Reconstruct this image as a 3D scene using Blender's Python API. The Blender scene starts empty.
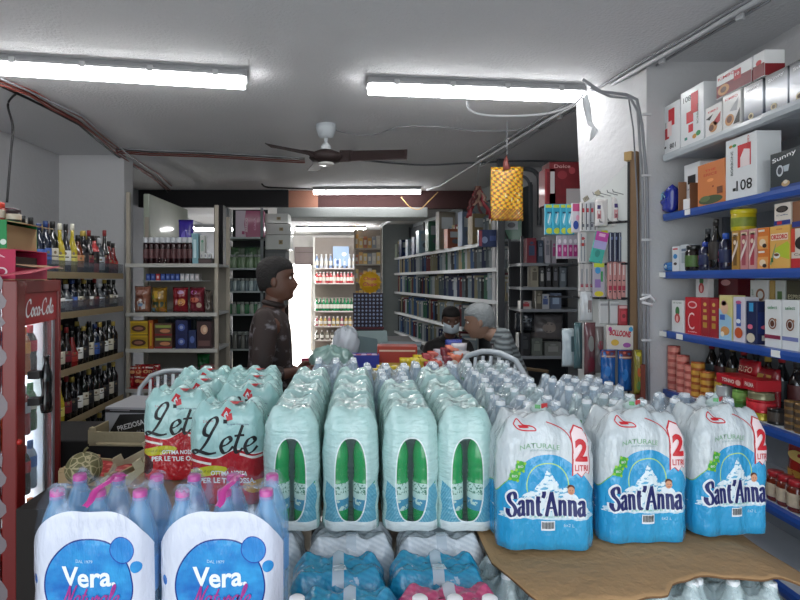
import bpy, bmesh, math, random
from mathutils import Vector, Matrix
from mathutils.bvhtree import BVHTree
random.seed(7)
SC = bpy.context.scene
COL = SC.collection
PI = math.pi
CAMZ = 1.6; FP = 560.0; VX = 358.0; VY = 280.0      # camera height, focal length in pixels, vanishing point
def at(px, py, Y):
    return Vector(((px-VX)*Y/FP, Y, CAMZ-(py-VY)*Y/FP))
def ax(px, Y): return (px-VX)*Y/FP
def az(py, Y): return CAMZ-(py-VY)*Y/FP

# ------------------------------------------------------------------ materials
def lin(c):
    if isinstance(c, str):
        c = c.lstrip('#'); c = tuple(int(c[i:i+2], 16)/255 for i in (0, 2, 4))
    return tuple((v/12.92 if v <= .04045 else ((v+.055)/1.055)**2.4) for v in c)
_mc = {}
def M(c, rough=.5, metal=0., coat=0., alpha=1., emit=0., bump=0., bs=60., var=.08, vs=9.):
    key = (c, rough, metal, coat, alpha, emit, bump, bs, var, vs)
    if key in _mc: return _mc[key]
    m = bpy.data.materials.new('surface_' + str(c).strip('#')); m.use_nodes = True
    nt = m.node_tree; b = nt.nodes['Principled BSDF']
    r, g, bl = lin(c)
    tc = nt.nodes.new('ShaderNodeTexCoord')
    nz = nt.nodes.new('ShaderNodeTexNoise'); nz.inputs['Scale'].default_value = vs; nz.inputs['Detail'].default_value = 3
    nt.links.new(tc.outputs['Object'], nz.inputs['Vector'])
    mx = nt.nodes.new('ShaderNodeMix'); mx.data_type = 'RGBA'
    mx.inputs[6].default_value = (r*(1-var), g*(1-var), bl*(1-var), 1)
    mx.inputs[7].default_value = (min(1, r*(1+var)), min(1, g*(1+var)), min(1, bl*(1+var)), 1)
    nt.links.new(nz.outputs[0], mx.inputs[0])
    nt.links.new(mx.outputs[2], b.inputs['Base Color'])
    b.inputs['Roughness'].default_value = rough; b.inputs['Metallic'].default_value = metal
    b.inputs['Coat Weight'].default_value = coat; b.inputs['Coat Roughness'].default_value = .08
    b.inputs['Alpha'].default_value = alpha
    if emit:
        b.inputs['Emission Color'].default_value = (r, g, bl, 1); b.inputs['Emission Strength'].default_value = emit
    if bump:
        n2 = nt.nodes.new('ShaderNodeTexNoise'); n2.inputs['Scale'].default_value = bs; n2.inputs['Detail'].default_value = 5
        nt.links.new(tc.outputs['Object'], n2.inputs['Vector'])
        bp = nt.nodes.new('ShaderNodeBump'); bp.inputs['Strength'].default_value = bump; bp.inputs['Distance'].default_value = .01
        nt.links.new(n2.outputs[0], bp.inputs['Height']); nt.links.new(bp.outputs[0], b.inputs['Normal'])
    _mc[key] = m
    return m

class S:                                   # tiny arithmetic wrapper over math nodes
    nt = None
    def __init__(s, sock): s.s = sock
    @staticmethod
    def op(o, *a):
        n = S.nt.nodes.new('ShaderNodeMath'); n.operation = o
        for i, v in enumerate(a):
            if isinstance(v, S): S.nt.links.new(v.s, n.inputs[i])
            else: n.inputs[i].default_value = v
        return S(n.outputs[0])
    def __add__(s, o): return S.op('ADD', s, o)
    __radd__ = __add__
    def __sub__(s, o): return S.op('SUBTRACT', s, o)
    def __rsub__(s, o): return S.op('SUBTRACT', o, s)
    def __mul__(s, o): return S.op('MULTIPLY', s, o)
    __rmul__ = __mul__
    def __truediv__(s, o): return S.op('DIVIDE', s, o)
    def __lt__(s, o): return S.op('LESS_THAN', s, o)
    def __gt__(s, o): return S.op('GREATER_THAN', s, o)
def sabs(a): return S.op('ABSOLUTE', a)
def smin(a, b): return S.op('MINIMUM', a, b)
def smax(a, b): return S.op('MAXIMUM', a, b)
def ssin(a): return S.op('SINE', a)
def spow(a, b): return S.op('POWER', a, b)
def ell(x, z, cx, cz, rx, rz, p=2):
    return (spow(sabs((x-cx)/rx), p) + spow(sabs((z-cz)/rz), p)) < 1.0
def col(c):
    n = S.nt.nodes.new('ShaderNodeRGB'); n.outputs[0].default_value = (*lin(c), 1); return n.outputs[0]
def mixc(a, b, f):
    n = S.nt.nodes.new('ShaderNodeMix'); n.data_type = 'RGBA'
    for i, v in ((6, a), (7, b)):
        S.nt.links.new(col(v) if isinstance(v, str) else v, n.inputs[i])
    if isinstance(f, S): S.nt.links.new(f.s, n.inputs[0])
    else: n.inputs[0].default_value = f
    return n.outputs[2]
def snoise(scale, vec=None, detail=3, sc=None):
    n = S.nt.nodes.new('ShaderNodeTexNoise'); n.inputs['Scale'].default_value = scale; n.inputs['Detail'].default_value = detail
    tc = S.nt.nodes.new('ShaderNodeTexCoord')
    if sc:
        mp = S.nt.nodes.new('ShaderNodeMapping'); mp.inputs['Scale'].default_value = sc
        S.nt.links.new(tc.outputs['Object'], mp.inputs[0]); S.nt.links.new(mp.outputs[0], n.inputs['Vector'])
    else: S.nt.links.new(tc.outputs['Object'], n.inputs['Vector'])
    return S(n.outputs[0])
def shade(name, fn, rough=.3, coat=0., bump=None, bdist=.004, bstr=.6):
    """fn(x,y,z) -> (colour socket, alpha S or number)"""
    m = bpy.data.materials.new(name); m.use_nodes = True; nt = m.node_tree; S.nt = nt
    b = nt.nodes['Principled BSDF']
    tc = nt.nodes.new('ShaderNodeTexCoord'); sx = nt.nodes.new('ShaderNodeSeparateXYZ')
    nt.links.new(tc.outputs['Object'], sx.inputs[0])
    x, y, z = (S(sx.outputs[i]) for i in range(3))
    c, a = fn(x, y, z)
    nt.links.new(c, b.inputs['Base Color'])
    if isinstance(a, S): nt.links.new(a.s, b.inputs['Alpha'])
    else: b.inputs['Alpha'].default_value = a
    b.inputs['Roughness'].default_value = rough; b.inputs['Coat Weight'].default_value = coat; b.inputs['Coat Roughness'].default_value = .1
    if bump is not None:
        h = bump(x, y, z)
        bp = nt.nodes.new('ShaderNodeBump'); bp.inputs['Strength'].default_value = bstr; bp.inputs['Distance'].default_value = bdist
        nt.links.new(h.s, bp.inputs['Height']); nt.links.new(bp.outputs[0], b.inputs['Normal']); nt.links.new(bp.outputs[0], b.inputs['Coat Normal'])
    return m

# ------------------------------------------------------------------ mesh builder
class MB:
    def __init__(s): s.bm = bmesh.new(); s.mats = []
    def mi(s, m):
        if m not in s.mats: s.mats.append(m)
        return s.mats.index(m)
    def _fin(s, faces, m, smooth):
        i = s.mi(m)
        for f in faces: f.material_index = i; f.smooth = smooth
    def box(s, c, d, m, rz=0, bev=0, rot=None):
        bm2 = bmesh.new(); bmesh.ops.create_cube(bm2, size=1)
        for v in bm2.verts: v.co = Vector((v.co.x*d[0], v.co.y*d[1], v.co.z*d[2]))
        if bev: bmesh.ops.bevel(bm2, geom=bm2.edges[:], offset=bev, segments=2, affect='EDGES', profile=.5)
        R = rot if rot is not None else Matrix.Rotation(rz, 3, 'Z')
        c = Vector(c); i = s.mi(m); vm = {}
        for v in bm2.verts: vm[v.index] = s.bm.verts.new(R @ v.co + c)
        for f in bm2.faces:
            g = s.bm.faces.new([vm[v.index] for v in f.verts]); g.material_index = i
        bm2.free(); return s
    def box2(s, p, q, m, bev=0):                 # from corner to corner
        p = Vector(p); q = Vector(q); return s.box((p+q)/2, (q-p), m, bev=bev)
    def rings(s, rings, m, smooth=True, closed=True, cap0=True, cap1=True):
        vs = [[s.bm.verts.new(p) for p in r] for r in rings]; fs = []
        n = len(vs[0])
        for a, b in zip(vs, vs[1:]):
            for k in range(n if closed else n-1):
                fs.append(s.bm.faces.new((a[k], a[(k+1) % n], b[(k+1) % n], b[k])))
        if closed and cap0: fs.append(s.bm.faces.new(vs[0][::-1]))
        if closed and cap1: fs.append(s.bm.faces.new(vs[-1]))
        s._fin(fs, m, smooth); return s
    def lathe(s, prof, m, c=(0, 0, 0), n=16, smooth=True, rot=None, sx=1, sy=1):
        c = Vector(c); R = rot or Matrix.Identity(3)
        rg = [[c + R @ Vector((r*sx*math.cos(2*PI*k/n), r*sy*math.sin(2*PI*k/n), z)) for k in range(n)] for r, z in prof]
        return s.rings(rg, m, smooth)
    def tube(s, pts, r, m, n=8, closed=False):
        pts = [Vector(p) for p in pts]; rg = []
        up = Vector((0, 0, 1))
        for i, p in enumerate(pts):
            a = pts[max(i-1, 0)]; b = pts[min(i+1, len(pts)-1)]
            if closed: a = pts[i-1]; b = pts[(i+1) % len(pts)]
            t = (b-a).normalized() if (b-a).length > 1e-9 else Vector((0, 0, 1))
            u = t.cross(up)
            if u.length < .05: u = t.cross(Vector((1, 0, 0)))
            u.normalize(); w = t.cross(u)
            rr = r[i] if isinstance(r, (list, tuple)) else r
            rg.append([p + rr*(math.cos(2*PI*k/n)*u + math.sin(2*PI*k/n)*w) for k in range(n)])
        if closed: rg.append(rg[0]); return s.rings(rg, m, True, cap0=False, cap1=False)
        return s.rings(rg, m, True)
    def poly(s, pts, m, thick=None, smooth=False):
        """flat polygon, extruded by vector thick if given"""
        a = [s.bm.verts.new(p) for p in pts]; fs = [s.bm.faces.new(a)]
        if thick is not None:
            t = Vector(thick); b = [s.bm.verts.new(Vector(p)+t) for p in pts]
            fs.append(s.bm.faces.new(b[::-1])); n = len(a)
            for k in range(n): fs.append(s.bm.faces.new((a[(k+1) % n], a[k], b[k], b[(k+1) % n])))
        s._fin(fs, m, smooth); return s
    def ball(s, c, r, m, n=10, sc=(1, 1, 1)):
        prof = [(max(1e-4, math.sin(PI*i/n)), -math.cos(PI*i/n)) for i in range(n+1)]
        c = Vector(c)
        rg = [[c + Vector((r*sc[0]*a*math.cos(2*PI*k/(n+4)), r*sc[1]*a*math.sin(2*PI*k/(n+4)), r*sc[2]*z)) for k in range(n+4)] for a, z in prof]
        return s.rings(rg, m)
    def grid(s, P, m, smooth=True):
        vs = [[s.bm.verts.new(p) for p in r] for r in P]; fs = []
        for a, b in zip(vs, vs[1:]):
            for k in range(len(a)-1): fs.append(s.bm.faces.new((a[k], a[k+1], b[k+1], b[k])))
        s._fin(fs, m, smooth); return s
    def mesh(s, name, norm=True):
        if norm: bmesh.ops.recalc_face_normals(s.bm, faces=s.bm.faces[:])
        me = bpy.data.meshes.new(name); s.bm.to_mesh(me); s.bm.free()
        for m in s.mats: me.materials.append(m)
        return me
    def obj(s, name, parent=None, loc=None, rz=0, norm=True):
        o = bpy.data.objects.new(name, s.mesh(name, norm)); COL.objects.link(o)
        if parent: o.parent = parent
        if loc is not None: o.location = loc
        o.rotation_euler = (0, 0, rz); return o

def tag(o, label=None, cat=None, group=None, kind=None):
    if label: o['label'] = label
    if cat: o['category'] = cat
    if group: o['group'] = group
    if kind: o['kind'] = kind
    return o
def thing(name, label, cat, loc=(0, 0, 0), rz=0, group=None):
    o = bpy.data.objects.new(name, None); COL.objects.link(o); o.empty_display_size = .05
    o.location = loc; o.rotation_euler = (0, 0, rz); return tag(o, label, cat, group)
def copy_tree(o, parent=None):
    c = o.copy(); COL.objects.link(c); c.parent = parent
    for ch in list(o.children): copy_tree(ch, c)
    return c
_protos = {}
def place(key, make, label, cat, loc, rz=0, group=None, scale=None, rot=None):
    """first use builds the thing, later ones copy it with its parts"""
    if key in _protos: o = copy_tree(_protos[key])
    else: o = make(); _protos[key] = o
    o.location = loc; o.rotation_euler = rot or (0, 0, rz)
    o.scale = scale or (1, 1, 1)
    for k in ('group',):
        if k in o.keys(): del o[k]
    return tag(o, label, cat, group)
ORD = ['first', 'second', 'third', 'fourth', 'fifth', 'sixth', 'seventh', 'eighth', 'ninth', 'tenth', 'eleventh', 'twelfth', 'thirteenth',
       'fourteenth', 'fifteenth', 'sixteenth', 'seventeenth', 'eighteenth', 'nineteenth', 'twentieth', 'twenty-first', 'twenty-second',
       'twenty-third', 'twenty-fourth', 'twenty-fifth', 'twenty-sixth', 'twenty-seventh', 'twenty-eighth', 'twenty-ninth', 'thirtieth']
for _t in ('thirty', 'forty', 'fifty'):
    for _u in ORD[:9]: ORD.append(_t + '-' + _u)
    ORD.append({'thirty': 'fortieth', 'forty': 'fiftieth', 'fifty': 'sixtieth'}[_t])

# ------------------------------------------------------------------ flat printing (decals): 2D shapes laid on a surface
def catmull(p, n=6, closed=False):
    out = []; N = len(p)
    if N < 3 and not closed:
        return p
    for i in range(N if closed else N-1):
        if closed: a, b, c, d = p[i-1], p[i], p[(i+1) % N], p[(i+2) % N]
        else: a, b, c, d = p[max(i-1, 0)], p[i], p[i+1], p[min(i+2, N-1)]
        for k in range(n):
            t = k/n
            out.append(tuple(.5*((2*b[j]) + (-a[j]+c[j])*t + (2*a[j]-5*b[j]+4*c[j]-d[j])*t*t + (-a[j]+3*b[j]-3*c[j]+d[j])*t**3) for j in (0, 1)))
    if not closed: out.append(p[-1])
    return out
_tc = {}
def text2d(t, bold=0., shear=0., spacing=1.):
    k = (t, bold, shear, spacing)
    if k in _tc: return _tc[k]
    c = bpy.data.curves.new('lettering', 'FONT'); c.body = t; c.offset = bold; c.shear = shear; c.size = 1; c.resolution_u = 3; c.space_character = spacing
    o = bpy.data.objects.new('lettering', c); COL.objects.link(o)
    dg = bpy.context.evaluated_depsgraph_get(); me = bpy.data.meshes.new_from_object(o.evaluated_get(dg))
    vs = [(v.co.x, v.co.y) for v in me.vertices]; fs = [tuple(p.vertices) for p in me.polygons]
    bpy.data.objects.remove(o); bpy.data.curves.remove(c); bpy.data.meshes.remove(me)
    x0 = min(v[0] for v in vs); x1 = max(v[0] for v in vs); y0 = min(v[1] for v in vs); y1 = max(v[1] for v in vs)
    _tc[k] = ([((v[0]-x0)/(x1-x0), (v[1]-y0)/(y1-y0)) for v in vs], fs, (x1-x0)/(y1-y0))
    return _tc[k]
# cursive strokes, x advance width first; baseline y=0, x-height 1, ascender 2
GL = {
 'C': (1.75, [[(1.55,1.5),(1.5,1.95),(1.1,2.05),(.55,1.7),(.2,1.0),(.3,.25),(.8,-.05),(1.4,.2),(1.8,.55)]]),
 'o': (1.0, [[(.75,.95),(.4,.98),(.12,.6),(.2,.1),(.5,-.02),(.85,.3),(.85,.75),(.62,.98),(.6,.8),(1.05,.75)]]),
 'c': (.9, [[(.8,.75),(.6,.98),(.25,.8),(.12,.35),(.35,-.02),(.7,.1),(1.0,.4)]]),
 'a': (1.05, [[(.8,.8),(.5,1.0),(.15,.65),(.15,.15),(.4,-.02),(.7,.3),(.88,1.0)],[(.88,1.0),(.75,.3),(.85,0),(1.1,.3)]]),
 'l': (.6, [[(.0,.35),(.4,1.0),(.6,1.7),(.45,2.05),(.25,1.6),(.2,.5),(.35,.0),(.65,.3)]]),
 '-': (.55, [[(.0,.5),(.3,.6),(.5,.5)]]),
 'e': (.95, [[(.1,.4),(.5,.5),(.8,.78),(.62,1.0),(.28,.8),(.15,.35),(.4,-.02),(.75,.1),(1.0,.4)]]),
 't': (.75, [[(.55,1.75),(.3,.8),(.2,.25),(.4,-.02),(.75,.3)],[(.05,1.05),(.75,1.12)]]),
 'L': (1.75, [[(.95,1.05),(.62,1.2),(.62,1.65),(.95,2.12),(1.3,2.2),(1.38,1.9),(1.1,1.25),(.8,.6),(.45,.12),(.1,-.08),(-.12,.02),(.1,.16),(.55,.06),(1.1,-.1),(1.6,-.02)]]),
 'N': (1.7, [[(.0,.1),(.25,.0),(.5,.8),(.75,1.9)],[(.75,1.9),(.9,1.0),(1.1,.0)],[(1.1,.0),(1.4,1.2),(1.75,2.0)]]),
 'u': (1.05, [[(.1,.9),(.1,.3),(.3,-.02),(.65,.2),(.85,.95)],[(.85,.95),(.78,.3),(.9,0),(1.1,.3)]]),
 'r': (.75, [[(.0,.4),(.25,1.05),(.35,.85),(.6,.85),(.45,.3),(.55,.0),(.8,.3)]]),
 # roman letters with serifs for the mountain water
 'S_': (1.15, [[(.92,1.3),(.85,1.72),(.5,1.82),(.18,1.5),(.3,1.1),(.7,.8),(.92,.45),(.75,.05),(.4,-.05),(.12,.15),(.08,.5)]]),
 'a_': (.98, [[(.15,.85),(.4,1.12),(.68,1.0),(.7,.6),(.7,.15),(.92,.02)],[(.68,.7),(.3,.6),(.12,.3),(.28,.02),(.52,.08),(.7,.3)]]),
 'n_': (1.12, [[(.08,1.08),(.26,1.05),(.26,.0)],[(.1,.01),(.42,.01)],[(.26,.8),(.5,1.1),(.78,1.0),(.82,.7),(.82,.0)],[(.66,.01),(1.0,.01)]]),
 't_': (.72, [[(.32,1.5),(.3,.8),(.33,.15),(.52,.0),(.7,.12)],[(.08,1.05),(.62,1.05)]]),
 "'_": (.36, [[(.2,1.95),(.22,1.7),(.1,1.4)]]),
 'A_': (1.5, [[(.15,.0),(.7,1.9)],[(.7,1.9),(1.3,.0)],[(.4,.62),(1.0,.62)],[(.0,.01),(.32,.01)],[(1.1,.01),(1.5,.01)]]),
}
def strokes(word, roman=False):
    out = []; x = 0
    for ch in word:
        adv, ss = GL[ch + '_' if roman else ch]
        for s in ss: out.append([(p[0]+x, p[1]) for p in s])
        x += adv
    return out, x
class Dec:
    """2D printing: (x, z) shapes on layers, later mapped on a surface"""
    def __init__(s): s.sh = []          # (verts2d, faces, mat, layer)
    def rect(s, x, z, w, h, m, L=0, rot=0):
        c, n = math.cos(rot), math.sin(rot)
        P = [(x+c*u-n*v, z+n*u+c*v) for u, v in ((-w/2, -h/2), (w/2, -h/2), (w/2, h/2), (-w/2, h/2))]
        s.sh.append((P, [(0, 1, 2, 3)], m, L)); return s
    def poly(s, P, m, L=0):
        s.sh.append((list(P), [tuple(range(len(P)))], m, L)); return s
    def disc(s, x, z, rx, m, L=0, rz=None, n=20, ring=None):
        rz = rz or rx
        o = [(x+rx*math.cos(2*PI*k/n), z+rz*math.sin(2*PI*k/n)) for k in range(n)]
        if ring:
            i = [(x+(rx-ring)*math.cos(2*PI*k/n), z+(rz-ring)*math.sin(2*PI*k/n)) for k in range(n)]
            s.sh.append((o+i, [(k, (k+1) % n, n+(k+1) % n, n+k) for k in range(n)], m, L))
        else: s.sh.append((o, [tuple(range(n))], m, L))
        return s
    def text(s, t, x, z, h, m, L=0, w=None, bold=0., shear=0., rot=0, arc=0., spacing=1.):
        """centred at x, z; h = height of the lettering; arc bends it (m per m^2)"""
        v, f, asp = text2d(t, bold, shear, spacing); w = w or asp*h
        c, n = math.cos(rot), math.sin(rot); P = []
        for a, b in v:
            u = (a-.5)*w; q = (b-.5)*h - arc*u*u; P.append((x+c*u-n*q, z+n*u+c*q))
        s.sh.append((P, f, m, L)); return s
    def ribbon(s, pts, w, m, L=0, nib=None):
        n = len(pts); A = []; B = []
        for i, p in enumerate(pts):
            a = pts[max(0, i-1)]; b = pts[min(n-1, i+1)]
            dx, dz = b[0]-a[0], b[1]-a[1]; l = math.hypot(dx, dz) or 1; dx /= l; dz /= l
            ww = w
            if nib is not None:
                ang = math.atan2(dz, dx); ww = w*(.32+.68*abs(math.sin(ang-nib)))
            if isinstance(w, (list, tuple)): ww = w[i]
            A.append((p[0]-dz*ww/2, p[1]+dx*ww/2)); B.append((p[0]+dz*ww/2, p[1]-dx*ww/2))
        s.sh.append((A+B, [(i, i+1, n+i+1, n+i) for i in range(n-1)], m, L)); return s
    def script(s, word, x, z, w, h, m, L=0, pen=.2, roman=False, shear=.0, rot=0, extra=0., nib=.5, top=2.):
        st, adv = strokes(word, roman); kx = w/adv; kz = h/top
        c, n = math.cos(rot), math.sin(rot)
        for q in st:
            q = catmull(q, 5) if len(q) > 2 else [tuple(q[0][j]+(q[1][j]-q[0][j])*t/4 for j in (0, 1)) for t in range(5)]
            P = []
            for a, b in q:
                u = a*kx - w/2 + shear*b*kz; v = b*kz - h/2
                P.append((x+c*u-n*v, z+n*u+c*v))
            s.ribbon(P, pen*kz, m, L, nib=nib+rot) if not extra else s.ribbon(P, pen*kz*.75+extra, m, L)
        return s
    def obj(s, name, parent, mapper, cut=None, eps=.0006):
        mb = MB(); bm = mb.bm
        for P, F, m, L in s.sh:
            i = mb.mi(m); vs = [bm.verts.new((p[0], p[1], L)) for p in P]
            for f in F:
                try: g = bm.faces.new([vs[k] for k in f]); g.material_index = i
                except ValueError: pass
        if cut:
            xs = [v.co.x for v in bm.verts]; ys = [v.co.y for v in bm.verts]
            for ax_, lo, hi in ((0, min(xs), max(xs)), (1, min(ys), max(ys))):
                k = lo+cut
                while k < hi:
                    co = Vector((k, 0, 0)) if ax_ == 0 else Vector((0, k, 0)); no = Vector((1, 0, 0)) if ax_ == 0 else Vector((0, 1, 0))
                    bmesh.ops.bisect_plane(bm, geom=bm.verts[:]+bm.edges[:]+bm.faces[:], plane_co=co, plane_no=no); k += cut
        for v in bm.verts: v.co = mapper(v.co.x, v.co.y, v.co.z*eps+eps)
        for f in bm.faces: f.smooth = bool(cut)
        return mb.obj(name, parent, norm=False)
def flat_map(y0):
    return lambda x, z, e: Vector((x, y0-e, z))
def cast_map(me, ymin=-1.):
    bv = BVHTree.FromPolygons([v.co.copy() for v in me.vertices], [tuple(p.vertices) for p in me.polygons])
    def f(x, z, e):
        h = bv.ray_cast(Vector((x, ymin, z)), Vector((0, 1, 0)))
        if h[0] is None: h = bv.find_nearest(Vector((x, -.1, z)))
        return h[0] + Vector((0, -e, 0))
    return f
# ================================================================== setting
def struct(name, mb, **k):
    o = mb.obj(name, **k); o['kind'] = 'structure'; return o
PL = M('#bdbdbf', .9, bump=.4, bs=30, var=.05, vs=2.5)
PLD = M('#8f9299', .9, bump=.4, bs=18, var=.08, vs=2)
CEIL = M('#d6d6d8', .92, bump=.7, bs=60, var=.07, vs=1.6)
def floor_fn(x, y, z):
    fx = S.op('FRACT', x/0.4); fy = S.op('FRACT', y/0.4)
    g = smax(fx < .015, fy < .015)
    c = mixc('#7d766c', '#938c80', snoise(4)); return mixc(c, '#4a463f', g), 1.
FLOOR = shade('floor_tiles', floor_fn, .35)
CZ = 1.15 + CAMZ
struct('floor', MB().box2((-4.2, -1.5, -.1), (3.6, 14.2, 0), FLOOR))
struct('ceiling', MB().box2((-2.95, -1.2, CZ), (2.6, 7.3, CZ+.15), CEIL))
struct('wall_left', MB().box2((-2.95, -1.2, 0), (-2.75, 5.15, CZ), PL))
struct('trim_1', MB().box2((-2.95, 5.15, 0), (-2.15, 5.35, CZ), PL))           # return of the left wall, faces the camera
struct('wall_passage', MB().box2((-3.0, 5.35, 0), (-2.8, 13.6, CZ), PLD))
# right wall: side behind the shelves, pillar, recess, long slanted wall
struct('wall_right', MB().box2((1.98, -1.2, 0), (2.18, 2.95, CZ), PL))
def wall_seg(name, a, b, th, m, z0=0, z1=CZ):
    a = Vector((*a, 0)); b = Vector((*b, 0)); d = (b-a).normalized(); n = Vector((d.y, -d.x, 0))*th
    mb = MB(); mb.poly([(p.x, p.y, z0) for p in (a, b, b+n, a+n)], m, (0, 0, z1-z0)); return struct(name, mb)
# white plastered pillar with a slightly bowed left edge
mb = MB()
rg = []
for k in range(12):
    t = k/11; z = CZ*t; bow = .05*math.sin(t*PI*.9)**2
    rg.append([Vector((1.345+bow, 3.47, z)), Vector((1.50+.02*bow, 3.06, z)), Vector((1.52, 2.95, z)), Vector((2.18, 2.95, z)), Vector((2.18, 3.6, z)), Vector((1.42+bow, 3.6, z))])
mb.rings(rg, PL, smooth=False); struct('wall_pillar', mb)
struct('wall_recess', MB().box2((1.40, 5.72, 0), (2.5, 5.85, CZ), PL))
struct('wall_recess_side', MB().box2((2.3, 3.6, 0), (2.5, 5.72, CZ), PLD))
wall_seg('wall_books', (1.78, 5.86), (.98, 10.4), .12, M('#a7adad', .9, bump=.3, bs=12))
wall_seg('wall_stub', (.45, 10.4), (1.2, 10.4), .15, M('#8d9494', .9, bump=.3, bs=12))
# back room
BC = 1.02 + CAMZ
struct('ceiling_back', MB().box2((-3.0, 7.3, BC), (2.6, 14.2, BC+.12), M('#c9c9c9', .9, bump=.3)))
struct('trim_2', MB().box2((-2.8, 7.14, .93+CAMZ), (ax(288, 7.14), 7.22, CZ), M('#17161a', .8)))       # black fascia over the passage
struct('trim_3', MB().box2((ax(288, 7.2), 7.2, .92+CAMZ), (ax(318, 7.2), 7.29, CZ), M('#9c6e5c', .9, bump=.3)))
struct('trim_4', MB().box2((ax(318, 7.2), 7.2, .92+CAMZ), (1.6, 7.29, CZ), M('#3f2626', .9, bump=.3)))
mb = MB(); mb.box2((ax(277, 7.05), 7.05, .785+CAMZ), (ax(428, 7.05), 7.5, .915+CAMZ), M('#8d9190', .9, bump=.3), bev=.01); struct('trim_5', mb)  # grey concrete beam
WW = M('#e9e7e2', .85)
# back wall at 13 m with a bright door opening
dx0, dx1, dz1 = ax(287, 12.8), ax(313, 12.8), az(262, 12.8)
mb = MB(); mb.box2((-3.0, 12.8, 0), (dx0, 12.95, BC), WW); mb.box2((dx0, 12.8, dz1), (dx1, 12.95, BC), WW); mb.box2((dx1, 12.8, 0), (2.0, 12.95, BC), WW)
struct('wall_back', mb)
mb = MB(); w = .05
mb.box2((dx0, 12.76, 0), (dx0+w, 12.84, dz1), WW); mb.box2((dx1-w, 12.76, 0), (dx1, 12.84, dz1), WW); mb.box2((dx0+w, 12.76, dz1-w), (dx1-w, 12.84, dz1), WW)
struct('door_1', mb)
# white courtyard wall seen through the open door, brightened by an added point light
struct('trim_6', MB().box2((-3, 14.0, 0), (1, 14.1, 2.4), M('#f4f4f2', .9)))
# partition between passage and the shop
struct('wall_partition', MB().box2((ax(214, 7.0), 7.0, 0), (ax(223, 7.0), 7.5, .94+CAMZ), M('#1d1c20', .7)))

# ------------------------------------------------------------------ lamps
LW = M('#ffffff', .4, emit=17, var=0)
LW2 = M('#ffffff', .4, emit=8., var=0)
LWB = M('#ffffff', .4, emit=85, var=0)
HOUS = M('#9fa0a2', .5)
def tube_light(label, a, b, wid=.11, drop=.0, em=LW, dark=False):
    a = Vector(a); b = Vector(b); L = (b-a).length; c = (a+b)/2; d = (b-a).normalized()
    rz = math.atan2(d.y, d.x)
    t = thing('fluorescent_lamp', label, 'ceiling lamp', (c.x, c.y, c.z), rz, 'ceiling lamps')
    # housing profile swept along x
    def sweep(prof, m, name, x0, x1, par=t):
        mb = MB(); rg = []
        for x, s in ((x0, .82), (x0+.02, 1), (x1-.02, 1), (x1, .82)):
            rg.append([Vector((x, p[0]*s, p[1])) for p in prof])
        mb.rings(rg, m, False); return mb.obj(name, par)
    h = wid/2
    sweep([(-h, -.042), (-h*1.05, -.03), (-h*.8, -.002), (h*.8, -.002), (h*1.05, -.03), (h, -.042)], HOUS, 'housing', -L/2, L/2)
    sweep([(-h*.96, -.043)] + [(-h*.96*math.cos(k*PI/8), -.043-.045*math.sin(k*PI/8)) for k in range(1, 8)] + [(h*.96, -.043)], em, 'diffuser', -L/2+.01, L/2-.01)
    n = max(3, int(L/.3))
    for k in range(n):
        x = -L/2 + L*(k+.5)/n
        for s in (-1, 1): MB().box((x, s*(h*1.05+.002), -.036), (.03, .006, .03), M('#b9babb', .4)).obj('clip', t)
    return t
tube_light('long white fluorescent lamp at the upper left, its left end out of frame', (ax(-90, 2.82), 2.82, CZ), (ax(247, 3.11), 3.11, CZ), .15)
tube_light('white fluorescent lamp at the upper right, next to the pillar', (ax(367, 3.2), 3.2, CZ), (ax(582, 3.34), 3.34, CZ), .13)
tube_light('fluorescent lamp on the ceiling behind the fan', (ax(313, 6.96), 6.96, CZ), (ax(421, 6.92), 6.92, CZ), .13)
tube_light('far fluorescent lamp beyond the grey beam', (ax(296, 10.6), 10.6, BC), (ax(366, 10.6), 10.6, BC), .16, em=LWB)
for i, (x0, x1, y) in enumerate(((188, 232, 9.2), (195, 234, 8.6))):
    tube_light(['further fluorescent lamp over the left passage', 'nearer fluorescent lamp over the left passage'][i], (ax(x0, y), y, BC-.1-.08*i), (ax(x1, y), y, BC-.1-.08*i), .12)

# ------------------------------------------------------------------ ceiling fan
BRN = M('#2a1d1c', .65)
fy = 4.15; fx = ax(326, fy)
fan = thing('ceiling_fan', 'dark three-bladed ceiling fan hanging from a white rod', 'fan', (fx, fy, CZ))
zm = az(157, fy) - CZ
MB().lathe([(.001, 0), (.075, 0), (.075, -.03), (.055, -.09), (.02, -.1), (.001, -.1)], M('#b9bfc4', .5), n=20).obj('ceiling_cup', fan)
MB().lathe([(.013, -.1), (.013, zm+.06)], M('#b9bfc4', .5), n=10).obj('down_rod', fan)
MB().lathe([(.02, zm+.1), (.035, zm+.08), (.04, zm+.05), (.02, zm+.04)], M('#c9cdd0', .4), n=14).obj('rod_collar', fan)
MB().lathe([(.001, zm+.05), (.05, zm+.05), (.12, zm+.02), (.125, zm-.01), (.1, zm-.035), (.06, zm-.045), (.001, zm-.05)], BRN, n=24).obj('motor', fan)
MB().lathe([(.06, zm-.046), (.05, zm-.06), (.001, zm-.065)], M('#d8d6d2', .3), n=20).obj('motor_cap', fan)
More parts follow.
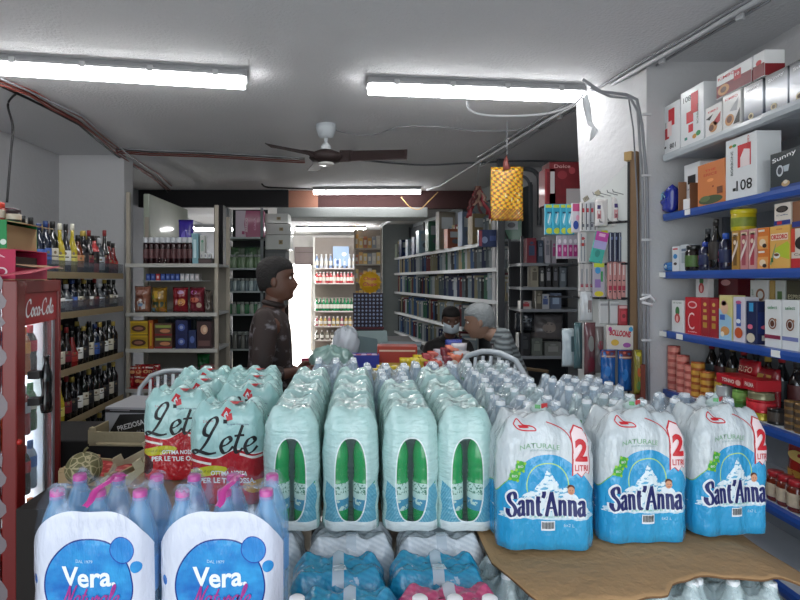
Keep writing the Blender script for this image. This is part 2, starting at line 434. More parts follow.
for k, (ang, ln) in enumerate(((-.12, .60), (-2.39, .51), (1.83, .56))):
    mb = MB(); c, s = math.cos(ang), math.sin(ang)
    def bp(r, w, z): return Vector((c*r-s*w, s*r+c*w, z))
    rg = []
    for r, w in ((.10, .015), (.17, .02), (.2, .04), (.3, .045), (ln-.03, .05), (ln, .04)):
        tw = .045 if k == 0 else -.022 if k == 1 else 0.
        rg.append([bp(r, -w, zm-.0-tw), bp(r, w, zm+tw), bp(r, w, zm+tw+.006), bp(r, -w, zm-tw+.006)])
    mb.rings(rg, BRN, False); mb.obj('blade', fan)
# smoke detector-like round fitting beside the fan
o = MB().lathe([(.001, 0), (.05, 0), (.05, -.02), (.035, -.05), (.001, -.055)], M('#9a9fa4', .5), n=18).obj('ceiling_fitting', loc=(ax(350, 5.0), 5.0, CZ)); tag(o, 'small round grey fitting on the ceiling right of the fan rod', 'fitting')

# ------------------------------------------------------------------ wires and conduits
def wire(name, label, cat, pts, r, m, sm=8, sag=None):
    P = [Vector(p) for p in pts]; out = []
    for i in range(len(P)-1):
        a, b, c, d = P[max(i-1, 0)], P[i], P[i+1], P[min(i+2, len(P)-1)]
        for k in range(sm):
            t = k/sm; out.append(.5*((2*b)+(c-a)*t+(2*a-5*b+4*c-d)*t*t+(3*b-a-3*c+d)*t**3))
    out.append(P[-1]); o = MB().tube(out, r, m, 6).obj(name); return tag(o, label, cat)
def cpt(px, py, dz=0.01):                    # a point hung just below the ceiling seen at this pixel
    z = CZ-dz; Y = (z-CAMZ)*FP/(VY-py); return Vector((ax(px, Y), Y, z))
RW = M('#7d3a30', .6); GW = M('#8e9094', .5); BW = M('#1b1a1c', .5); CW = M('#c9cacc', .5)
bund = thing('cable_bundle', 'bundle of red and dark cables running along the left of the ceiling', 'cables', cpt(60, 112))
def sub(name, par, pts, r, m):
    pts = [Vector(p)-Vector(par.location) for p in pts]; return MB().tube(pts, r, m, 6).obj(name, par)
base = [(0, 82), (30, 95), (52, 107), (80, 121), (100, 137), (118, 151), (135, 164), (155, 177), (170, 189)]
for k, (m, dx, dy) in enumerate(((RW, 0, 0), (RW, 3, -2), (BW, -2, 3), (GW, 1, -4), (RW, -1, 1))):
    sub('cable', bund, [cpt(x+dx+random.uniform(-1.5, 1.5), min(y+dy+random.uniform(-1.5, 1.5), 192), .012+.006*k) for x, y in base], .006 if m != BW else .008, m)
b2 = thing('cable_run', 'reddish cables crossing the ceiling towards the fan', 'cables', cpt(200, 155))
for k, (m, dy) in enumerate(((RW, 0), (RW, 1.6), (GW, -3), (BW, -2))):
    sub('cable', b2, [cpt(x, y+dy, .01+.004*k) for x, y in ((116, 151), (150, 153.5), (200, 155), (250, 158), (300, 161), (305, 161))], .006, m)
wire('cable', 'black cable hanging down at the left edge of the frame', 'cable', [cpt(18, 92), cpt(8, 104, .05), (ax(2, 3.2), 3.3, az(122, 3.2)), (ax(0, 3.2), 3.3, az(150, 3.2)), (ax(-4, 3.2), 3.3, az(200, 3.2))], .007, BW)
wire('cable', 'thin pale cable from the fan to the right ceiling lamp', 'cable', [cpt(330, 127), cpt(345, 133), cpt(372, 135), cpt(400, 127), cpt(440, 127), cpt(475, 131), cpt(520, 130), cpt(545, 128)], .005, GW)
wire('cable', 'grey cable on the ceiling right of the fan', 'cable', [cpt(360, 160), cpt(420, 165), cpt(470, 163), cpt(530, 161), cpt(580, 163)], .009, M('#55575c', .6))
wire('cable', 'white cable loop hanging under the right ceiling lamp', 'cable', [(ax(467, 3.1), 3.1, az(101, 3.1)), (ax(470, 3.1), 3.1, az(110, 3.1)), (ax(485, 3.1), 3.1, az(115, 3.1)), (ax(515, 3.1), 3.1, az(116, 3.1)), (ax(550, 3.1), 3.1, az(113, 3.1)), (ax(574, 3.1), 3.1, az(104, 3.1)), (ax(583, 3.15), 3.15, az(95, 3.15))], .006, M('#e8e8ea', .4))
wire('cable', 'black cable stub drooping by the far ceiling lamp', 'cable', [cpt(262, 184), cpt(266, 187), cpt(280, 188), cpt(312, 189)], .01, BW)
con = thing('conduit', 'pale cable conduit crossing the ceiling diagonally to the back', 'conduit', cpt(600, 92))
line = [(768, -6), (740, 10), (690, 40), (640, 68), (600, 92), (560, 113), (520, 137), (480, 161), (440, 186), (427, 190)]
sub('pipe', con, [cpt(x, y, .03) for x, y in line], .014, M('#b3b5b9', .45))
sub('pipe', con, [cpt(x-2, y-4, .02) for x, y in line if y < 186], .008, M('#85878c', .5))
sub('cable', con, [cpt(x+random.uniform(0, 3), y+5+random.uniform(-1, 2), .02) for x, y in line if y < 186], .006, GW)
for x, y in ((740, 10), (662, 55), (560, 113), (480, 161)):
    p = cpt(x, y, 0)-Vector(con.location); MB().box((p.x, p.y, p.z-.022), (.03, .03, .045), CW, rz=.7, bev=.004).obj('clip', con)
con2 = thing('conduit', 'lower conduit continuing over the book shelf to the back room', 'conduit', (ax(410, 8.5), 8.5, az(218, 8.5)))
sub('pipe', con2, [(ax(470, 7.3), 7.3, CZ-.05), (ax(440, 7.6), 7.6, az(195, 7.6)), (ax(410, 8.4), 8.4, az(212, 8.4)), (ax(380, 9.6), 9.6, az(226, 9.6))], .02, M('#c9cacd', .5))
wire('cable', 'yellowish wire loop sagging under the conduit', 'wire', [(ax(401, 7), 7, az(197, 7)), (ax(410, 7), 7, az(207, 7)), (ax(420, 7), 7, az(209, 7)), (ax(430, 7), 7, az(200, 7)), (ax(438, 7), 7, az(192, 7))], .006, M('#c09a62', .5))
# vertical pipes and wires down the pillar (right)
Yp = 2.93
pil = thing('pipe_run', 'grey pipes and wires running down the pillar beside the right shelves', 'pipes', (ax(640, Yp), Yp, 1.4))
def vrun(pts, r, m, nm='pipe'):
    sub(nm, pil, [(ax(x, Yp), Yp-r, az(y, Yp)) for x, y in pts], r, m)
vrun([(582, 80), (600, 92), (625, 95), (636, 100), (641, 125), (646, 180), (647, 260), (647, 330), (648, 400)], .008, M('#8e9095', .5))
vrun([(590, 88), (610, 97), (630, 99), (637, 112), (642, 190), (643, 290), (644, 400)], .007, GW)
vrun([(628, 97), (633, 130), (637, 200), (638, 300), (639, 400)], .004, M('#6d6f74', .5), 'wire')
for y in (115, 176, 240, 295, 340):
    MB().box((ax(645, Yp)-pil.location.x, -.012, az(y, Yp)-1.4), (.05, .016, .012), CW, bev=.003).obj('clip', pil)
rb = MB(); rb.tube([(ax(640, 2.9), 2.9, az(300, 2.9)), (ax(648, 2.9), 2.88, az(296, 2.9)), (ax(655, 2.9), 2.9, az(301, 2.9)), (ax(650, 2.9), 2.88, az(305, 2.9)), (ax(642, 2.9), 2.9, az(302, 2.9))], .008, M('#e6e6e8', .5)); o = rb.obj('cable_tie'); tag(o, 'white plastic tie knotted round the pipes on the pillar', 'tie')
# torn plastic scrap at the top of the pillar
mb = MB(); P = []
for k, (x, y, w) in enumerate(((579, 98, 5), (580, 108, 8), (583, 118, 7), (586, 126, 5), (590, 130, 6), (588, 136, 5), (587, 141, 1.5))):
    P.append([Vector((ax(x+j*w/4, 2.95), 2.93-.012*math.sin(j*2+k*1.3)-.01, az(y+2*math.sin(j+k), 2.95))) for j in range(5)])
mb.grid(P, M('#f2f4f6', .3, coat=.5)); o = mb.obj('plastic_scrap'); tag(o, 'torn scrap of white plastic dangling from the pillar top', 'plastic')

# ------------------------------------------------------------------ camera, world
cam = bpy.data.cameras.new('camera'); co = bpy.data.objects.new('camera', cam); COL.objects.link(co); SC.camera = co
co.location = (0, 0, CAMZ); co.rotation_euler = (PI/2, 0, 0)
cam.sensor_width = 36; cam.lens = 36*FP/800; cam.shift_x = (400-VX)/800; cam.shift_y = -(300-VY)/800; cam.clip_start = .05
w = bpy.data.worlds.new('daylight'); SC.world = w; w.use_nodes = True
bg = w.node_tree.nodes['Background']; sky = w.node_tree.nodes.new('ShaderNodeTexSky'); sky.sky_type = 'NISHITA'; sky.sun_disc = False; sky.sun_elevation = .7; sky.sun_rotation = 1.0
bc = w.node_tree.nodes.new('ShaderNodeMix'); bc.data_type = 'RGBA'; bc.inputs[0].default_value = .8; bc.inputs[7].default_value = (.9, .95, 1, 1)
w.node_tree.links.new(sky.outputs[0], bc.inputs[6]); w.node_tree.links.new(bc.outputs[2], bg.inputs[0]); bg.inputs[1].default_value = .8
def area(name, loc, rot, sx, sy, e, c=(1, 1, 1)):
    l = bpy.data.lights.new(name, 'AREA'); l.shape = 'RECTANGLE'; l.size = sx; l.size_y = sy; l.energy = e; l.color = c
    o = bpy.data.objects.new(name, l); COL.objects.link(o); o.location = loc; o.rotation_euler = rot; return o
area('shop_front_daylight', (-.3, -1.15, 1.6), (PI/2, 0, 0), 4.6, 2.3, 36, (.93, .97, 1))
area('back_door_daylight', ((dx0+dx1)/2, 13.3, 1.1), (-PI/2, 0, 0), .6, 2.0, 90, (1, 1, 1))
court_fill = bpy.data.lights.new('courtyard_fill', 'POINT'); court_fill.energy = 600; court_fill.shadow_soft_size = .3  # added point fill, no real fixture; makes the courtyard beyond the door bright
so = bpy.data.objects.new('courtyard_fill', court_fill); COL.objects.link(so); so.location = (-1.2, 13.4, 2.2)
SC.view_settings.view_transform = 'Standard'; SC.view_settings.look = 'None'; SC.view_settings.gamma = 1; SC.view_settings.exposure = 0.4; SC.view_settings.use_curve_mapping = False
SC.cycles.transparent_max_bounces = 24; SC.cycles.max_bounces = 7; SC.cycles.diffuse_bounces = 4
SC.cycles.sample_clamp_indirect = 4
# ================================================================== bottled-water packs
def rr(a, b, rc, kc=5, ke=9):
    """rounded rectangle outline: points and outward normals; starts at front (-y) edge"""
    rc = min(rc, a-.001, b-.001); P = []
    cs = [(a-rc, -(b-rc), -PI/2), (a-rc, b-rc, 0), (-(a-rc), b-rc, PI/2), (-(a-rc), -(b-rc), PI)]
    prev = None
    for i, (cx, cy, a0) in enumerate(cs):
        s = (cx + rc*math.cos(a0), cy + rc*math.sin(a0)); n = (math.cos(a0), math.sin(a0))
        c0 = cs[i-1]; e = (c0[0] + rc*math.cos(a0), c0[1] + rc*math.sin(a0))
        for k in range(1, ke): P.append((e[0]+(s[0]-e[0])*k/ke, e[1]+(s[1]-e[1])*k/ke, n[0], n[1]))
        for k in range(kc+1):
            t = a0 + PI/2*k/kc; P.append((cx+rc*math.cos(t), cy+rc*math.sin(t), math.cos(t), math.sin(t)))
    return P
def film_mesh(nx, ny, r, H, hs=.72, amp=.006, seed=1, ke=None, cap=.05, sag=.02, top=.95, wr=.0025, rcf=.85, drop=0.):
    rnd = random.Random(seed); a, b = nx*r, ny*r
    ke = ke or 8*max(nx, ny)
    bx = [(-a+r*(2*i+1)) for i in range(nx)]; by = [(-b+r*(2*j+1)) for j in range(ny)]
    def scal(x, y, nx_, ny_):
        cx = (1+math.cos(PI*(x+a-r)/r))/2; cy = (1+math.cos(PI*(y+b-r)/r))/2
        return amp*((cx-1)*abs(ny_) + (cy-1)*abs(nx_))
    ph = [rnd.uniform(0, 6.28) for _ in range(6)]
    def wav(x, y): return wr*(math.sin(x*160+ph[0]+40*y)+math.sin(y*190+ph[1]-60*x)+math.sin((x+y)*90+ph[2]))
    mb = MB(); rg = []
    Hs = hs*H
    sides = [(0, .016), (.008, .006), (.02, .001), (.1, .0), (.25, .002), (.36, .0), (.5, .0025), (.62, .0), (.8, .0), (.93, .001), (1., .004)]
    for f, ins in sides:
        z = f*Hs; q = []
        for (x, y, u, v) in rr(a-ins, b-ins, r*rcf, 5, ke):
            s = scal(x, y, u, v) + .0012*math.sin(z*70+x*50+ph[3]) ; q.append(Vector((x+u*s, y+v*s, z)))
        rg.append(q)
    dm = min(a, b)-.003; ds = [.004, .009, .015, .021, .027, .033, .039, .045, .051, .057, .063, .07, .077, .084, .095]
    for d in [q for q in ds if q < dm-.003]+[dm]:
        q = []
        for (x, y, u, v) in rr(a-d, b-d, max(r*rcf-d, .004), 5, ke):
            t = min(d/r, 1); base = Hs + (top*H-Hs)*math.sin(t*PI/2)**.62
            dist = min(math.hypot(x-p, y-w) for p in bx for w in by)
            z = base + cap*H/(1+(dist/.0185)**6)*min(1, d/(r*.8)) - sag*(1-math.exp(-(dist/(r*.75))**2))*min(1, t*1.2) + wav(x, y)*min(1, t*2)
            z -= drop*(abs(x)/a)**2.2*min(1, t*2.5)
            s = scal(x, y, u, v)*(1-t)
            q.append(Vector((x+u*s, y+v*s, min(z, H*1.0))))
        rg.append(q)
    mb.rings(rg, None, True)
    return mb
def bottle_prof(r, H, low=False):
    if low: return [(.001, .006), (r*.5, .004), (r*.82, .0), (r*.96, .012), (r, .03), (r, H*.42), (r*.93, H*.44), (r*.99, H*.46), (r*.93, H*.48), (r*.99, H*.50), (r*.93, H*.52), (r*.98, H*.55), (r, H*.60), (r*.97, H*.66), (r*.86, H*.71), (r*.68, H*.76), (r*.5, H*.82), (r*.38, H*.9), (.016, H*.935), (.016, H*.945)]
    p = [(.001, .006), (r*.5, .004), (r*.82, .0), (r*.96, .012), (r, .03)]
    z = .03
    while z < H*.36: p += [(r*.965, z+.006), (r, z+.014)]; z += .016
    p += [(r*.97, z+.01), (r*.97, H*.40), (r*.995, H*.41), (r*.995, H*.60), (r, H*.64), (r*.97, H*.70), (r*.86, H*.77), (r*.62, H*.85), (r*.40, H*.91), (.016, H*.935), (.016, H*.945)]
    return p
def cap_mesh(m):
    mb = MB(); n = 20; rg = []
    for r, z in ((.0145, 0), (.0148, .002), (.0145, .016), (.013, .0185), (.001, .0185)):
        rg.append([Vector((r*(1+(.03 if k % 2 else 0))*math.cos(2*PI*k/n), r*(1+(.03 if k % 2 else 0))*math.sin(2*PI*k/n), z)) for k in range(n)])
    mb.rings(rg, m, True); return mb.mesh('bottle_cap')
def add_bottles(root, nx, ny, r, H, petm, capm, labm=None, keep=None, n=18, lz=(.40, .60)):
    br = r*.86; H = H*.965
    bm_ = MB().lathe(bottle_prof(br, H, petm is PET_G), petm, n=n).mesh('bottle'); cm = cap_mesh(capm)
    lm = MB().lathe([(br, H*lz[0]), (br*1.006, H*lz[0]+.002), (br*1.006, H*lz[1]-.002), (br, H*lz[1])], labm, n=n).mesh('bottle_label') if labm else None
    for i in range(nx):
        for j in range(ny):
            if keep and not keep(i, j): continue
            x = -nx*r+r*(2*i+1); y = -ny*r+r*(2*j+1)
            o = bpy.data.objects.new('bottle', bm_); COL.objects.link(o); o.parent = root; o.location = (x, y, .002)
            c = bpy.data.objects.new('cap', cm); COL.objects.link(c); c.parent = o; c.location = (0, 0, H*.925)
            if lm: l = bpy.data.objects.new('paper_label', lm); COL.objects.link(l); l.parent = o
def wrinkle(sx=9, sy=9, sz=2.2, k=1.):
    return lambda x, y, z: snoise(9, sc=(sx, sy, sz), detail=4)*k + snoise(30, sc=(3, 3, 1), detail=2)*.3
PET_G = M('#109a4c', .12, coat=.6, var=.15); PET_B = M('#b9cfdf', .1, coat=.8, alpha=.6, var=.1, vs=20); PET_C = M('#c9dcdf', .12, coat=.5, alpha=.7)
CAPW = M('#f6f9fc', .35, coat=.3); CAPP = M('#c4489a', .35, coat=.4); CAPG = M('#2f9b5a', .4)
def pack_root(film, name, fm):
    film.mats = [fm]
    me = film.mesh(name, True)
    return me
def mk_pack(film, fm, bottles=None, decal=None, extra=None):
    root = bpy.data.objects.new('water_bottle_pack', None); COL.objects.link(root); root.empty_display_size = .05
    film.mats = [fm]; me = film.mesh('shrink_film'); o = bpy.data.objects.new('shrink_film', me); COL.objects.link(o); o.parent = root
    if bottles: bottles(root)
    if decal: decal(root, cast_map(me))
    if extra: extra(root, me)
    return root
tmp = []
WHITE = M('#eef2f5', .4, var=.02); NAVY = M('#1c2463', .4); RED = M('#c8202b', .4, var=.04); GREEN = M('#2f9a4a', .4); BLK = M('#17181a', .45)
LIME = M('#8fc63e', .4)

# ---- green mineral water, seen end-on, with an arched window in the film
GH = .345; gr = .0405
def green_film_fn(tint):
    def fn(x, y, z):
        front = y < -(3*gr-.02)
        win = ell(x, z, 0, .142, .043, .112, 2.6)
        ring = ell(x, z, 0, .142, .0465, .1155, 2.6)
        c = mixc(tint, '#d8f0ec', snoise(22, sc=(1, 1, .5)))
        st = ssin((sabs(x)-z*.35)*1500) > .0
        low = z < (0.085 + sabs(x)*.75)
        stz = low*(z > .012)*front*(1-ring)
        c = mixc(c, mixc('#2f93b4', '#8cc7d6', st*1.), stz*1.)
        c = mixc(c, '#eaf6f4', (ring-win)*front)
        c = mixc(c, '#eef7f5', (z < .03)*front*(1-win))
        a = 1 - win*front*.94
        a = a*(.93) 
        return c, a
    return fn
gm = shade('green_water_film', green_film_fn('#94c4be'), .2, .8, wrinkle(4, 4, 9), .007, .8)
GLAB = shade('green_bottle_label', lambda x, y, z: (mixc(mixc('#c4e0d6', '#3f93b4', (z < .085)*(snoise(60) > .42)), '#3c7f65', (snoise(160) > .56)*(z > .1)), 1.), .4)
def mk_green():
    f = film_mesh(2, 3, gr, GH, .76, .004, 3, cap=.020, sag=.008, wr=.002, top=.965)
    def bt(root):
        add_bottles(root, 2, 3, gr, GH*.97, PET_G, CAPG, GLAB, keep=lambda i, j: j == 0, lz=(.17, .40))
    return mk_pack(f, gm, bt)
names = ['leftmost', 'second from left', 'third from left', 'rightmost']
for i, px in enumerate((291, 350.5, 411, 468)):
    for j in range(3 if i != 2 else 2):
        Y = 1.55+.12 + j*.246
        x = ax(px, 1.55)
        lab = ('%s arched-window water pack with green bottles in the front row' % ['leftmost', 'second from left', 'third from left', 'rightmost'][i]) if j == 0 else \
              ('pale green water pack %s in the %s column of green-bottle packs' % (['', 'second from the front', 'at the back'][j], ['leftmost', 'second', 'third', 'rightmost'][i]))
        place('green', mk_green, lab, 'water bottles', (x+random.uniform(-.002, .002), Y, .9), random.uniform(-.015, .015), 'green-bottle water packs', scale=(.985, 1, 1.02 if j == 0 else 1+.02*j))

# ---- aqua "Lete" packs
LH = .335; lr = .0395
def lete_fn(x, y, z):
    wv = .168 - .011*ssin((x+.119)*26.4)*1.  + .006*ssin(x*55)
    red = z < wv
    band = sabs(z-wv) < .0025
    swoosh = sabs(z-(wv-.018)-.06*x) < (.004)
    c = mixc('#8fc7c4', '#c9ebe6', snoise(16, sc=(1, 1, .5)))
    rc = mixc('#a81424', '#c4202c', snoise(12))
    rc = mixc(rc, '#3a0a10', ell(x, z, -.105, .06, .03, .035))
    rc = mixc(rc, '#efe9e2', swoosh*(sabs(x) > .045))
    rc = mixc(rc, '#d9a23a', ell(x, z, .10, .062, .045, .02))
    rc = mixc(rc, '#c8c32c', ell(x-z*.0, z-x*.12, -.055, .118, .062, .0155))
    c = mixc(c, rc, red)
    c = mixc(c, '#e8f3f0', band)
    return c, smax(red*1., .9)
lm_ = shade('aqua_water_film', lete_fn, .2, .8, wrinkle(7, 7, 5), .007, .7)
def mk_lete():
    f = film_mesh(3, 2, lr, LH, .80, .005, 5, cap=.028, sag=.010, wr=.0025)
    def dec(root, mp):
        d = Dec(); d.script('Lete', -.002, .225, .195, .105, BLK, 0, pen=.25, top=2.1, shear=.12); d.obj('script_lettering', root, mp, .02, .0012)
        d = Dec(); d.text('OTTIMA NOSSA', .012, .106, .0145, WHITE, 0, w=.115, bold=.02, arc=.4); d.text('PER LE TUE OSSA.', .008, .082, .0175, WHITE, 0, w=.175, bold=.025, arc=-.15)
        d.text('con il calcio', -.058, .112, .009, M('#5a6a1a', .5), 0, w=.07, shear=.2)
        d.obj('slogan_lettering', root, mp, .02, .0012)
        d = Dec(); d.rect(.0, .298, .02, .028, RED, 0, -.5); d.rect(.012, .285, .018, .02, RED, 1, .3); d.rect(.0, .272, .012, .013, BLK, 1); d.text('A', .002, .296, .014, WHITE, 2)
        d.text('2.6 litri', -.055, .272, .007, M('#b2394a', .5), 0, w=.03); d.text('acqua minerale', .04, .262, .007, M('#555577', .5), 0, w=.07)
        d.obj('sticker', root, mp, .02, .0012)
        mb = MB(); mb.grid([[Vector((.0+.01*math.sin(t*2+u*2), -.03+.012*t, .318+.004*math.sin(t)+(.002 if u == 0 else 0))) + Vector((.012*(u-.5)*2, 0, 0)) for u in range(3)] for t in range(6)], RED); mb.obj('handle_tape', root)
    return mk_pack(f, lm_, None, dec)
for k, (px, pw, Y, z, rz, lab) in enumerate(((225, 75, 1.72, .905, .0, 'water pack with black script and red base, in front of the aqua packs'),
        (174, 72, 1.93, .905, .03, 'water pack with black script and red base, left and partly behind its twin'),
        (246, 0, 1.98, .905, .02, 'aqua water pack right behind the front script pack'), (195, 0, 2.13, .905, 0, 'aqua water pack behind the left script pack, red tape on top'),
        (249, 0, 2.16, .905, -.03, 'aqua water pack second behind the front script pack'), (201, 0, 2.33, .905, .05, 'aqua water pack at the back left, beside the plastic chair'), (251, 0, 2.34, .905, .02, 'aqua water pack furthest back beside the dark-clad person'))):
    place('lete', mk_lete, lab, 'water bottles', (ax(px, Y), Y+.079, z), rz, 'aqua water packs at the left', scale=(.98, 1, .955 if k in (0, 1, 3) else .98))

# ---- mountain water, blue front
SH = .352; sr = .0432
def sa_fn(x, y, z):
    side = sabs(x) > (3*sr-.012)
    arc = z < (.246 - x*x*6.0)
    c = mixc('#bccace', '#f2f6f7', snoise(14, sc=(1, 1, .4)))
    blue = mixc('#1c8fc9', '#3fb0dd', snoise(10, sc=(1, 1, .6)))
    glow = S.op('SMOOTHSTEP', z, .3, .1) if False else 0
    halo = ell(x, z, 0, .166, .056, .060)*(1-ell(x, z, 0, .166, .053, .057))
    n = snoise(40, detail=5)
    mh = .205 - sabs(x-.002)*1.35 + (n-.5)*.05
    mh2 = .165 - sabs(x-.052)*1.1 + (n-.5)*.04
    mh3 = .158 - sabs(x+.045)*.9 + (n-.5)*.03
    mt = smax(smax((z < mh), (z < mh2)), (z < mh3))*(z > .085)
    mc = mixc('#e6f3f8', '#6db4d6', snoise(55, sc=(1, 1, 2), detail=5) > .53)
    blue = mixc(blue, '#a9d77e', halo)
    blue = mixc(blue, mc, mt)
    cloud = ell(x, z+(snoise(30)-.5)*.02, 0, .092, .122, .012)
    blue = mixc(blue, '#cfe8f2', cloud)
    c = mixc(c, blue, arc)
    c = mixc(c, '#7fc24c', (sabs(z-(.246-x*x*6.0)) < .0015)*(x < -.1))
    return c, smax(arc*1., .85)
sm_ = shade('mountain_water_film', sa_fn, .2, .8, wrinkle(6, 6, 3), .008, .75)
def mk_sant():
    f = film_mesh(3, 2, sr, SH, .71, .0065, 8, cap=.025, sag=.010, wr=.002, top=.97, rcf=.7, drop=.035)
    def dec(root, mp):
        d = Dec()
        d.script("Sant'Anna", -.004, .123, .205, .060, WHITE, 0, pen=.45, roman=True, top=1.9, extra=.006)
        d.script("Sant'Anna", -.004, .123, .205, .060, NAVY, 1, pen=.31, roman=True, top=1.9, nib=.25)
        d.obj('brand_lettering', root, mp, .015, .0012)
        d = Dec(); d.text('NATURALE', -.02, .268, .0125, M('#7fae86', .5), 0, w=.105, arc=2.4, bold=.0); d.text('FONTI DI VINADIO', -.01, .2565, .004, M('#88aaaa', .5), 0, w=.07, arc=2.2)
        d.text('acqua minerale naturale', 0, .089, .006, M('#44aa88', .5), 0, w=.09, arc=.5); d.text('6x2 L', .056, .066, .008, M('#bfe2f0', .5), 0, w=.026)
        d.obj('small_lettering', root, mp, .02, .0012)
        d = Dec()
        P = [(q[0]-.006, q[1]) for q in [(.066, .300), (.078, .318), (.1, .31), (.112, .29), (.117, .21), (.113, .196), (.103, .203), (.092, .19), (.08, .2), (.068, .192), (.07, .26)]]
        cx = sum(p[0] for p in P)/len(P); cz = sum(p[1] for p in P)/len(P)
        d.poly(P, RED, 0); d.poly([(cx+(p[0]-cx)*.88, cz+(p[1]-cz)*.95) for p in P], M('#f2dcdc', .4), 1)
        d.text('2', .086, .258, .056, RED, 2, w=.032, bold=.04); d.text('LITRI', .086, .214, .015, RED, 2, w=.034, bold=.01)
        d.ribbon(catmull([(.0, .325), (.02, .318), (.045, .305), (.06, .285), (.066, .25), (.064, .215)]), .0022, RED, 1)
        d.obj('two_litre_ribbon', root, mp, .015, .0012)
        d = Dec(); d.ribbon(catmull([(-.085, .318), (-.07, .305), (-.03, .303), (-.035, .312), (-.06, .316), (-.075, .33), (-.085, .318)]), .003, RED, 0); d.poly([(-.075, .316), (-.07, .309), (-.045, .309), (-.05, .315)], RED, 1); d.obj('red_mark', root, mp, .015, .0012)
        d = Dec()
        for x, z in ((-.088, .193), (-.072, .216)):
            d.disc(x, z, .0135, M('#4aa83c', .4), 0); d.text('BIO', x, z, .006, WHITE, 1, w=.014)
            for k in range(4): d.disc(x+.014*math.cos(k*1.6+.5), z+.014*math.sin(k*1.6+.5), .004, LIME, 1, n=8)
        d.obj('green_badge', root, mp, .02, .0012)
        d = Dec(); d.rect(.0, .0665, .036, .024, WHITE, 0)
        for k in range(11): d.rect(-.0145+k*.0029, .068, .0013 if k % 3 else .002, .017, BLK, 1)
        d.obj('barcode', root, mp, .02, .0012)
        d = Dec(); d.disc(.06, .155, .0085, M('#d79c7a', .5), 1, rz=.0105); d.disc(.0598, .1625, .009, M('#5a3423', .6), 0, rz=.0075); d.disc(.052, .141, .012, M('#e6eef5', .5), 0, rz=.008)
        d.disc(.057, .156, .0011, BLK, 2, n=6); d.disc(.063, .156, .0011, BLK, 2, n=6); d.ribbon([(.057, .1505), (.06, .149), (.063, .1505)], .0012, RED, 2); d.obj('child_portrait', root, mp, .02, .0012)
    def extra(root, me):
        # gathered film knot on top
        mb = MB(); rg = []
        for k in range(8):
            t = k/7; R = .028*(1-t)**1.4+.006+.006*math.sin(t*PI*1.6)*(t > .5)
            rg.append([Vector((.005+R*math.cos(2*PI*q/14)*(1+.35*math.sin(q*5+k)), R*math.sin(2*PI*q/14)*(1+.3*math.cos(q*3)), .325+.047*t+.003*math.sin(q*2+k))) for q in range(14)])
        mb.rings(rg, M('#c9dcd9', .15, coat=.6, alpha=.85)); mb.obj('film_gather', root)
        d = MB(); d.box((.012, -.014, .355), (.02, .003, .012), M('#c23a3a', .3, coat=.4), rz=.5); d.box((-.006, -.013, .352), (.014, .003, .01), M('#4a9a55', .3, coat=.4), rz=-.4); d.obj('knot_print', root)
    return mk_pack(f, sm_, None, dec, extra)
for k, (px, Y, z, rz, sx, lab) in enumerate(((548, 1.45, .8985, -.02, .985, 'leftmost blue-fronted two-litre mountain water pack on the brown cardboard'),
        (645.5, 1.49, .8985, .05, .94, 'middle blue-fronted two-litre mountain water pack on the brown cardboard'),
        (732, 1.535, .8985, .12, .86, 'rightmost blue-fronted two-litre mountain water pack on the brown cardboard'))):
    place('sant', mk_sant, lab, 'water bottles', (ax(px, Y), Y+.09-.012, z), rz, 'mountain water packs', scale=(sx, 1, 1.02))

# ---- clear-film packs filling the table behind
def clear_fn(hue, amt=.55):
    def fn(x, y, z):
        n = snoise(11, sc=(1, 1, 1), detail=5); n2 = snoise(26, sc=(1, 1, .6), detail=4)
        c = mixc(hue, '#eef4f8', n)
        c = mixc(c, '#5fae5a', ((n2 > .62)*(z < .27)*(z > .17))) if amt > .5 else c
        return c, .2 + smin(smax((n2-.45)*3, 0.), .55)
    return fn
cm_ = shade('clear_film', clear_fn('#c4d8e6', .3), .12, .9, wrinkle(8, 8, 8), .006, .7)
cm2 = shade('clear_printed_film', clear_fn('#b9dcd6', .6), .12, .9, wrinkle(8, 8, 8), .006, .7)
def mk_clear(fm, pet, hue=None, cap=CAPW):
    def f_():
        f = film_mesh(3, 2, .043, .34, .70, .006, 11, cap=.03, sag=.03, wr=.003, top=.95)
        return mk_pack(f, fm, lambda root: add_bottles(root, 3, 2, .043, .345, pet, cap, M('#7fa8cf', .4, var=.3, vs=30), n=14))
    return f_
cl1 = mk_clear(cm_, PET_B); cl2 = mk_clear(cm2, PET_C)
n = 0; CN = ['left column', 'middle column', 'right column']
for j, Y in enumerate((1.755, 1.94, 2.125, 2.31, 2.495)):
    for i, x in enumerate((.53, .80, 1.07)):
        if (i == 2 and j > 0) or (i == 1 and j > 2): continue
        xx = x + .012*j + random.uniform(-.008, .008); q = (i+j) % 3
        if xx > 1.42: continue
        lab = 'clear-wrapped pack with white caps behind the blue-fronted packs, %s, %s' % (['first row', 'second row', 'third row', 'fourth row', 'last row'][j], CN[i])
        place('clear2' if q == 1 else 'clear1', cl2 if q == 1 else cl1, lab, 'water bottles', (xx, Y+.02, .9), random.uniform(-.04, .04), 'clear-wrapped water packs', scale=(.98, .98, 1+random.uniform(-.01, .03)))
for i, (x, Y) in enumerate(((.135, 2.16), (.33, 2.41), (.12, 2.36), (-.10, 2.53))):
    place('clear1', cl1, 'bluish clear water pack %s' % ['at the back end of the third green-bottle column', 'behind the rightmost green-bottle column', 'second behind the third green-bottle column', 'behind the middle green-bottle columns'][i], 'water bottles', (x, Y+.03, .9), PI/2 if i == 0 else .03, 'clear-wrapped water packs', scale=(.93, .93, 1.03))

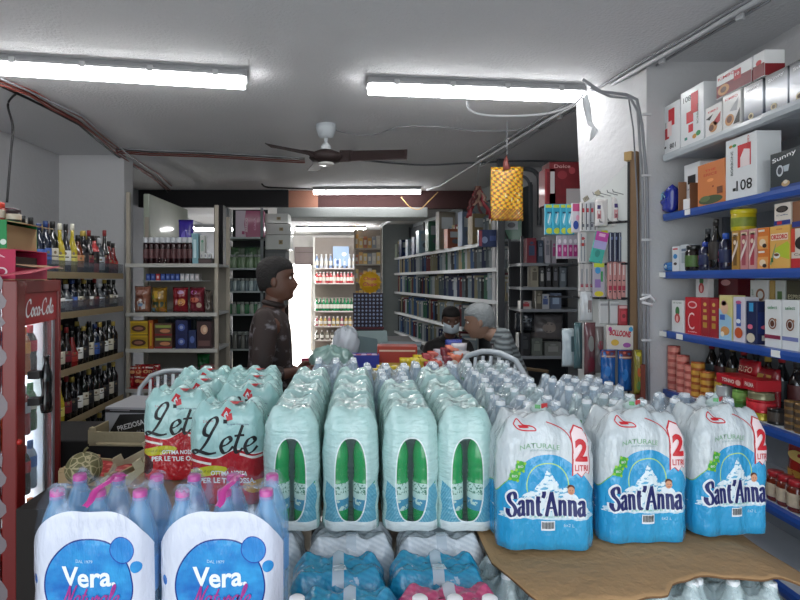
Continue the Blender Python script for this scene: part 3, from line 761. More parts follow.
# ---- big pink-capped packs at the front left
VH = .36; vr = .0447
def vera_fn(x, y, z):
    front = y < 0
    top = .312 - spow(sabs(x)/.124, 4.)*.060
    pan = (z < top)*(sabs(x) < .128)*front
    c = mixc('#9fc0e6', '#e6effa', snoise(14, sc=(1, 1, .5), detail=4))
    p = mixc('#c3c9dc', '#dcdfe8', snoise(9, sc=(1, 1, .6)))
    n = snoise(18, sc=(1, 1, 1.5), detail=5)
    bl = mixc('#1560b4', '#39a5e0', S.op('MULTIPLY_ADD', n, 2.2, -.6))
    blr = mixc(bl, '#16337e', S.op('SUBTRACT', 1.0, S.op('MULTIPLY', 1.0, ell(x, z, .001, .168, .090, .090))))
    c1 = ell(x, z, .001, .168, .093, .093)
    c2 = ell(x, z, .069, .238, .0265, .0265); c2i = ell(x, z, .069, .238, .0245, .0245)
    c3 = ell(x, z, .099, .206, .0115, .0115); c4 = ell(x, z, -.116, .175, .006, .01)
    p = mixc(p, blr, c1)
    p = mixc(p, mixc('#2348a0', mixc('#3f9fdf', '#1b6bbb', n), c2i), c2)
    p = mixc(p, bl, smax(c3, c4))
    c = mixc(c, p, pan)
    al = .04 + smin(smax((snoise(22, sc=(1, 1, .35), detail=4)-.52)*2.8, 0.), .4)
    return c, smax(pan*1., al)
vm = shade('pink_cap_water_film', vera_fn, .2, .5, wrinkle(7, 7, 2.5), .006, .6)
PET_V = M('#8cc4f0', .06, coat=1., alpha=.42, var=.1, vs=20)
def mk_vera():
    f = film_mesh(3, 2, vr, VH, .82, .005, 21, cap=.0, sag=.028, wr=.002, top=.985)
    def dec(root, mp):
        d = Dec(); d.text('Vera.', .0, .185, .040, WHITE, 0, w=.112, bold=.025); d.text('DAL 1979', -.008, .2165, .006, M('#bcdcf2', .5), 0, w=.036); d.obj('brand_lettering', root, mp, .02, .0012)
        d = Dec(); d.script('Naturale', .0, .148, .120, .042, M('#a8338c', .4), 1, pen=.22, top=2.0, shear=.25); d.obj('script_lettering', root, mp, .02, .0012)
    def extra(root, me):
        mb = MB(); P = []
        for k in range(17):
            t = k/16; P.append([Vector((-.004+.03*t+.004*math.sin(k)+w, -.10+.13*t, .330+.028*math.sin(t*PI*.8)+(-.004 if w in (-.008, .008) else 0))) for w in (-.008, -.003, .003, .008)])
        mb.grid(P, M('#c83c96', .2, coat=.6)); mb.obj('carry_handle', root)
    return mk_pack(f, vm, lambda root: add_bottles(root, 3, 2, vr, VH, PET_V, CAPP, M('#6fa5dd', .4, var=.3)), dec, extra)
for px, Y, rz, lab in ((218.5, 1.10, .02, 'right one of the two front packs of blue bottles with pink caps'), (88.5, 1.10, -.02, 'left one of the two front packs of blue bottles with pink caps')):
    place('vera', mk_vera, lab, 'water bottles', (ax(px, Y), Y+.09, .83), rz, 'pink-capped water packs', scale=(.955, 1, 1))

# ---- lower layer: white, blue and pink wrapped packs, and packs under the cardboard
def stripe_fn(a, b, tag_=True):
    def fn(x, y, z):
        st = ssin((x*.5+z*.9+y*.6)*420)
        c = mixc(a, b, S.op('MULTIPLY_ADD', st, .25, .4)); c = mixc(c, '#f4f8fa', S.op('MULTIPLY', snoise(15, sc=(1, 1, .7), detail=4) > .66, .35)); return c, 1.
    return fn
TAGM = WHITE
def mk_low(name, a, b, rough=.2):
    fm = shade(name, stripe_fn(a, b), rough, .9, wrinkle(7, 7, 5), .007, .7)
    def f_():
        f = film_mesh(3, 2, .041, .335, .78, .006, 31, cap=.022, sag=.006, wr=.0025, top=.955)
        def dec(root, me):
            mb = MB(); P = []
            bv = BVHTree.FromPolygons([v.co.copy() for v in me.vertices], [tuple(p.vertices) for p in me.polygons])
            for k in range(14):
                y = -.078 + .15*k/13; row = []
                for w in (-.014, 0, .014):
                    h = bv.ray_cast(Vector((w, y, 1)), Vector((0, 0, -1)))[0]; row.append(Vector((w, y, (h.z if h else .3)+.004)))
                P.append(row)
            mb.grid(P, M('#d6e2ea', .15, coat=.6, alpha=.75)); bnd = mb.obj('carry_band', root)
            r = P[3][1]
            q = (P[6][1]-P[3][1]).normalized(); n = Vector((1, 0, 0)).cross(q)
            def mp(x, z, e): return r + Vector((x+.004, 0, 0)) + q*z + n*(.003+e)
            d = Dec(); d.rect(0, .01, .03, .03, WHITE, 0, .15)
            for k in range(5): d.rect(-.008+k*.004, .01, .002, .012, BLK, 1, .15)
            d.obj('barcode_tag', bnd, mp)
        return mk_pack(f, fm, None, None, dec)
    return f_
lw = mk_low('white_wrap_film', '#c9d2d8', '#f0f4f6'); lb = mk_low('blue_wrap_film', '#2aa3c9', '#1583b2'); lp = mk_low('pink_wrap_film', '#c43f70', '#e0608c'); 
ZL = .565
for px, Y, z, mk, k, rz, lab in ((351, 1.515, ZL, lw, 'loww', 0, 'white-wrapped pack under the arched-window packs, left'), (443, 1.515, ZL, lw, 'loww', 0, 'white-wrapped pack under the arched-window packs, right'),
        (337, 1.33, ZL+.0, lb, 'lowb', .03, 'striped blue-wrapped pack left of the other blue one, behind its twin'), (441, 1.335, ZL, lb, 'lowb', -.03, 'striped blue-wrapped pack right, behind the pink pack'),
        (349, 1.165, ZL, lb, 'lowb', .0, 'striped blue-wrapped pack at the bottom centre, nearest the camera'), (458, 1.165, ZL+.008, lp, 'lowp', .04, 'pink-wrapped pack at the bottom centre'),
        (256, 1.515, ZL, lw, 'loww', 0, 'white-wrapped pack at the left end under the arched-window packs')):
    place(k, mk, lab, 'water bottles', (ax(px, Y), Y+.082, z), rz, 'striped wrapped packs of the lower layer')
# small bottles with white caps in front of the pink pack
def mk_small():
    root = bpy.data.objects.new('small_bottle', None); COL.objects.link(root)
    MB().lathe([(.001, 0), (.028, 0), (.032, .01), (.032, .12), (.028, .16), (.014, .2), (.0125, .215)], M('#5a1420', .12, coat=.6), n=18).obj('bottle_body', root)
    MB().lathe([(.0325, .05), (.0328, .052), (.0328, .11), (.0325, .112)], M('#b8323c', .4), n=18).obj('paper_label', root)
    MB().lathe([(.0145, .208), (.0148, .21), (.0145, .226), (.012, .228), (.001, .228)], M('#f1eef0', .4), n=18).obj('cap', root)
    return root
for k, px in enumerate((420, 455, 490, 297)):
    place('small', mk_small, 'small dark-red bottle with white cap, %s' % ['leftmost of three under the pink pack', 'middle of three under the pink pack', 'rightmost of three under the pink pack', 'beside the blue-wrapped pack'][k], 'bottle', (ax(px, 1.03), 1.03, CAMZ-(597-VY)*1.03/FP-.228), 0, 'small white-capped bottles')
for k, (px, Y, rz, mk, key) in enumerate(((508, 1.37, .25, cl2, 'clear2'), (585, 1.30, -.1, cl2, 'clear2'), (668, 1.33, .08, cl2, 'clear2'), (748, 1.34, -.1, cl2, 'clear2'), (712, 1.56, 0, cl2, 'clear2'), (540, 1.55, .0, cl2, 'clear2'), (626, 1.53, 0, cl2, 'clear2'))):
    place(key, mk, 'green-printed water pack beneath the brown cardboard, %s' % ['at its left corner', 'second from the left at its front', 'third from the left at its front', 'at its front right', 'at its back right', 'at its back left', 'at its back middle'][k], 'water bottles', (ax(px, Y), Y+.09, .53), rz, 'packs under the cardboard')
# cardboard sheet
mb = MB(); CB = M('#bb9468', .85, bump=.6, bs=40, var=.12, vs=5); CB2 = M('#7c5b3c', .9)
nx_, ny_ = 46, 26; P = []
def cbz(x, y): return .8905 + .0035*math.sin(x*9+1) + .0025*math.sin(y*23+x*6) - .03*max(0, (1.37-y)/.12)*(.35+.3*math.sin(x*11))*.6 - (.03*max(0, x-1.02)/.1)
outl_f = [(.335, 1.42), (.355, 1.36), (.40, 1.235), (.45, 1.232), (.55, 1.245), (.62, 1.25), (.70, 1.27), (.74, 1.31), (.80, 1.34), (.86, 1.345), (.93, 1.33), (1.0, 1.34), (1.08, 1.33), (1.12, 1.40)]
def fr(x):
    for (a, b), (c, d) in zip(outl_f, outl_f[1:]):
        if a <= x <= c: return b+(d-b)*(x-a)/(c-a)
    return 1.4
for j in range(ny_):
    row = []
    for i in range(nx_):
        x = .337 + (1.118-.337)*i/(nx_-1); y0 = fr(x)+.004*math.sin(x*70)*1.; y1 = 1.74
        t = j/(ny_-1); y = y0+(y1-y0)*t; row.append((x, y))
    P.append(row)
topg = [[Vector((x, y, min(cbz(x, y), .897)+.001)) for x, y in r] for r in P]; botg = [[v-Vector((0, 0, .005)) for v in r] for r in topg]
mb.grid(topg, CB); mb.grid(botg, CB2); mb.grid([topg[0], botg[0]], CB2); mb.grid([[r[0] for r in topg], [r[0] for r in botg]], CB2); mb.grid([[r[-1] for r in topg], [r[-1] for r in botg]], CB2); mb.grid([topg[-1], botg[-1]], CB2)
bmesh.ops.remove_doubles(mb.bm, verts=mb.bm.verts[:], dist=.0004)
o = mb.obj('cardboard_sheet'); tag(o, 'creased brown cardboard sheet under the blue-fronted water packs', 'cardboard')
# display platforms that carry the packs
WD = M('#8a6f4f', .8, bump=.4, bs=30)
def platform(label, x0, x1, y0, y1, z):
    t = thing('display_platform', label, 'platform', ((x0+x1)/2, (y0+y1)/2, 0)); cx, cy = (x0+x1)/2, (y0+y1)/2
    mb = MB(); mb.box((0, 0, z-.012), (x1-x0, y1-y0, .024), WD, bev=.003); mb.obj('deck', t)
    for sx in (-1, 1):
        for sy in (-1, 1): MB().box((sx*((x1-x0)/2-.04), sy*((y1-y0)/2-.04), (z-.024)/2), (.07, .07, z-.024), WD).obj('leg', t)
platform('low wooden platform carrying the striped packs', -.11, .37, 1.09, 1.66, .565)
platform('small low platform under the leftmost white-wrapped pack', -.40, -.112, 1.33, 1.66, .565)
platform('wooden platform carrying the back packs', -.33, 1.215, 1.762, 2.62, .9)
platform('wooden platform carrying the aqua script packs', -.78, -.34, 1.68, 2.52, .905)
platform('wooden platform carrying the pink-capped packs', -.70, -.12, 1.09, 1.30, .83)
platform('low wooden platform below the cardboard', .40, 1.2, 1.24, 1.75, .53)
platform('narrow dark ledge carrying the small white-capped bottles', -.17, .30, .985, 1.075, CAMZ-(597-VY)*1.03/FP-.228)
# ================================================================== shelves on the right wall
SX = 1.60                       # front edge of the shelves
BLUE = M('#2450a4', .4, coat=.3, var=.1, vs=4); LGREY = M('#b9c0c6', .4, coat=.2); SHT = M('#c8ccd2', .5)
levels = [(.655, 'g'), (.345, 'b'), (.045, 'b'), (-.262, 'b'), (-.567, 'b'), (-.865, 'b'), (-1.15, 'b')]
unit = thing('shelving_unit', 'metal shelving with blue front rails along the right wall, laden with groceries', 'shelves', (SX, 2.0, 0))
Y0, YB, Y1 = 1.02, 2.205, 2.925
for z, kind in levels:
    m = LGREY if kind == 'g' else BLUE
    zt = z + CAMZ
    for a, b in ((Y0, YB-.002), (YB+.002, Y1)):
        off = .006 if a == Y0 else 0
        sb = MB().box2((.012, a-2, zt-.018), (.35, b-2, zt), SHT).obj('shelf_board', unit)
        mb = MB(); prof = [(.012, -.04), (-.004-off, -.036), (-.008-off, -.018), (-.006-off, -.002), (.012, .0)]
        mb.rings([[Vector((x, y-2, zt+q)) for x, q in prof] for y in (a, b)], m, False); mb.obj('front_rail', sb)
for y in (Y0+.01, YB, Y1-.012): MB().box2((.30, y-2-.012, 0), (.33, y-2+.012, 2.42), M('#6c7078', .5, metal=.5)).obj('upright', unit)
MB().box2((.352, Y0-2, .1), (.362, Y1-2, 2.30), M('#8f949b', .6)).obj('back_panel', unit)
PT = M('#eef0ee', .5, var=.02)
for li, px, w in ((3, 664, 9), (3, 682, 6), (2, 663, 9), (3, 779, 9), (1, 690, 5)):
    Y = FP*SX/(px-VX); z = levels[li][0]+CAMZ
    if z: MB().box((-.0125, Y-2, z-.018), (.003, w*Y*Y/(FP*SX), .026), PT).obj('price_tag', unit)

def yr(px, X=SX+.015): return FP*X/(px-VX)
RB = []
def deco(root, f, g, y0, W, H, mapper=None, cut=None):
    """f: Dec; g: list of graphics in face units (0..1)"""
    d = Dec()
    for it in g:
        k = it[0]; L = it[-1] if isinstance(it[-1], int) and len(it) > 5 else 0
    return d
def graphics(g, W, H):
    """g entries: (kind, x, z, w, h, colour, layer[, text/rot..]) in fractions of the face; returns Dec centred in x"""
    d = Dec()
    for it in g:
        k, x, z, w, h, c, L = it[:7]; x = (x-.5)*W; z = z*H; w = w*W; h = h*H
        m = c if not isinstance(c, str) else M(c, .45, var=.03)
        if k == 'r': d.rect(x, z, w, h, m, L, it[7] if len(it) > 7 else 0)
        elif k == 'e': d.disc(x, z, w/2, m, L, rz=h/2)
        elif k == 'o': d.disc(x, z, w/2, m, L, rz=h/2, ring=it[7]*W)
        elif k == 't': d.text(it[7], x, z, h, m, L, w=w, bold=it[9] if len(it) > 9 else .01, rot=it[8] if len(it) > 8 else 0)
        elif k == 's': d.script(it[7], x, z, w, h, m, L, pen=.3, rot=it[8] if len(it) > 8 else 0)
        elif k == 'p': d.poly([((u-.5)*W, v*H) for u, v in it[7]], m, L)
    return d
def carton(name, label, cat, loc, size, colour, g=(), rz=-PI/2, group=None, rough=.45, coat=.2, gs=(), parent=None, bev=.0015, metal=0.):
    """size (w, d, h); printed front faces local -y; gs prints the near (local +x) side"""
    W, D, H = size; m = M(colour, rough, coat=coat, metal=metal, var=.06)
    o = MB().box((0, 0, H/2), size, m, bev=bev).obj(name, loc=loc, rz=rz)
    if cat: tag(o, label, cat, group)
    if g: graphics(g, W, H).obj('printed_front', o, flat_map(-D/2))
    if gs: graphics(gs, D, H).obj('printed_side', o, lambda x, z, e: Vector((W/2+e, x, z)))
    return o
def rbox(name, label, cat, px0, px1, lv, h, d, colour, g=(), zoff=0, xoff=.015, gs=(), group=None, **k):
    X = SX+xoff; ya, yb = FP*X/(px0-VX), FP*X/(px1-VX); z = levels[lv][0]+CAMZ+zoff
    return carton(name, label, cat, (X+d/2, (ya+yb)/2, z), (ya-yb-.003, d, h), colour, g, -PI/2, group, gs=gs, **k)

# --- top shelf
cap_g = [('r', .62, .72, .3, .36, '#d3222e', 1), ('r', .42, .5, .3, .2, '#d3222e', 1), ('t', .3, .84, .34, .1, '#1c1c1e', 1, '801', PI), ('t', .75, .5, .5, .05, '#6b7a6e', 1, 'BORBONE', PI/2), ('e', .78, .16, .2, .09, '#3f9a5a', 1), ('e', .62, .13, .18, .08, '#c98a2a', 1), ('r', .25, .14, .12, .05, '#2b8a7a', 1), ('r', .46, .3, .2, .14, '#d3222e', 1)]
cap_g2 = [('r', .55, .72, .34, .34, '#d3222e', 1), ('r', .45, .5, .24, .3, '#f3d9d8', 2), ('r', .3, .42, .24, .22, '#d3222e', 1), ('t', .62, .14, .34, .1, '#1c1c1e', 1, '801', 0), ('t', .22, .5, .5, .045, '#8b8f90', 1, 'BORBONE', PI/2), ('e', .2, .15, .1, .05, '#222222', 1)]
rbox('coffee_capsule_box', 'white and red capsule box with upright black 801, far end of top shelf', 'box', 662, 680, 0, .255, .24, '#e4e6e8', cap_g2)
rbox('coffee_capsule_box', 'white and red capsule box with upside-down 801, second on the top shelf', 'box', 680.5, 704, 0, .275, .24, '#e8eaec', cap_g)
bean = [('r', .5, .9, .96, .16, '#f3f3f3', 1), ('t', .45, .88, .6, .07, '#c8202b', 2, 'KIMBO'), ('r', .68, .52, .3, .34, '#b81f2a', 1), ('e', .35, .32, .5, .36, '#c98f56', 1), ('e', .33, .3, .26, .18, '#7b4422', 2), ('e', .78, .24, .3, .2, '#2a1712', 1), ('t', .68, .52, .2, .14, '#ffffff', 2, 'K')]
rbox('coffee_packet', 'small white coffee pack with beans picture, left of the two under the red one', 'coffee', 705, 722, 0, .14, .16, '#e6e4e2', [('e', .5, .3, .5, .35, '#c98f56', 1), ('e', .4, .28, .3, .2, '#6a3a20', 2), ('t', .5, .82, .6, .07, '#c8202b', 1, 'KIMBO'), ('p', 0, 0, 0, 0, '#b82a30', 1, [(.5, .45), (.95, .7), (.9, .4), (.6, .3)]), ('p', 0, 0, 0, 0, '#1f1613', 1, [(.05, .62), (.5, .72), (.3, .55)])])
rbox('coffee_packet', 'small white coffee pack with beans picture, right of the two under the red one', 'coffee', 722.5, 741, 0, .155, .16, '#e6e4e2', [('e', .4, .26, .5, .32, '#c98f56', 1), ('e', .4, .28, .3, .2, '#6a3a20', 2), ('t', .5, .86, .7, .07, '#c8202b', 1, 'KIMBO'), ('p', 0, 0, 0, 0, '#14100f', 1, [(.6, .1), (.97, .5), (.95, .1)]), ('p', 0, 0, 0, 0, '#a9a9ad', 1, [(.4, .5), (.9, .8), (.8, .45)])])
rbox('coffee_packet', 'white and dark-red coffee pack lying on top of the small coffee packs', 'coffee', 716.5, 752, 0, .105, .08, '#eeeeee', [('r', .5, .28, 1, .5, '#7a1620', 1), ('t', .3, .8, .5, .13, '#c8202b', 1, 'KIMBO'), ('r', .62, .62, .2, .4, '#b81f2a', 2), ('e', .22, .28, .34, .44, '#c98f56', 2), ('e', .22, .28, .18, .24, '#5c2f1a', 3), ('t', .62, .64, .12, .12, '#ffffff', 3, '10')], zoff=.156, gs=[('r', .5, .25, 1, .45, '#8a1620', 1), ('e', .5, .6, .3, .2, '#c8202b', 1)])
rbox('coffee_packet', 'second white and dark-red coffee pack on top, nearer the camera', 'coffee', 753, 765, 0, .105, .08, '#eeeeee', [('r', .5, .28, 1, .5, '#7a1620', 1), ('e', .5, .6, .5, .2, '#c8202b', 1)], zoff=.156, gs=[('r', .5, .25, 1, .45, '#8a1620', 1)])
silv = shade('silver_carton', lambda x, y, z: (mixc(mixc('#1f2c4c', '#dde2ea', S.op('SMOOTHSTEP', z, .02, .07) if False else smin(smax(z*16-.15, 0.), 1.)), '#1c2026', smin(smax(z*20-1.9, 0.), 1.)), 1.), .3, .4)
for k, (a, b) in enumerate(((743.5, 763), (765, 788), (789, 817))):
    o = rbox('coffee_box', '%s silver coffee box with white script, on the right of the top shelf' % ['leftmost', 'middle', 'rightmost'][k], 'box', a, b, 0, .152, .16, '#b8bcc4', [('s', .52, .86, .7, .13, '#f4f6f8', 1, 'Lollo', 0) if False else ('t', .5, .84, .7, .11, '#f1f3f6', 1, 'Sunny', .12, .015), ('e', .4, .12, .28, .18, '#d9c9a0', 1), ('e', .4, .12, .16, .1, '#5a4630', 2)], group='silver coffee boxes', metal=0.)
    o.data.materials[0] = silv
# --- second shelf
rbox('capsule_box', 'white box with a black picture behind the orange box', 'box', 684, 700, 1, .235, .12, '#e9eaec', [('r', .5, .66, .5, .18, '#1b1b1e', 1), ('t', .5, .46, .7, .03, '#8a8a90', 1, 'crema')], xoff=.06)
b = MB(); O_ = M('#7a5238', .8)
t = thing('open_carton', 'open brown carton with a small white sticker between blue bag and orange box', 'box', (SX+.02, yr(683), levels[1][0]+CAMZ))
MB().box2((.0, -.05, 0), (.14, .05, .004), O_).obj('carton_floor', t); MB().box2((.136, -.05, .004), (.14, .05, .15), O_).obj('carton_back', t)
MB().box2((.0, .046, .004), (.136, .05, .15), M('#93684a', .8)).obj('carton_side', t); MB().box2((.0, -.05, .004), (.136, -.046, .13), O_).obj('carton_side', t)
MB().box2((-.004, -.05, .004), (0, -.0, .055), M('#e8e6e4', .5)).obj('white_sticker', t)
tea = [('e', .5, .12, .9, .2, '#4c5a3c', 1), ('e', .3, .16, .4, .14, '#6b7a52', 2), ('t', .5, .82, .4, .05, '#d8462a', 1, 'THE'), ('t', .5, .72, .5, .06, '#c8402a', 1, 'ERICE'), ('e', .5, .58, .25, .08, '#f0a060', 1), ('r', .85, .3, .2, .16, '#7c4a34', 2), ('e', .6, .42, .06, .04, '#8a3420', 1)]
rbox('orange_tea_box', 'tall orange box with green picture at its base, second shelf', 'box', 697.5, 724.5, 1, .195, .13, '#d9824a', tea)
b108 = [('r', .62, .68, .42, .36, '#d3222e', 1), ('p', 0, 0, 0, 0, '#f3e2e2', 2, [(.5, .5), (.8, .5), (.8, .75), (.62, .78), (.5, .65)]), ('t', .62, .21, .5, .17, '#17171a', 1, '801', PI), ('t', .22, .6, .55, .06, '#5d6a66', 1, 'BORBONE', PI/2), ('t', .75, .88, .25, .04, '#c8202b', 1, 'RED', PI/2), ('e', .3, .88, .14, .05, '#3f9a5a', 1), ('e', .18, .88, .12, .05, '#c98a2a', 1), ('r', .3, .16, .1, .05, '#2b2b2b', 1)]
rbox('coffee_capsule_box', 'large white and red capsule box with black 801, middle of the second shelf', 'box', 725.5, 757, 1, .262, .10, '#e8eaec', b108)
dk = [('e', .32, .5, .22, .3, '#c9d0d6', 1), ('e', .32, .5, .14, .2, '#39424c', 2), ('p', 0, 0, 0, 0, '#b9c4cc', 1, [(.42, .6), (.62, .62), (.58, .45), (.46, .45)]), ('e', .5, .14, .26, .16, '#c9a877', 1), ('e', .5, .18, .14, .1, '#e9ddc8', 2), ('t', .45, .84, .75, .15, '#f1f3f6', 1, 'Sunny', .15, .015), ('r', .5, .05, 1, .1, '#22468c', 0)]
rbox('coffee_box', 'dark teal-black coffee box with cup picture and white script, second shelf', 'box', 770, 803, 1, .145, .14, '#1c2a30', dk)
rbox('coffee_box', 'black coffee box with the same white script at the right frame edge, second shelf', 'box', 804, 838, 1, .145, .14, '#1c2a30', dk)
def bag(name, label, cat, loc, w, h, d, colour, g=(), rz=0, group=None, seed=1, lean=0, rough=.25, coat=.5, alpha=1., crimp=True, parent=None):
    """pillow bag standing upright, front local -y"""
    rnd = random.Random(seed); nx_, nz_ = 12, 14; m = M(colour, rough, coat=coat, alpha=alpha, bump=.35, bs=22, var=.12)
    mb = MB(); F = []; Bk = []
    p1, p2 = rnd.uniform(0, 6), rnd.uniform(0, 6)
    for j in range(nz_+1):
        v = j/nz_; rf = []; rb = []
        for i in range(nx_+1):
            u = i/nx_; e = (max(0, 1-abs(2*u-1)**2.6)*max(0, 1-abs(2*v-1)**3.2))**.55
            x = (u-.5)*w*(1-.05*math.sin(v*PI)); z = v*h
            wv = .06*d*math.sin(u*17+p1+v*5)+.05*d*math.sin(v*21+p2)
            rf.append(Vector((x, -d/2*e-wv*e, z))); rb.append(Vector((x, d/2*e, z)))
        F.append(rf); Bk.append(rb)
    mb.grid(F, m); mb.grid(Bk, m); bmesh.ops.remove_doubles(mb.bm, verts=mb.bm.verts[:], dist=.0003)
    me = mb.mesh(name); o = bpy.data.objects.new(name, me); COL.objects.link(o); o.location = loc; o.rotation_euler = (lean, 0, rz)
    if cat: tag(o, label, cat, group)
    if parent: o.parent = parent
    if g: graphics(g, w, h).obj('printed_front', o, cast_map(me), .03, .0015)
    return o
bag('snack_bag', 'crumpled blue bag with light lettering at the left end of the second shelf', 'bag', (SX+.05, yr(664), levels[1][0]+CAMZ), .20, .145, .09, '#1c2f9a', [('t', .55, .62, .6, .3, '#9fd4ee', 1, 'Soft', .25, .03), ('e', .4, .3, .3, .1, '#dfeefa', 1), ('r', .5, .12, .5, .06, '#d64a9a', 1)], -PI/2-.5, lean=-.05)
# --- third shelf
L3 = levels[2][0]+CAMZ
def lathe_item(name, label, cat, loc, parts, group=None, n=18, rz=0, root=None):
    """parts: (part name, profile, material)"""
    t = thing(name, label, cat, loc, rz, group)
    for p in parts: MB().lathe(p[1], p[2], n=n).obj(p[0], t)
    return t
rbox('plaster_box', 'small upright white box with blue pictures, left end of the third shelf', 'box', 672, 679, 2, .125, .05, '#dfe3e6', [('e', .5, .6, .6, .2, '#2f86c8', 1), ('e', .5, .3, .5, .12, '#3a2a24', 1), ('r', .5, .9, .7, .06, '#c8404a', 1)])
rbox('plaster_box', 'second small upright white box, right beside the blue-pictured one', 'box', 680, 688, 2, .13, .05, '#c9cdd2', [('r', .5, .5, .6, .4, '#9aa3aa', 1), ('r', .5, .8, .6, .1, '#5c6a80', 1)])
bag('candy_bag', 'small light-blue bag lying at the left end of the third shelf', 'bag', (SX+.03, yr(667), L3), .10, .05, .04, '#2f74b8', [('e', .5, .5, .3, .4, '#cfe6f2', 1)], -PI/2)
def jar(label, px, colr, lidc, labc, h, r, lv=2, xo=.045, zo=0, group=None, labg=None):
    Y = FP*(SX+xo)/(px-VX); z = levels[lv][0]+CAMZ+zo
    t = thing('jar', label, 'jar', (SX+xo, Y, z), -PI/2-.9, group)
    MB().lathe([(.001, 0), (r*.9, 0), (r, .006), (r, h*.72), (r*.8, h*.82), (r*.74, h*.84)], M(colr, .12, coat=.6), n=20).obj('glass_body', t)
    MB().lathe([(r*.82, h*.82), (r*.85, h*.83), (r*.85, h*.97), (r*.8, h), (.001, h)], M(lidc, .35, coat=.3), n=20).obj('lid', t)
    MB().lathe([(r*1.003, h*.16), (r*1.012, h*.17), (r*1.012, h*.58), (r*1.003, h*.6)], M(labc, .5, var=.3, vs=60), n=20).obj('paper_label', t)
    if labg:
        d = graphics(labg, r*1.6, h); d.obj('label_print', t, lambda x, z, e: Vector((math.sin(x/r)*(r*1.013+e), -math.cos(x/r)*(r*1.013+e), z)), .01)
    return t
jar('dark jar with green label and black lid on the third shelf', 693.5, '#1d120c', '#151515', '#4c6a34', .125, .037, labg=[('e', .5, .38, .5, .2, '#c9b458', 1)])
def bot(label, px, prof, colr, capc, labc, lv=2, xo=.05, zo=0, group=None, labg=None, r=.028, h=.2, capr=.012, name='bottle', lz=(.2, .55)):
    Y = FP*(SX+xo)/(px-VX); z = levels[lv][0]+CAMZ+zo
    return bottle_at(label, (SX+xo, Y, z), prof, colr, capc, labc, group, labg, r, h, capr, name, lz, -PI/2-.8)
def bottle_at(label, loc, prof, colr, capc, labc, group=None, labg=None, r=.03, h=.25, capr=.013, name='bottle', lz=(.2, .55), rz=0):
    t = thing(name, label, 'bottle', loc, rz, group)
    P = {'wine': [(.001, 0), (.9, 0), (1, .02), (1, .62), (.85, .70), (.45, .78), (.38, .82), (.38, .95)],
         'squat': [(.001, 0), (.92, 0), (1, .03), (1, .5), (.9, .62), (.5, .74), (.36, .8), (.36, .93)],
         'slim': [(.001, 0), (.9, 0), (1, .015), (1, .5), (.7, .62), (.42, .72), (.36, .8), (.36, .95)],
         'flask': [(.001, 0), (.8, 0), (1, .1), (.95, .45), (.6, .6), (.4, .72), (.35, .8), (.35, .93)],
         'plastic': [(.001, 0), (.92, 0), (1, .03), (1, .3), (.9, .38), (1, .46), (1, .68), (.75, .78), (.45, .84), (.4, .88)]}[prof]
    q = [(a*r if a > .001 else .001, b*h) for a, b in P]
    MB().lathe(q, M(colr, .1, coat=.7), n=16).obj('glass_body', t)
    zt = q[-1][1]; cr = q[-1][0]*1.18
    MB().lathe([(cr, zt-.03*h/.2*.5), (cr, h*.99), (cr*.9, h), (.001, h)], M(capc, .35, coat=.3), n=14).obj('cap', t)
    if labc:
        MB().lathe([(r*1.002, h*lz[0]), (r*1.015, h*lz[0]+.001), (r*1.015, h*lz[1]-.001), (r*1.002, h*lz[1])], M(labc, .5), n=16).obj('paper_label', t)
        if labg:
            d = graphics(labg, r*1.6, h); d.obj('label_print', t, lambda x, z, e: Vector((math.sin(x/r)*(r*1.018+e), -math.cos(x/r)*(r*1.018+e), z)), .01)
    return t
bot('small dark bottle with blue cap and pink label, left one on the third shelf', 705.5, 'plastic', '#1b1d3c', '#2b46a8', '#1d2850', h=.135, r=.029, labg=[('e', .5, .42, .7, .22, '#e0759a', 1), ('e', .5, .26, .5, .12, '#f0d8dc', 2)])
bot('tall black liqueur-like bottle on the third shelf, behind the small ones', 716, 'slim', '#14100f', '#2a2624', '#2c2522', h=.235, r=.030, labg=[('r', .5, .3, .8, .04, '#c9b070', 1), ('r', .5, .5, .8, .02, '#8a7a50', 1)])
bot('small dark bottle with bright blue cap and pink label, right one on the third shelf', 726, 'plastic', '#1b1d3c', '#2558c0', '#1d2850', h=.165, r=.028, labg=[('e', .5, .45, .7, .16, '#e0759a', 1), ('r', .5, .28, .7, .1, '#c05078', 2)])
bot('dark bottle standing behind the small dark bottles, third shelf', 708, 'wine', '#16171a', '#55585c', '#8b8f92', h=.21, r=.028, xo=.14)
for k, (a, b, c1, c2) in enumerate(((731.5, 739, '#b98a3a', '#6a4a1c'), (740, 748, '#c98a86', '#a84a54'), (748.5, 756.5, '#d19c98', '#b03a4c'))):
    rbox('wafer_pack', ['upright golden-brown pack under the yellow tin', 'upright pink pack under the yellow tin, left', 'upright pink pack under the yellow tin, right'][k], 'pack', a, b, 2, .165, .07, c1, [('r', .5, .5, .5, .8, c2, 1), ('p', 0, 0, 0, 0, '#e8d8d0', 2, [(.1, .2), (.9, .6), (.9, .75), (.1, .35)]), ('r', .5, .9, .8, .08, '#e8d0b0', 1), ('e', .5, .7, .4, .12, '#ead6c0', 2)])
Yt = FP*(SX+.06)/(743-VX)
lathe_item('yellow_tin', 'round yellow tin with yellow lid standing on top of the pink packs', 'tin', (SX+.062, Yt, L3+.1655), [('tin_body', [(.001, 0), (.044, 0), (.046, .004), (.046, .072), (.044, .075)], M('#c9b51c', .35, coat=.3)), ('lid', [(.048, .074), (.0485, .076), (.0485, .09), (.046, .093), (.001, .093)], M('#e0cf2a', .3, coat=.3)), ('paper_label', [(.0462, .018), (.0468, .02), (.0468, .055), (.0462, .057)], M('#7d8a2c', .5, var=.5, vs=45))])
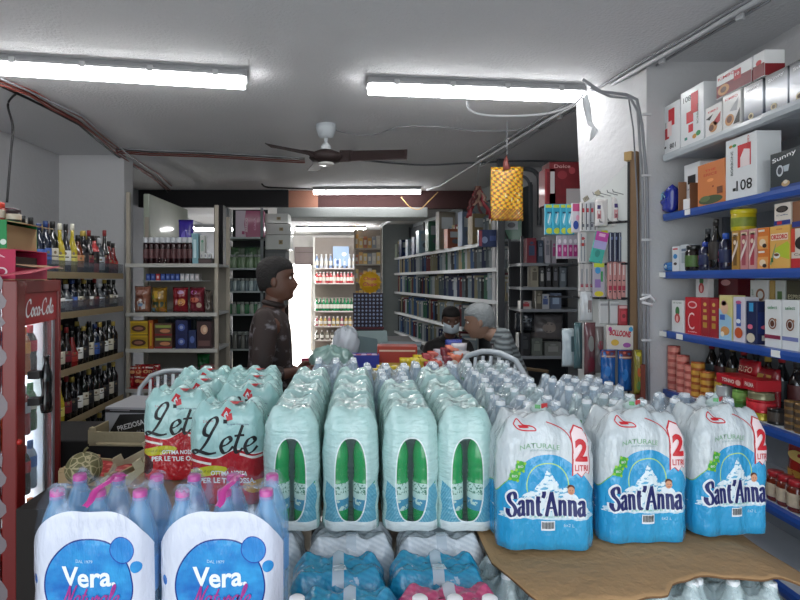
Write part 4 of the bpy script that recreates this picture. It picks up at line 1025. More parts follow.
og = [('r', .5, .3, 1, .6, '#e9a35a', 1), ('e', .5, .3, .6, .35, '#f0d8b8', 2), ('e', .7, .15, .4, .2, '#2a1c18', 3), ('r', .4, .86, .6, .1, '#f3e6da', 2)]
rbox('orange_box', 'lower of two stacked small orange boxes on the third shelf', 'box', 757.5, 768.5, 2, .078, .1, '#dd7a2a', og); rbox('orange_box', 'upper of two stacked small orange boxes on the third shelf', 'box', 757.5, 768.5, 2, .085, .1, '#dd7a2a', og, zoff=.0785)
oz = [('r', .5, .74, .86, .16, '#f3dcc4', 1), ('t', .5, .74, .82, .11, '#d0342c', 2, 'ORZORO', 0, .04), ('p', 0, 0, 0, 0, '#b9c832', 1, [(.2, .45), (.9, .62), (1, .55), (1, .2), (.4, .3)]), ('e', .38, .3, .34, .14, '#f3f0ea', 2), ('e', .38, .32, .26, .07, '#6a3a1c', 3), ('r', .15, .2, .12, .1, '#3a6a34', 3), ('p', 0, 0, 0, 0, '#8a9a70', 2, [(.02, .1), (.3, .55), (.36, .6), (.2, .25), (.1, .08)]), ('t', .5, .92, .3, .03, '#c8402a', 1, 'orzo')]
rbox('barley_drink_box', 'yellow and orange barley drink box with red lettering, third shelf', 'box', 769.5, 790, 2, .163, .08, '#e8b25a', oz)
jg = [('e', .5, .72, .74, .3, '#241b18', 1), ('e', .5, .72, .5, .2, '#4a4038', 2), ('t', .5, .46, .7, .06, '#3a4a7a', 1, 'Caffe'), ('r', .5, .12, 1, .2, '#2a3a8a', 1), ('r', .35, .12, .3, .14, '#c8303a', 2)]
rbox('pudding_box', 'white and blue pack with a dark oval, standing on the barley drink box', 'box', 774, 791, 2, .085, .07, '#e4d9cc', jg, zoff=.1635)
rbox('pudding_box', 'red and white pack with a dark oval at the right frame edge, third shelf', 'box', 791, 812, 2, .145, .08, '#dfd2c4', [('e', .55, .62, .7, .34, '#241b18', 1), ('r', .5, .12, 1, .24, '#c42a30', 1), ('t', .5, .34, .7, .06, '#6a4a3a', 1, 'Caffe'), ('r', .1, .7, .2, .6, '#d84a34', 1)])
rbox('pudding_box', 'brown pack at the frame edge, standing on the red and white pack', 'box', 792, 812, 2, .1, .07, '#8a5a3c', [('r', .5, .15, 1, .2, '#2a3a8a', 1)], zoff=.1455)
# --- fourth shelf
leaf = [('e', .5, .66, .34, .3, '#3f7a44', 1), ('e', .5, .44, .44, .3, '#c8484a', 2), ('e', .5, .42, .2, .2, '#f0b0a8', 3), ('t', .5, .93, .7, .05, '#4a6a4a', 1, 'LE CHIC')]
rbox('chamomile_box', 'white box with a red rosebud picture, left end of the fourth shelf', 'box', 671.5, 684, 3, .158, .08, '#e3e5e4', leaf)
rg_ = [('e', .5, .8, .6, .2, '#e8c8c8', 1), ('e', .5, .8, .46, .13, '#c81f2c', 2), ('t', .42, .36, .42, .46, '#f3d9d9', 1, 'C', 0, -.01), ('t', .5, .07, .6, .04, '#f0d0d0', 1, 'caffe')]
rbox('red_coffee_box', 'bright red box with a big white letter, left of the gold-printed ones', 'box', 685, 700.5, 3, .178, .09, '#c01826', rg_)
gg = [('e', .5, .85, .4, .1, '#d9b45a', 1), ('r', .5, .5, .5, .12, '#c9a24a', 1), ('r', .5, .3, .5, .14, '#b98a34', 1), ('r', .5, .68, .4, .08, '#c9a24a', 1)]
for k, (a, b) in enumerate(((701, 709.5), (710, 718))): rbox('red_coffee_box', ['red box with gold printing next to the white-lettered one', 'dark red box with gold printing left of the baby cereal'][k], 'box', a, b, 3, .175, .08, '#a01a26', gg)
rbox('chamomile_box', 'white box with the rosebud picture standing high behind the red boxes', 'box', 695.5, 708, 3, .17, .03, '#e3e5e4', leaf, zoff=.147, xoff=.11)
carton('shelf_box', 'plain white box the raised rosebud box rests on', 'box', (SX+.155, yr(703, SX+.13), levels[3][0]+CAMZ), (.14, .1, .146), '#cfd2d2', rz=-PI/2)
rbox('red_coffee_box', 'dark red box with a white letter standing behind at the back of the fourth shelf', 'box', 718, 738, 3, .29, .08, '#6a1420', [('e', .4, .86, .5, .1, '#d8a8a8', 1), ('t', .4, .5, .4, .26, '#d9a9a9', 1, 'C', 0, -.01)], xoff=.17)
baby = [('p', 0, 0, 0, 0, '#9fc8e0', 1, [(0, 0), (1, 0), (1, .5), (0, .7)]), ('e', .45, .72, .6, .3, '#e2b79a', 2), ('e', .4, .82, .4, .12, '#c78ab0', 2), ('e', .5, .2, .7, .2, '#d99a5a', 2), ('r', .3, .5, .4, .12, '#3f68b8', 3), ('e', .3, .12, .3, .12, '#f3ead8', 3)]
rbox('baby_cereal_bag', 'pale blue baby cereal pack with a yellow rim on the fourth shelf', 'pack', 719, 732, 3, .195, .06, '#d8ce8a', baby)
rbox('baby_cereal_bag', 'white and blue baby cereal pack beside the navy box', 'pack', 733, 745, 3, .19, .06, '#d9d3dc', [('r', .5, .6, .4, .5, '#3a5cae', 1), ('e', .5, .2, .7, .24, '#c8562c', 2), ('e', .5, .88, .5, .08, '#c05a86', 2), ('e', .5, .46, .4, .1, '#e8eef4', 3)])
rbox('navy_box', 'navy blue cereal box with a pink spot and a pile of flakes', 'box', 746, 757, 3, .175, .1, '#14204e', [('r', .5, .86, .4, .2, '#3a9ad0', 1), ('e', .4, .4, .5, .12, '#e0708a', 1), ('e', .45, .14, .8, .22, '#d9cdb4', 1)], gs=[('r', .5, .5, .9, .5, '#1d2c66', 1), ('e', .5, .4, .7, .12, '#d0607c', 2), ('r', .5, .15, .6, .12, '#cfcabc', 1)])
sel = [('t', .5, .84, .6, .07, '#3f8a5a', 1, 'select', .05, .01), ('o', .5, .5, .5, .24, '#8a5a44', 1, .07), ('e', .5, .5, .26, .14, '#5f3424', 2), ('e', .72, .58, .12, .06, '#a87a5c', 3), ('r', .5, .22, 1, .08, '#8a2a48', 1)]
sel2 = [it if it[0] != 'r' else ('r', .5, .22, 1, .08, '#7a82b8', 1) for it in sel]
rbox('white_drink_carton', 'white carton with brown ring and wine-red stripe, front row of the fourth shelf', 'carton', 764.5, 781, 3, .185, .07, '#e2e4e4', sel)
rbox('white_drink_carton', 'white carton with pale ring and lilac stripe, front row of the fourth shelf', 'carton', 782, 799, 3, .187, .07, '#e2e4e4', sel2)
rbox('white_drink_carton', 'white carton with lilac stripe cut by the frame edge, fourth shelf', 'carton', 800, 820, 3, .187, .07, '#e2e4e4', sel2)
rbox('white_drink_carton', 'tall white carton with brown ring and sideways lettering in the back row', 'carton', 750, 768, 3, .262, .07, '#dcdedc', [('t', .15, .8, .26, .04, '#4f7a5a', 1, 'BIOLAIT', PI/2), ('o', .6, .76, .5, .2, '#9a6a4c', 1, .09)], xoff=.12)
for k, (a, b, c) in enumerate(((769, 774, '#b99a56'), (775, 785, '#c9ccc6'), (786, 806, '#4a4632'))):
    rbox('shelf_box', ['narrow golden box in the back row of the fourth shelf', 'grey-white box in the back row of the fourth shelf', 'dark olive box with pale lettering in the back row'][k], 'box', a, b, 3, .26, .07, c, [('r', .5, .75, .5, .16, '#5c7a4a', 1)] if k == 1 else ([('t', .5, .75, .8, .07, '#c9c2a0', 1, 'ESPRES')] if k == 2 else ()), xoff=.12)
# --- fifth shelf: tins
def tin(label, X, Y, z, r, h, body, lid, band, group=None, nm='tin', key=None):
    def mk():
        t = bpy.data.objects.new(nm, None); COL.objects.link(t)
        MB().lathe([(.001, 0), (r*.97, 0), (r, .003), (r*.985, .005), (r*.985, h-.005), (r, h-.003), (r, h)], M(body, .3, metal=.3, coat=.3), n=18).obj('tin_body', t)
        MB().lathe([(r*.97, h-.002), (r*.9, h-.004), (r*.88, h-.001), (.001, h-.001)], M(lid, .3, metal=.6), n=18).obj('lid', t)
        if band: MB().lathe([(r*.988, h*.2), (r*.995, h*.22), (r*.995, h*.78), (r*.988, h*.8)], M(band, .5, var=.4, vs=50), n=18).obj('paper_label', t)
        return t
    return place(key or (nm, r, h, body, lid, band), mk, label, 'tin', (X, Y, z), random.uniform(0, 6), group)
z5 = levels[4][0]+CAMZ
for i, px in enumerate((664, 673, 682, 690)):
    for k in range(6 if i < 2 else 5 if i == 2 else 4):
        Y = FP*(SX+.04)/(px-VX)
        tin('salmon-coloured tin, %s from the bottom of the %s stack, fifth shelf left' % (ORD[k], ['first', 'second', 'third', 'fourth'][i]), SX+.045, Y, z5+k*.0375, .030, .037, '#c4635a', '#b8a06a', '#d88a7c', 'salmon-coloured tins stacked')
for i, px in enumerate((697, 706.5)):
    for k in range(5 if i == 0 else 4):
        Y = FP*(SX+.045)/(px-VX)
        tin('orange-golden tin, %s from the bottom of the %s orange stack' % (ORD[k], ['left', 'right'][i]), SX+.05, Y, z5+k*.034, .030, .0335, '#b5622e', '#c9a04c', '#d09a3c', 'orange tins stacked')
bag('seasoning_pack', 'narrow yellow packet leaning beside the orange tins', 'pack', (SX+.035, yr(714), z5), .045, .13, .02, '#c9a43a', [('e', .5, .5, .5, .3, '#e6d9a0', 1), ('r', .5, .85, .8, .08, '#7a2c1c', 1)], -PI/2, lean=0)
spec = [(724, .036, .05, '#a9adb2', '#c3c7ca', '#5c6a78', 0), (724, .036, .042, '#c9ccce', '#d3d6d8', None, .0505), (741, .036, .05, '#5c8a3c', '#c3c7ca', '#3f7a34', 0), (741, .036, .045, '#6fa048', '#c3c7ca', '#8ab85c', .0505),
        (760, .048, .03, '#c9b43a', '#c9c06a', None, 0), (760, .052, .05, '#c21e2a', '#b8202a', '#d8303a', .0305), (760, .046, .028, '#8f8b6a', '#c9c4a0', None, .081), (733, .03, .05, '#b03a34', '#c3c7ca', '#d9c9b8', 0), (775, .03, .06, '#2c2a28', '#8a8a8a', '#4a4038', 0)]
for k, (px, r, h, b_, l_, bd, zo) in enumerate(spec):
    xo = .05 if k not in (7,) else .12
    lab = ['grey tin under a silver one on the fifth shelf', 'silver tin on top of the grey tin', 'green-labelled tin, lower of two', 'green-labelled tin, upper of two', 'flat yellow tin beneath the wide red tin', 'wide red tin in the middle of the fifth shelf', 'flat beige tin on top of the wide red tin', 'small red and white tin behind the grey and green ones', 'small black tin right of the wide red tin'][k]
    tin(lab, SX+xo, FP*(SX+xo-.005)/(px-VX), z5+zo, r, h, b_, l_, bd)
for i, px in enumerate((792, 802)):
    for k in range(4): tin('flat dark-gold tin, %s from the bottom of the %s stack near the right frame edge' % (ORD[k], ['left', 'right'][i]), SX+.045, FP*(SX+.045)/(px-VX), z5+k*.0275, .024, .027, '#8a6a3c', '#c9a860', '#4a3a2c', 'flat dark-gold tins')
rbox('tuna_multipack', 'red multipack with white lettering lying on the grey tin', 'pack', 716, 741, 4, .042, .10, '#c01a26', [('t', .5, .5, .5, .4, '#f3e0d8', 1, 'TONNO', 0, .03), ('e', .9, .5, .2, .6, '#e8b0a8', 1)], zoff=.107, xoff=.02)
rbox('tuna_multipack', 'red multipack with white lettering right of the other red one, upper row', 'pack', 742, 757, 4, .045, .10, '#b81824', [('t', .5, .5, .6, .4, '#f3e0d8', 1, 'PALMA', 0, .03)], zoff=.112, xoff=.02)
for k, (px, h, zo, c) in enumerate(((700, .24, 0, '#1c1a12'), (712, .25, 0, '#16130e'), (722, .25, 0, '#14161a'), (733, .26, 0, '#101012'), (744, .25, 0, '#17130e'), (756, .25, 0, '#121416'), (768, .24, 0, '#1a1410'), (782, .25, 0, '#101214'), (797, .24, 0, '#181210'))):
    bot('dark glass bottle at the back of the fifth shelf, %s from the left' % ORD[k], px, 'squat', c, ['#b8a050', '#a8343a', '#3a3a3a'][k % 3], ['#6a5a30', '#3a4448', '#5a2c2a'][k % 3], lv=4, xo=.22, h=h, r=.032, group='dark bottles at the back of the fifth shelf')
bag('red_sachet', 'crumpled shiny red bag above the tins on the fifth shelf', 'bag', (SX+.16, yr(750, SX+.16), z5), .14, .21, .05, '#b01c28', [('t', .5, .8, .6, .12, '#e8c0a8', 1, 'SUGO')], -PI/2)
bag('red_sachet', 'second shiny red bag right of the first, behind the tins', 'bag', (SX+.17, yr(769, SX+.17), z5), .13, .19, .05, '#8f1a24', [('r', .5, .8, .6, .1, '#c89a4a', 1)], -PI/2)
# --- sixth shelf: jars and bags by the frame edge
for k, (px, zo) in enumerate(((776, 0), (786, 0), (797, 0), (811, 0))):
    jar('glass jar with red and cream label on the sixth shelf, %s from the left' % ORD[k], px, '#6a2a1c', '#a8242c', '#c8b8a0', .115, .032, lv=5, xo=.045, group='jars on the sixth shelf', labg=[('e', .5, .4, .6, .2, '#8a2a24', 1)])
bag('pasta_bag', 'red and gold bag behind the jars of the sixth shelf', 'bag', (SX+.18, yr(806, SX+.18), levels[5][0]+CAMZ), .18, .23, .06, '#a8281e', [('r', .5, .3, .8, .3, '#c9922e', 1), ('e', .5, .7, .6, .2, '#e0c070', 1)], -PI/2)
# ================================================================== red drinks fridge at the left edge
A = Vector((-1.34, 2.2, 0)); Bp = Vector((-1.458, 2.75, 0)); fw = (Bp-A).length; frz = math.atan2((Bp-A).y, (Bp-A).x)
FH = 1.6
fr_ = thing('drinks_fridge', 'tall red drinks fridge with lit glass door and white script at the left edge', 'fridge', A, frz)
# local: +x along the door (away from camera), -y towards the aisle ... front faces local -y
def red_dots(x, y, z):
    n = snoise(150, detail=1); return mixc('#52090f', '#8f5a5a', n > .67), 1.
RDOT = shade('red_speckled_panel', red_dots, .35, .4)
RFR = M('#7c1c1a', .4, coat=.3, var=.1)
DK = M('#0f0e10', .5)
FD = .62
MB().box2((0, 0.06, .0), (.012, FD, FH), RDOT).obj('side_panel', fr_)
MB().box2((fw-.012, .06, 0), (fw, FD, FH), RDOT).obj('side_panel', fr_)
MB().box2((.012, FD-.02, .0), (fw-.012, FD, FH), DK).obj('back_panel', fr_)
MB().box2((.012, .06, FH-.02), (fw-.012, FD-.02, FH), RFR).obj('top_panel', fr_)
MB().box2((.012, .06, .0), (fw-.012, FD-.02, .12), DK).obj('bottom_panel', fr_)
INT = M('#cfd6da', .5)
mb = MB(); mb.box2((.013, FD-.05, .12), (fw-.013, FD-.021, FH-.02), INT); mb.obj('inner_back', fr_)
mb = MB(); mb.box2((fw-.04, .07, .12), (fw-.013, FD-.05, FH-.02), INT); mb.obj('inner_side', fr_)
door = thing('door', '', '', (0, 0, 0)); 
for k in ('label', 'category'):
    if k in door.keys(): del door[k]
door.parent = fr_
sw = .095
mb = MB(); mb.box2((0, .0, .04), (sw, .055, FH), RFR, bev=.006); mb.obj('door_stile', door)
mb = MB(); mb.box2((fw-.03, .0, .04), (fw, .055, FH), RFR, bev=.006); mb.obj('door_stile', door)
mb = MB(); mb.box2((sw, .0, FH-.055), (fw-.03, .055, FH), RFR, bev=.004); mb.obj('door_rail', door)
mb = MB(); mb.box2((sw, .0, .04), (fw-.03, .055, .18), RFR, bev=.004); mb.obj('door_rail', door)
hd = MB().box2((sw, .012, FH-.19), (fw-.03, .045, FH-.055), M('#a3121f', .35, coat=.4)).obj('header_sign', door)
d = Dec(); d.script('Coca-Cola', (sw+fw-.05)/2, FH-.118, .36, .07, WHITE, 0, pen=.42, top=2.1, shear=.1); d.obj('script_lettering', door, lambda x, z, e: Vector((x, .012-e, z)))
GL_ = M('#dfe8ee', .05, alpha=.12, coat=.6)
MB().box2((sw, .028, .18), (fw-.03, .034, FH-.19), GL_).obj('glass_pane', door)
MB().box2((fw-.06, .02, .18), (fw-.03, .026, FH-.19), M('#a9b3ba', .3, metal=.6)).obj('door_trim', door)
# lit tubes inside the fridge
TB = M('#f3f8ff', .4, emit=8, var=0)
MB().tube([(fw-.065, .15, .2), (fw-.065, .15, FH-.1)], .012, TB, 8).obj('light_tube', fr_)
MB().tube([(.05, .25, .2), (.05, .25, FH-.1)], .012, TB, 8).obj('light_tube', fr_)
MB().box2((.04, .35, FH-.10), (fw-.04, .38, FH-.07), TB).obj('light_tube', fr_)
for z in (.35, .62, .89, 1.16):
    mb = MB()
    mb.box2((.02, .12, z), (fw-.045, FD-.05, z+.008), M('#c9ced2', .4)); mb.obj('wire_shelf', fr_)
# bottle-shaped black door handle
hb = MB(); hz = 1.28
prof = [(.001, 0), (.026, .0), (.031, .02), (.03, .06), (.024, .10), (.029, .15), (.03, .17), (.026, .2), (.016, .235), (.012, .25), (.0125, .275), (.015, .277), (.015, .287), (.001, .29)]
hx = .17
hh = MB().lathe([(r*1.1, z*.84) for r, z in prof], M('#121214', .2, coat=.7), c=(hx, -.055, hz-.24), n=20, sy=.7).obj('bottle_shaped_handle', door)
MB().box2((hx-.06, -.045, hz-.20), (hx-.01, .0, hz-.17), DK).obj('handle_bracket', hh); MB().box2((hx-.06, -.045, hz-.09), (hx-.01, .0, hz-.06), DK).obj('handle_bracket', hh)
d = Dec(); d.script('Coca-Cola', 0, 0, .07, .018, M('#8a8a8c', .4), 0, pen=.3, rot=-PI/2); d.obj('script_lettering', hh, lambda x, z, e: Vector((hx+x, -.055-.0245-e, hz-.13+z)))
# big script on the side that faces the camera (local -x side)
d = Dec(); d.script('Coca-Cola', 0, 0, 1.35, .46, M('#8a7f83', .4), 0, pen=.30, top=2.1, rot=PI/2, shear=.1); d.obj('side_lettering', fr_, lambda x, z, e: Vector((-e, .296-x, .95+z)))
d = Dec(); d.text('Enjoy the feeling', 0, 0, .015, M('#c9a9a9', .4), 0, w=.16, rot=PI/2); d.obj('side_small_print', fr_, lambda x, z, e: Vector((-e, .12-x, 1.13+z)))
MB().ball((.012, -.004, .96), .012, M('#b5261f', .3), 6).obj('lock', door)
Wf = fr_.matrix_basis if False else Matrix.Translation(A) @ Matrix.Rotation(frz, 4, 'Z')
def fridge_local(x, y, z): return Wf @ Vector((x, y, z))
bt_specs = [('#1c0d0a', '#c21e2a', '#c21e2a'), ('#9fb4c8', '#2f6ab0', '#3f7ac8'), ('#9a2a2a', '#dddddd', '#c8d0d8'), ('#2f6a3a', '#3a8a4a', '#d0d8c8'), ('#b5651c', '#e07a20', '#e8a040')]
for si, z in enumerate((.358, .628, .898, 1.168)):
    for k in range(5):
        p = fridge_local(.12+.085*k, .105, z); c = bt_specs[(k+si*2) % 5]
        place(('fridgebottle', c), lambda: bottle_at('', (0, 0, 0), 'plastic', c[0], c[1], c[2], None, None, .03, .22, lz=(.45, .68)), 'drink bottle inside the lit fridge, %s from the hinge-near end on the %s shelf' % (ORD[k], ['lowest', 'second lowest', 'third', 'topmost'][si]), 'bottle', p, 0, 'drinks in the fridge')
# things on top of the fridge
def topcart(name, label, x, y, w, d, h, c, g, z=FH, gs=(), rz=0, open_=False):
    p = fridge_local(x, y, z)
    return carton(name, label, 'box', p, (w, d, h), c, g, rz, None, gs=gs)
GR = '#1f8a4a'; PK = '#b81f4c'
tz = PI/2*0
# open-fronted display cartons, facing the camera/aisle corner
def tray(name, label, p, w, d, h, outc, inc, rz, front_h, deco_g):
    t = thing(name, label, 'carton', p, rz); o_ = M(outc, .5, var=.08); i_ = M(inc, .8); th = .004
    MB().box2((-w/2, -d/2, 0), (w/2, d/2, th), i_).obj('carton_floor', t)
    s = MB().box2((-w/2, -d/2, th), (w/2, -d/2+th, h), o_).obj('carton_side', t); graphics(deco_g, w, h).obj('printed_front', s, flat_map(-d/2))
    MB().box2((-w/2, d/2-th, th), (w/2, d/2, h), o_).obj('carton_side', t)
    MB().box2((-w/2, -d/2+th, th), (-w/2+th, d/2-th, h), o_).obj('carton_back', t)
    MB().box2((w/2-th, -d/2+th, th), (w/2, d/2-th, front_h), o_ if front_h < h*.7 else i_).obj('carton_front', t)
    MB().box((w/2+.035, 0, front_h+.008), (.075, d-.01, .003), M(inc, .6), rot=Matrix.Rotation(.15, 3, 'Y')).obj('carton_flap', t)
    MB().box2((-w/2+th, -d/2+.03, th), (w/2-.03, d/2-.03, h*.8), M('#3a2a24', .7)).obj('packed_goods', t)
    MB().box2((-w/2, -d/2, h), (w/2, d/2, h+.003), o_).obj('carton_top', t)
    return t
pz = FH
tray('display_carton', 'pink-red display carton with an open front, resting on the red fridge', (-1.50, 2.36, pz), .24, .28, .12, PK, '#b59272', .1, .05, [('e', .78, .28, .2, .3, '#e8d0d4', 1), ('e', .78, .28, .14, .2, PK, 2), ('p', 0, 0, 0, 0, '#d8d0d4', 1, [(.0, .0), (.25, .0), (.4, 1), (.1, 1)]), ('t', .6, .8, .5, .1, '#e6b8c4', 1, 'LILA')])
MB_ = MB().box2((-.02, -.13, 0), (.10, .13, .003), M('#c04a5c', .6)); o = MB_.obj('carton_lid_flap', loc=(-1.33, 2.20, pz+.03), rz=.1); o.rotation_euler = (.12, -.1, .1); tag(o, 'loose pink carton flap with white print lying at the fridge top edge', 'flap')
tray('display_carton', 'green display carton stacked on the pink-red one', (-1.54, 2.36, pz+.124), .24, .26, .115, GR, '#a98c64', .1, .1, [('e', .72, .3, .22, .36, '#d9e6da', 1), ('p', 0, 0, 0, 0, '#cfe0d2', 1, [(.62, .45), (.84, .45), (.84, .95), (.62, .95)]), ('t', .25, .6, .4, .2, '#5cc07a', 1, 'MX'), ('e', .95, .25, .1, .2, '#d9e6da', 1)])
for k, (x, y, c1, c2, h) in enumerate(((-1.56, 2.36, '#c7ccd0', '#dfe3e6', .145), (-1.555, 2.29, '#a83a34', '#d9362e', .075), (-1.50, 2.33, '#b04438', '#e04a3a', .08), (-1.49, 2.40, '#2a2430', '#5a2438', .065), (-1.45, 2.36, '#2c2024', '#3a2a30', .055))):
    lathe_item('jar', ['pale slim canister on the green carton above the fridge', 'small red-lidded jar on the green carton, left', 'small red-lidded jar on the green carton, right', 'dark jar on the green carton', 'low dark jar at the edge of the green carton'][k], 'jar', (x, y, pz+.2425),
        [('jar_body', [(.001, 0), (.026, 0), (.028, .004), (.028, h*.7), (.024, h*.75)], M(c1, .3, coat=.4)), ('lid', [(.027, h*.74), (.027, h*.96), (.024, h), (.001, h)], M(c2, .35)), ('paper_label', [(.0283, h*.2), (.0288, h*.22), (.0288, h*.6), (.0283, h*.62)], M('#d9c9b8', .5, var=.3, vs=50))])
o = MB().poly([(-.08, 0, 0), (.07, 0, 0), (.03, 0, .14), (.0, 0, .26)], M('#e9edf0', .6), (0, .004, 0)).obj('paper_sign', loc=(-1.58, 2.25, pz+.2425)); tag(o, 'white pointed paper sign standing at the far left on the green carton', 'sign')

# ================================================================== bottle shelving along the left wall
LX = -1.96
lsh = thing('bottle_shelving', 'long wooden-edged shelving full of bottles along the left wall', 'shelves', (LX, 3.9, 0))
WB = M('#8f7e60', .6, bump=.2, bs=30); AC = M('#5c6470', .15, alpha=.45, coat=.5); DKB = M('#26272b', .7)
lz = [(.055), (-.215), (-.60), (-.955), (-1.3)]
LY0, LY1 = 3.0, 4.68
for i, z in enumerate(lz):
    zt = z+CAMZ
    b_ = MB().box2((-.40, LY0-3.9, zt-.045), (-.012, LY1-3.9, zt-.022), DKB).obj('shelf_board', lsh)
    MB().box2((-.012, LY0-3.9, zt-.045), (.0, LY1-3.9, zt-.0), WB).obj('front_rail', b_)
    if i < 2: MB().box2((-.008, LY0-3.9, zt+.0), (-.004, LY1-3.9, zt+.075), AC).obj('acrylic_guard', b_)
for y in (LY0+.02, 3.95, LY1-.02):
    MB().box2((-.40, y-3.9-.012, 0), (-.375, y-3.9+.012, 1.9), DKB).obj('upright', lsh)
MB().box2((-.415, LY0-3.9, 0), (-.402, LY1-3.9, 1.72), DKB).obj('back_panel', lsh)
kinds = [  # prof, glass, cap, label, r, h, lz, words
 ('wine', '#10140f', '#1a1a1c', '#cfc8b6', .036, .30, (.2, .5), 'dark green bottle with a cream label'),
 ('slim', '#1a0f0c', '#8a2a2c', '#7a2430', .034, .31, (.2, .45), 'brown bottle with a dark red label'),
 ('squat', '#4a4f54', '#caccd0', '#c9d0d8', .040, .26, (.15, .5), 'clear grey bottle with a pale label'),
 ('wine', '#101a2c', '#23386a', '#3a5aa0', .036, .30, (.2, .5), 'blue-black bottle with a blue label'),
 ('slim', '#b5a22a', '#e6e2d0', '#d9cf6a', .033, .31, (.2, .4), 'yellow liqueur bottle'),
 ('flask', '#7a1a1c', '#151515', '#a8342c', .040, .25, (.2, .45), 'deep red bottle'),
 ('wine', '#0d0d10', '#b8a050', '#222226', .037, .30, (.2, .5), 'black bottle with a gold cap'),
 ('squat', '#5c2a14', '#1d1d1d', '#c98a5a', .040, .25, (.2, .5), 'amber bottle with an orange label'),
 ('slim', '#0e0d0f', '#1a1a1a', '#e8e8e4', .034, .30, (.2, .48), 'black bottle with a white label'),
 ('wine', '#c8484a', '#1b1414', '#1d1416', .036, .26, (.3, .6), 'coral red bottle with a black label')]
lgfx = [('r', .5, .35, .8, .02, '#3a3430', 1), ('e', .5, .42, .3, .06, '#7a6a50', 1)]
def put_bottle(i, key, label, p, group):
    pr, gc, cc, lc, r, h, lzz, words = kinds[i]
    place(('lb', i), lambda: bottle_at('', (0, 0, 0), pr, gc, cc, lc, None, lgfx, r, h, lz=lzz), label, 'bottle', p, .75+random.uniform(-.3, .3), group, scale=(1, 1, 1))
seqs = [[6, 6, 0, 8, 3, 3, 0, 4, 8, 4, 7, 6, 1, 9, 2, 1, 5, 5], [1, 2, 0, 2, 8, 6, 0, 8, 2, 3, 0, 6, 8, 1, 2, 6, 0, 8], [7, 6, 2, 0, 7, 2, 6, 0, 1, 5, 8, 6, 0, 3, 6, 8, 0, 6], [0, 6, 3, 8, 6, 6, 0, 4, 1, 6, 8, 0, 6, 0, 8, 6, 0, 6], [6, 0, 6, 8, 0, 6, 0, 6, 8, 6, 0, 6, 8, 0, 6, 0, 6, 0]]
sh_names = ['top', 'second', 'third', 'fourth', 'lowest']
for li in range(5):
    z = lz[li]+CAMZ-.022; zmx = .27 if li == 1 else .33
    for row in range(2):
        for k in range(18 if row == 0 else 17):
            Y = 3.2 + .083*k + row*.04 + random.uniform(-.006, .006)
            kd = seqs[li][(k+row*5) % 18]
            if li == 1 and False: pass
            x = LX-.055-row*.11
            lab = '%s, %s in the %s row, %s left-wall shelf' % (kinds[kd][7], ORD[k], ['front', 'rear'][row], sh_names[li])
            pr, gc, cc, lc, r, h, lzz, words = kinds[kd]
            o = place(('lb', kd), lambda: bottle_at('', (0, 0, 0), pr, gc, cc, lc, None, lgfx, r, h, lz=lzz), lab, 'bottle', (x, Y, z), .75+random.uniform(-.3, .3), 'bottles on the left wall shelving', scale=(1, 1, (.8 if li == 1 else (1.13 if li == 0 else 1)+random.uniform(-.07, .05))))

# ================================================================== cream snack shelving at the back left
UX0, UX1, UY = ax(126, 4.9), ax(218, 4.9), 4.9
CR = M('#a79f90', .6, bump=.15); CRS = M('#a3a6a6', .5)
su = thing('snack_shelving', 'cream metal shelving with crisps and sweets at the back left', 'shelves', ((UX0+UX1)/2, UY, 0)); ucx = (UX0+UX1)/2
hw = (UX1-UX0)/2
for x in (-hw, hw-.03): MB().box2((x, 0, 0), (x+.03, .03, az(205, UY) if x > 0 else az(192, UY)), CR).obj('upright', su)
for x in (-hw, hw-.03): MB().box2((x, .43, 0), (x+.03, .46, 2.2), CR).obj('upright', su)
slz = [az(264, UY), az(313, UY), az(349, UY), az(389, UY), az(430, UY)]
for z in slz:
    b_ = MB().box2((-hw+.005, -.012, z-.022), (hw-.005, .45, z), CRS).obj('shelf_board', su)
    MB().box2((-hw, -.02, z-.028), (hw, -.012, z+.004), M('#b3b2ac', .5)).obj('front_rail', b_)
MB().box2((-hw+.005, .45, 0), (hw-.005, .46, slz[0]), M('#8b857a', .7)).obj('back_panel', su)
# tall off-white refrigerator side behind
o = MB().box2((ax(142, 5.35), 5.38, 0), (ax(142, 5.35)+.06, 6.6, az(197, 5.6)), M('#a3ab9c', .45, coat=.2), bev=.01).obj('cream_panel'); tag(o, 'tall cream panel standing behind the crisps shelving at the back left', 'panel')
def ux(px): return ax(px, UY)
def uput(px0, px1, h, li, c, g, name, label, cat, isbag=False, d=.12, yo=.02, seed=1, zo=0, group=None):
    w = ux(px1)-ux(px0)-.004; loc = ((ux(px0)+ux(px1))/2, UY+yo+d/2, slz[li]+zo)
    if isbag: return bag(name, label, cat, loc, w, h, d, c, g, 0, group, seed)
    return carton(name, label, cat, loc, (w, d, h), c, g, 0, group)
for k in range(9):
    px = 144.5+k*5.6; x = ux(px)
    def mk():
        t = bpy.data.objects.new('spray_can', None); COL.objects.link(t)
        MB().lathe([(.001, 0), (.022, 0), (.0235, .004), (.0235, .17), (.018, .19)], M('#2b1114', .25, metal=.2, coat=.5), n=16).obj('can_body', t)
        MB().lathe([(.0236, .188), (.0238, .19), (.0238, .225), (.021, .235), (.001, .236)], M('#c6c9ce', .4), n=16).obj('cap', t)
        MB().lathe([(.0236, .05), (.024, .052), (.024, .13), (.0236, .132)], M('#5a3a3c', .5, var=.6, vs=50), n=16).obj('paper_label', t)
        return t
    place('spray', mk, 'dark can with a pale cap, %s from the left atop the snack shelving' % ORD[k], 'can', (x, UY+.03, slz[0]), 0, 'dark cans with pale caps')
    place('spray', mk, 'dark can with a pale cap, %s from the left in the rear row' % ORD[k], 'can', (x, UY+.09, slz[0]), 0, 'dark cans in the rear row')
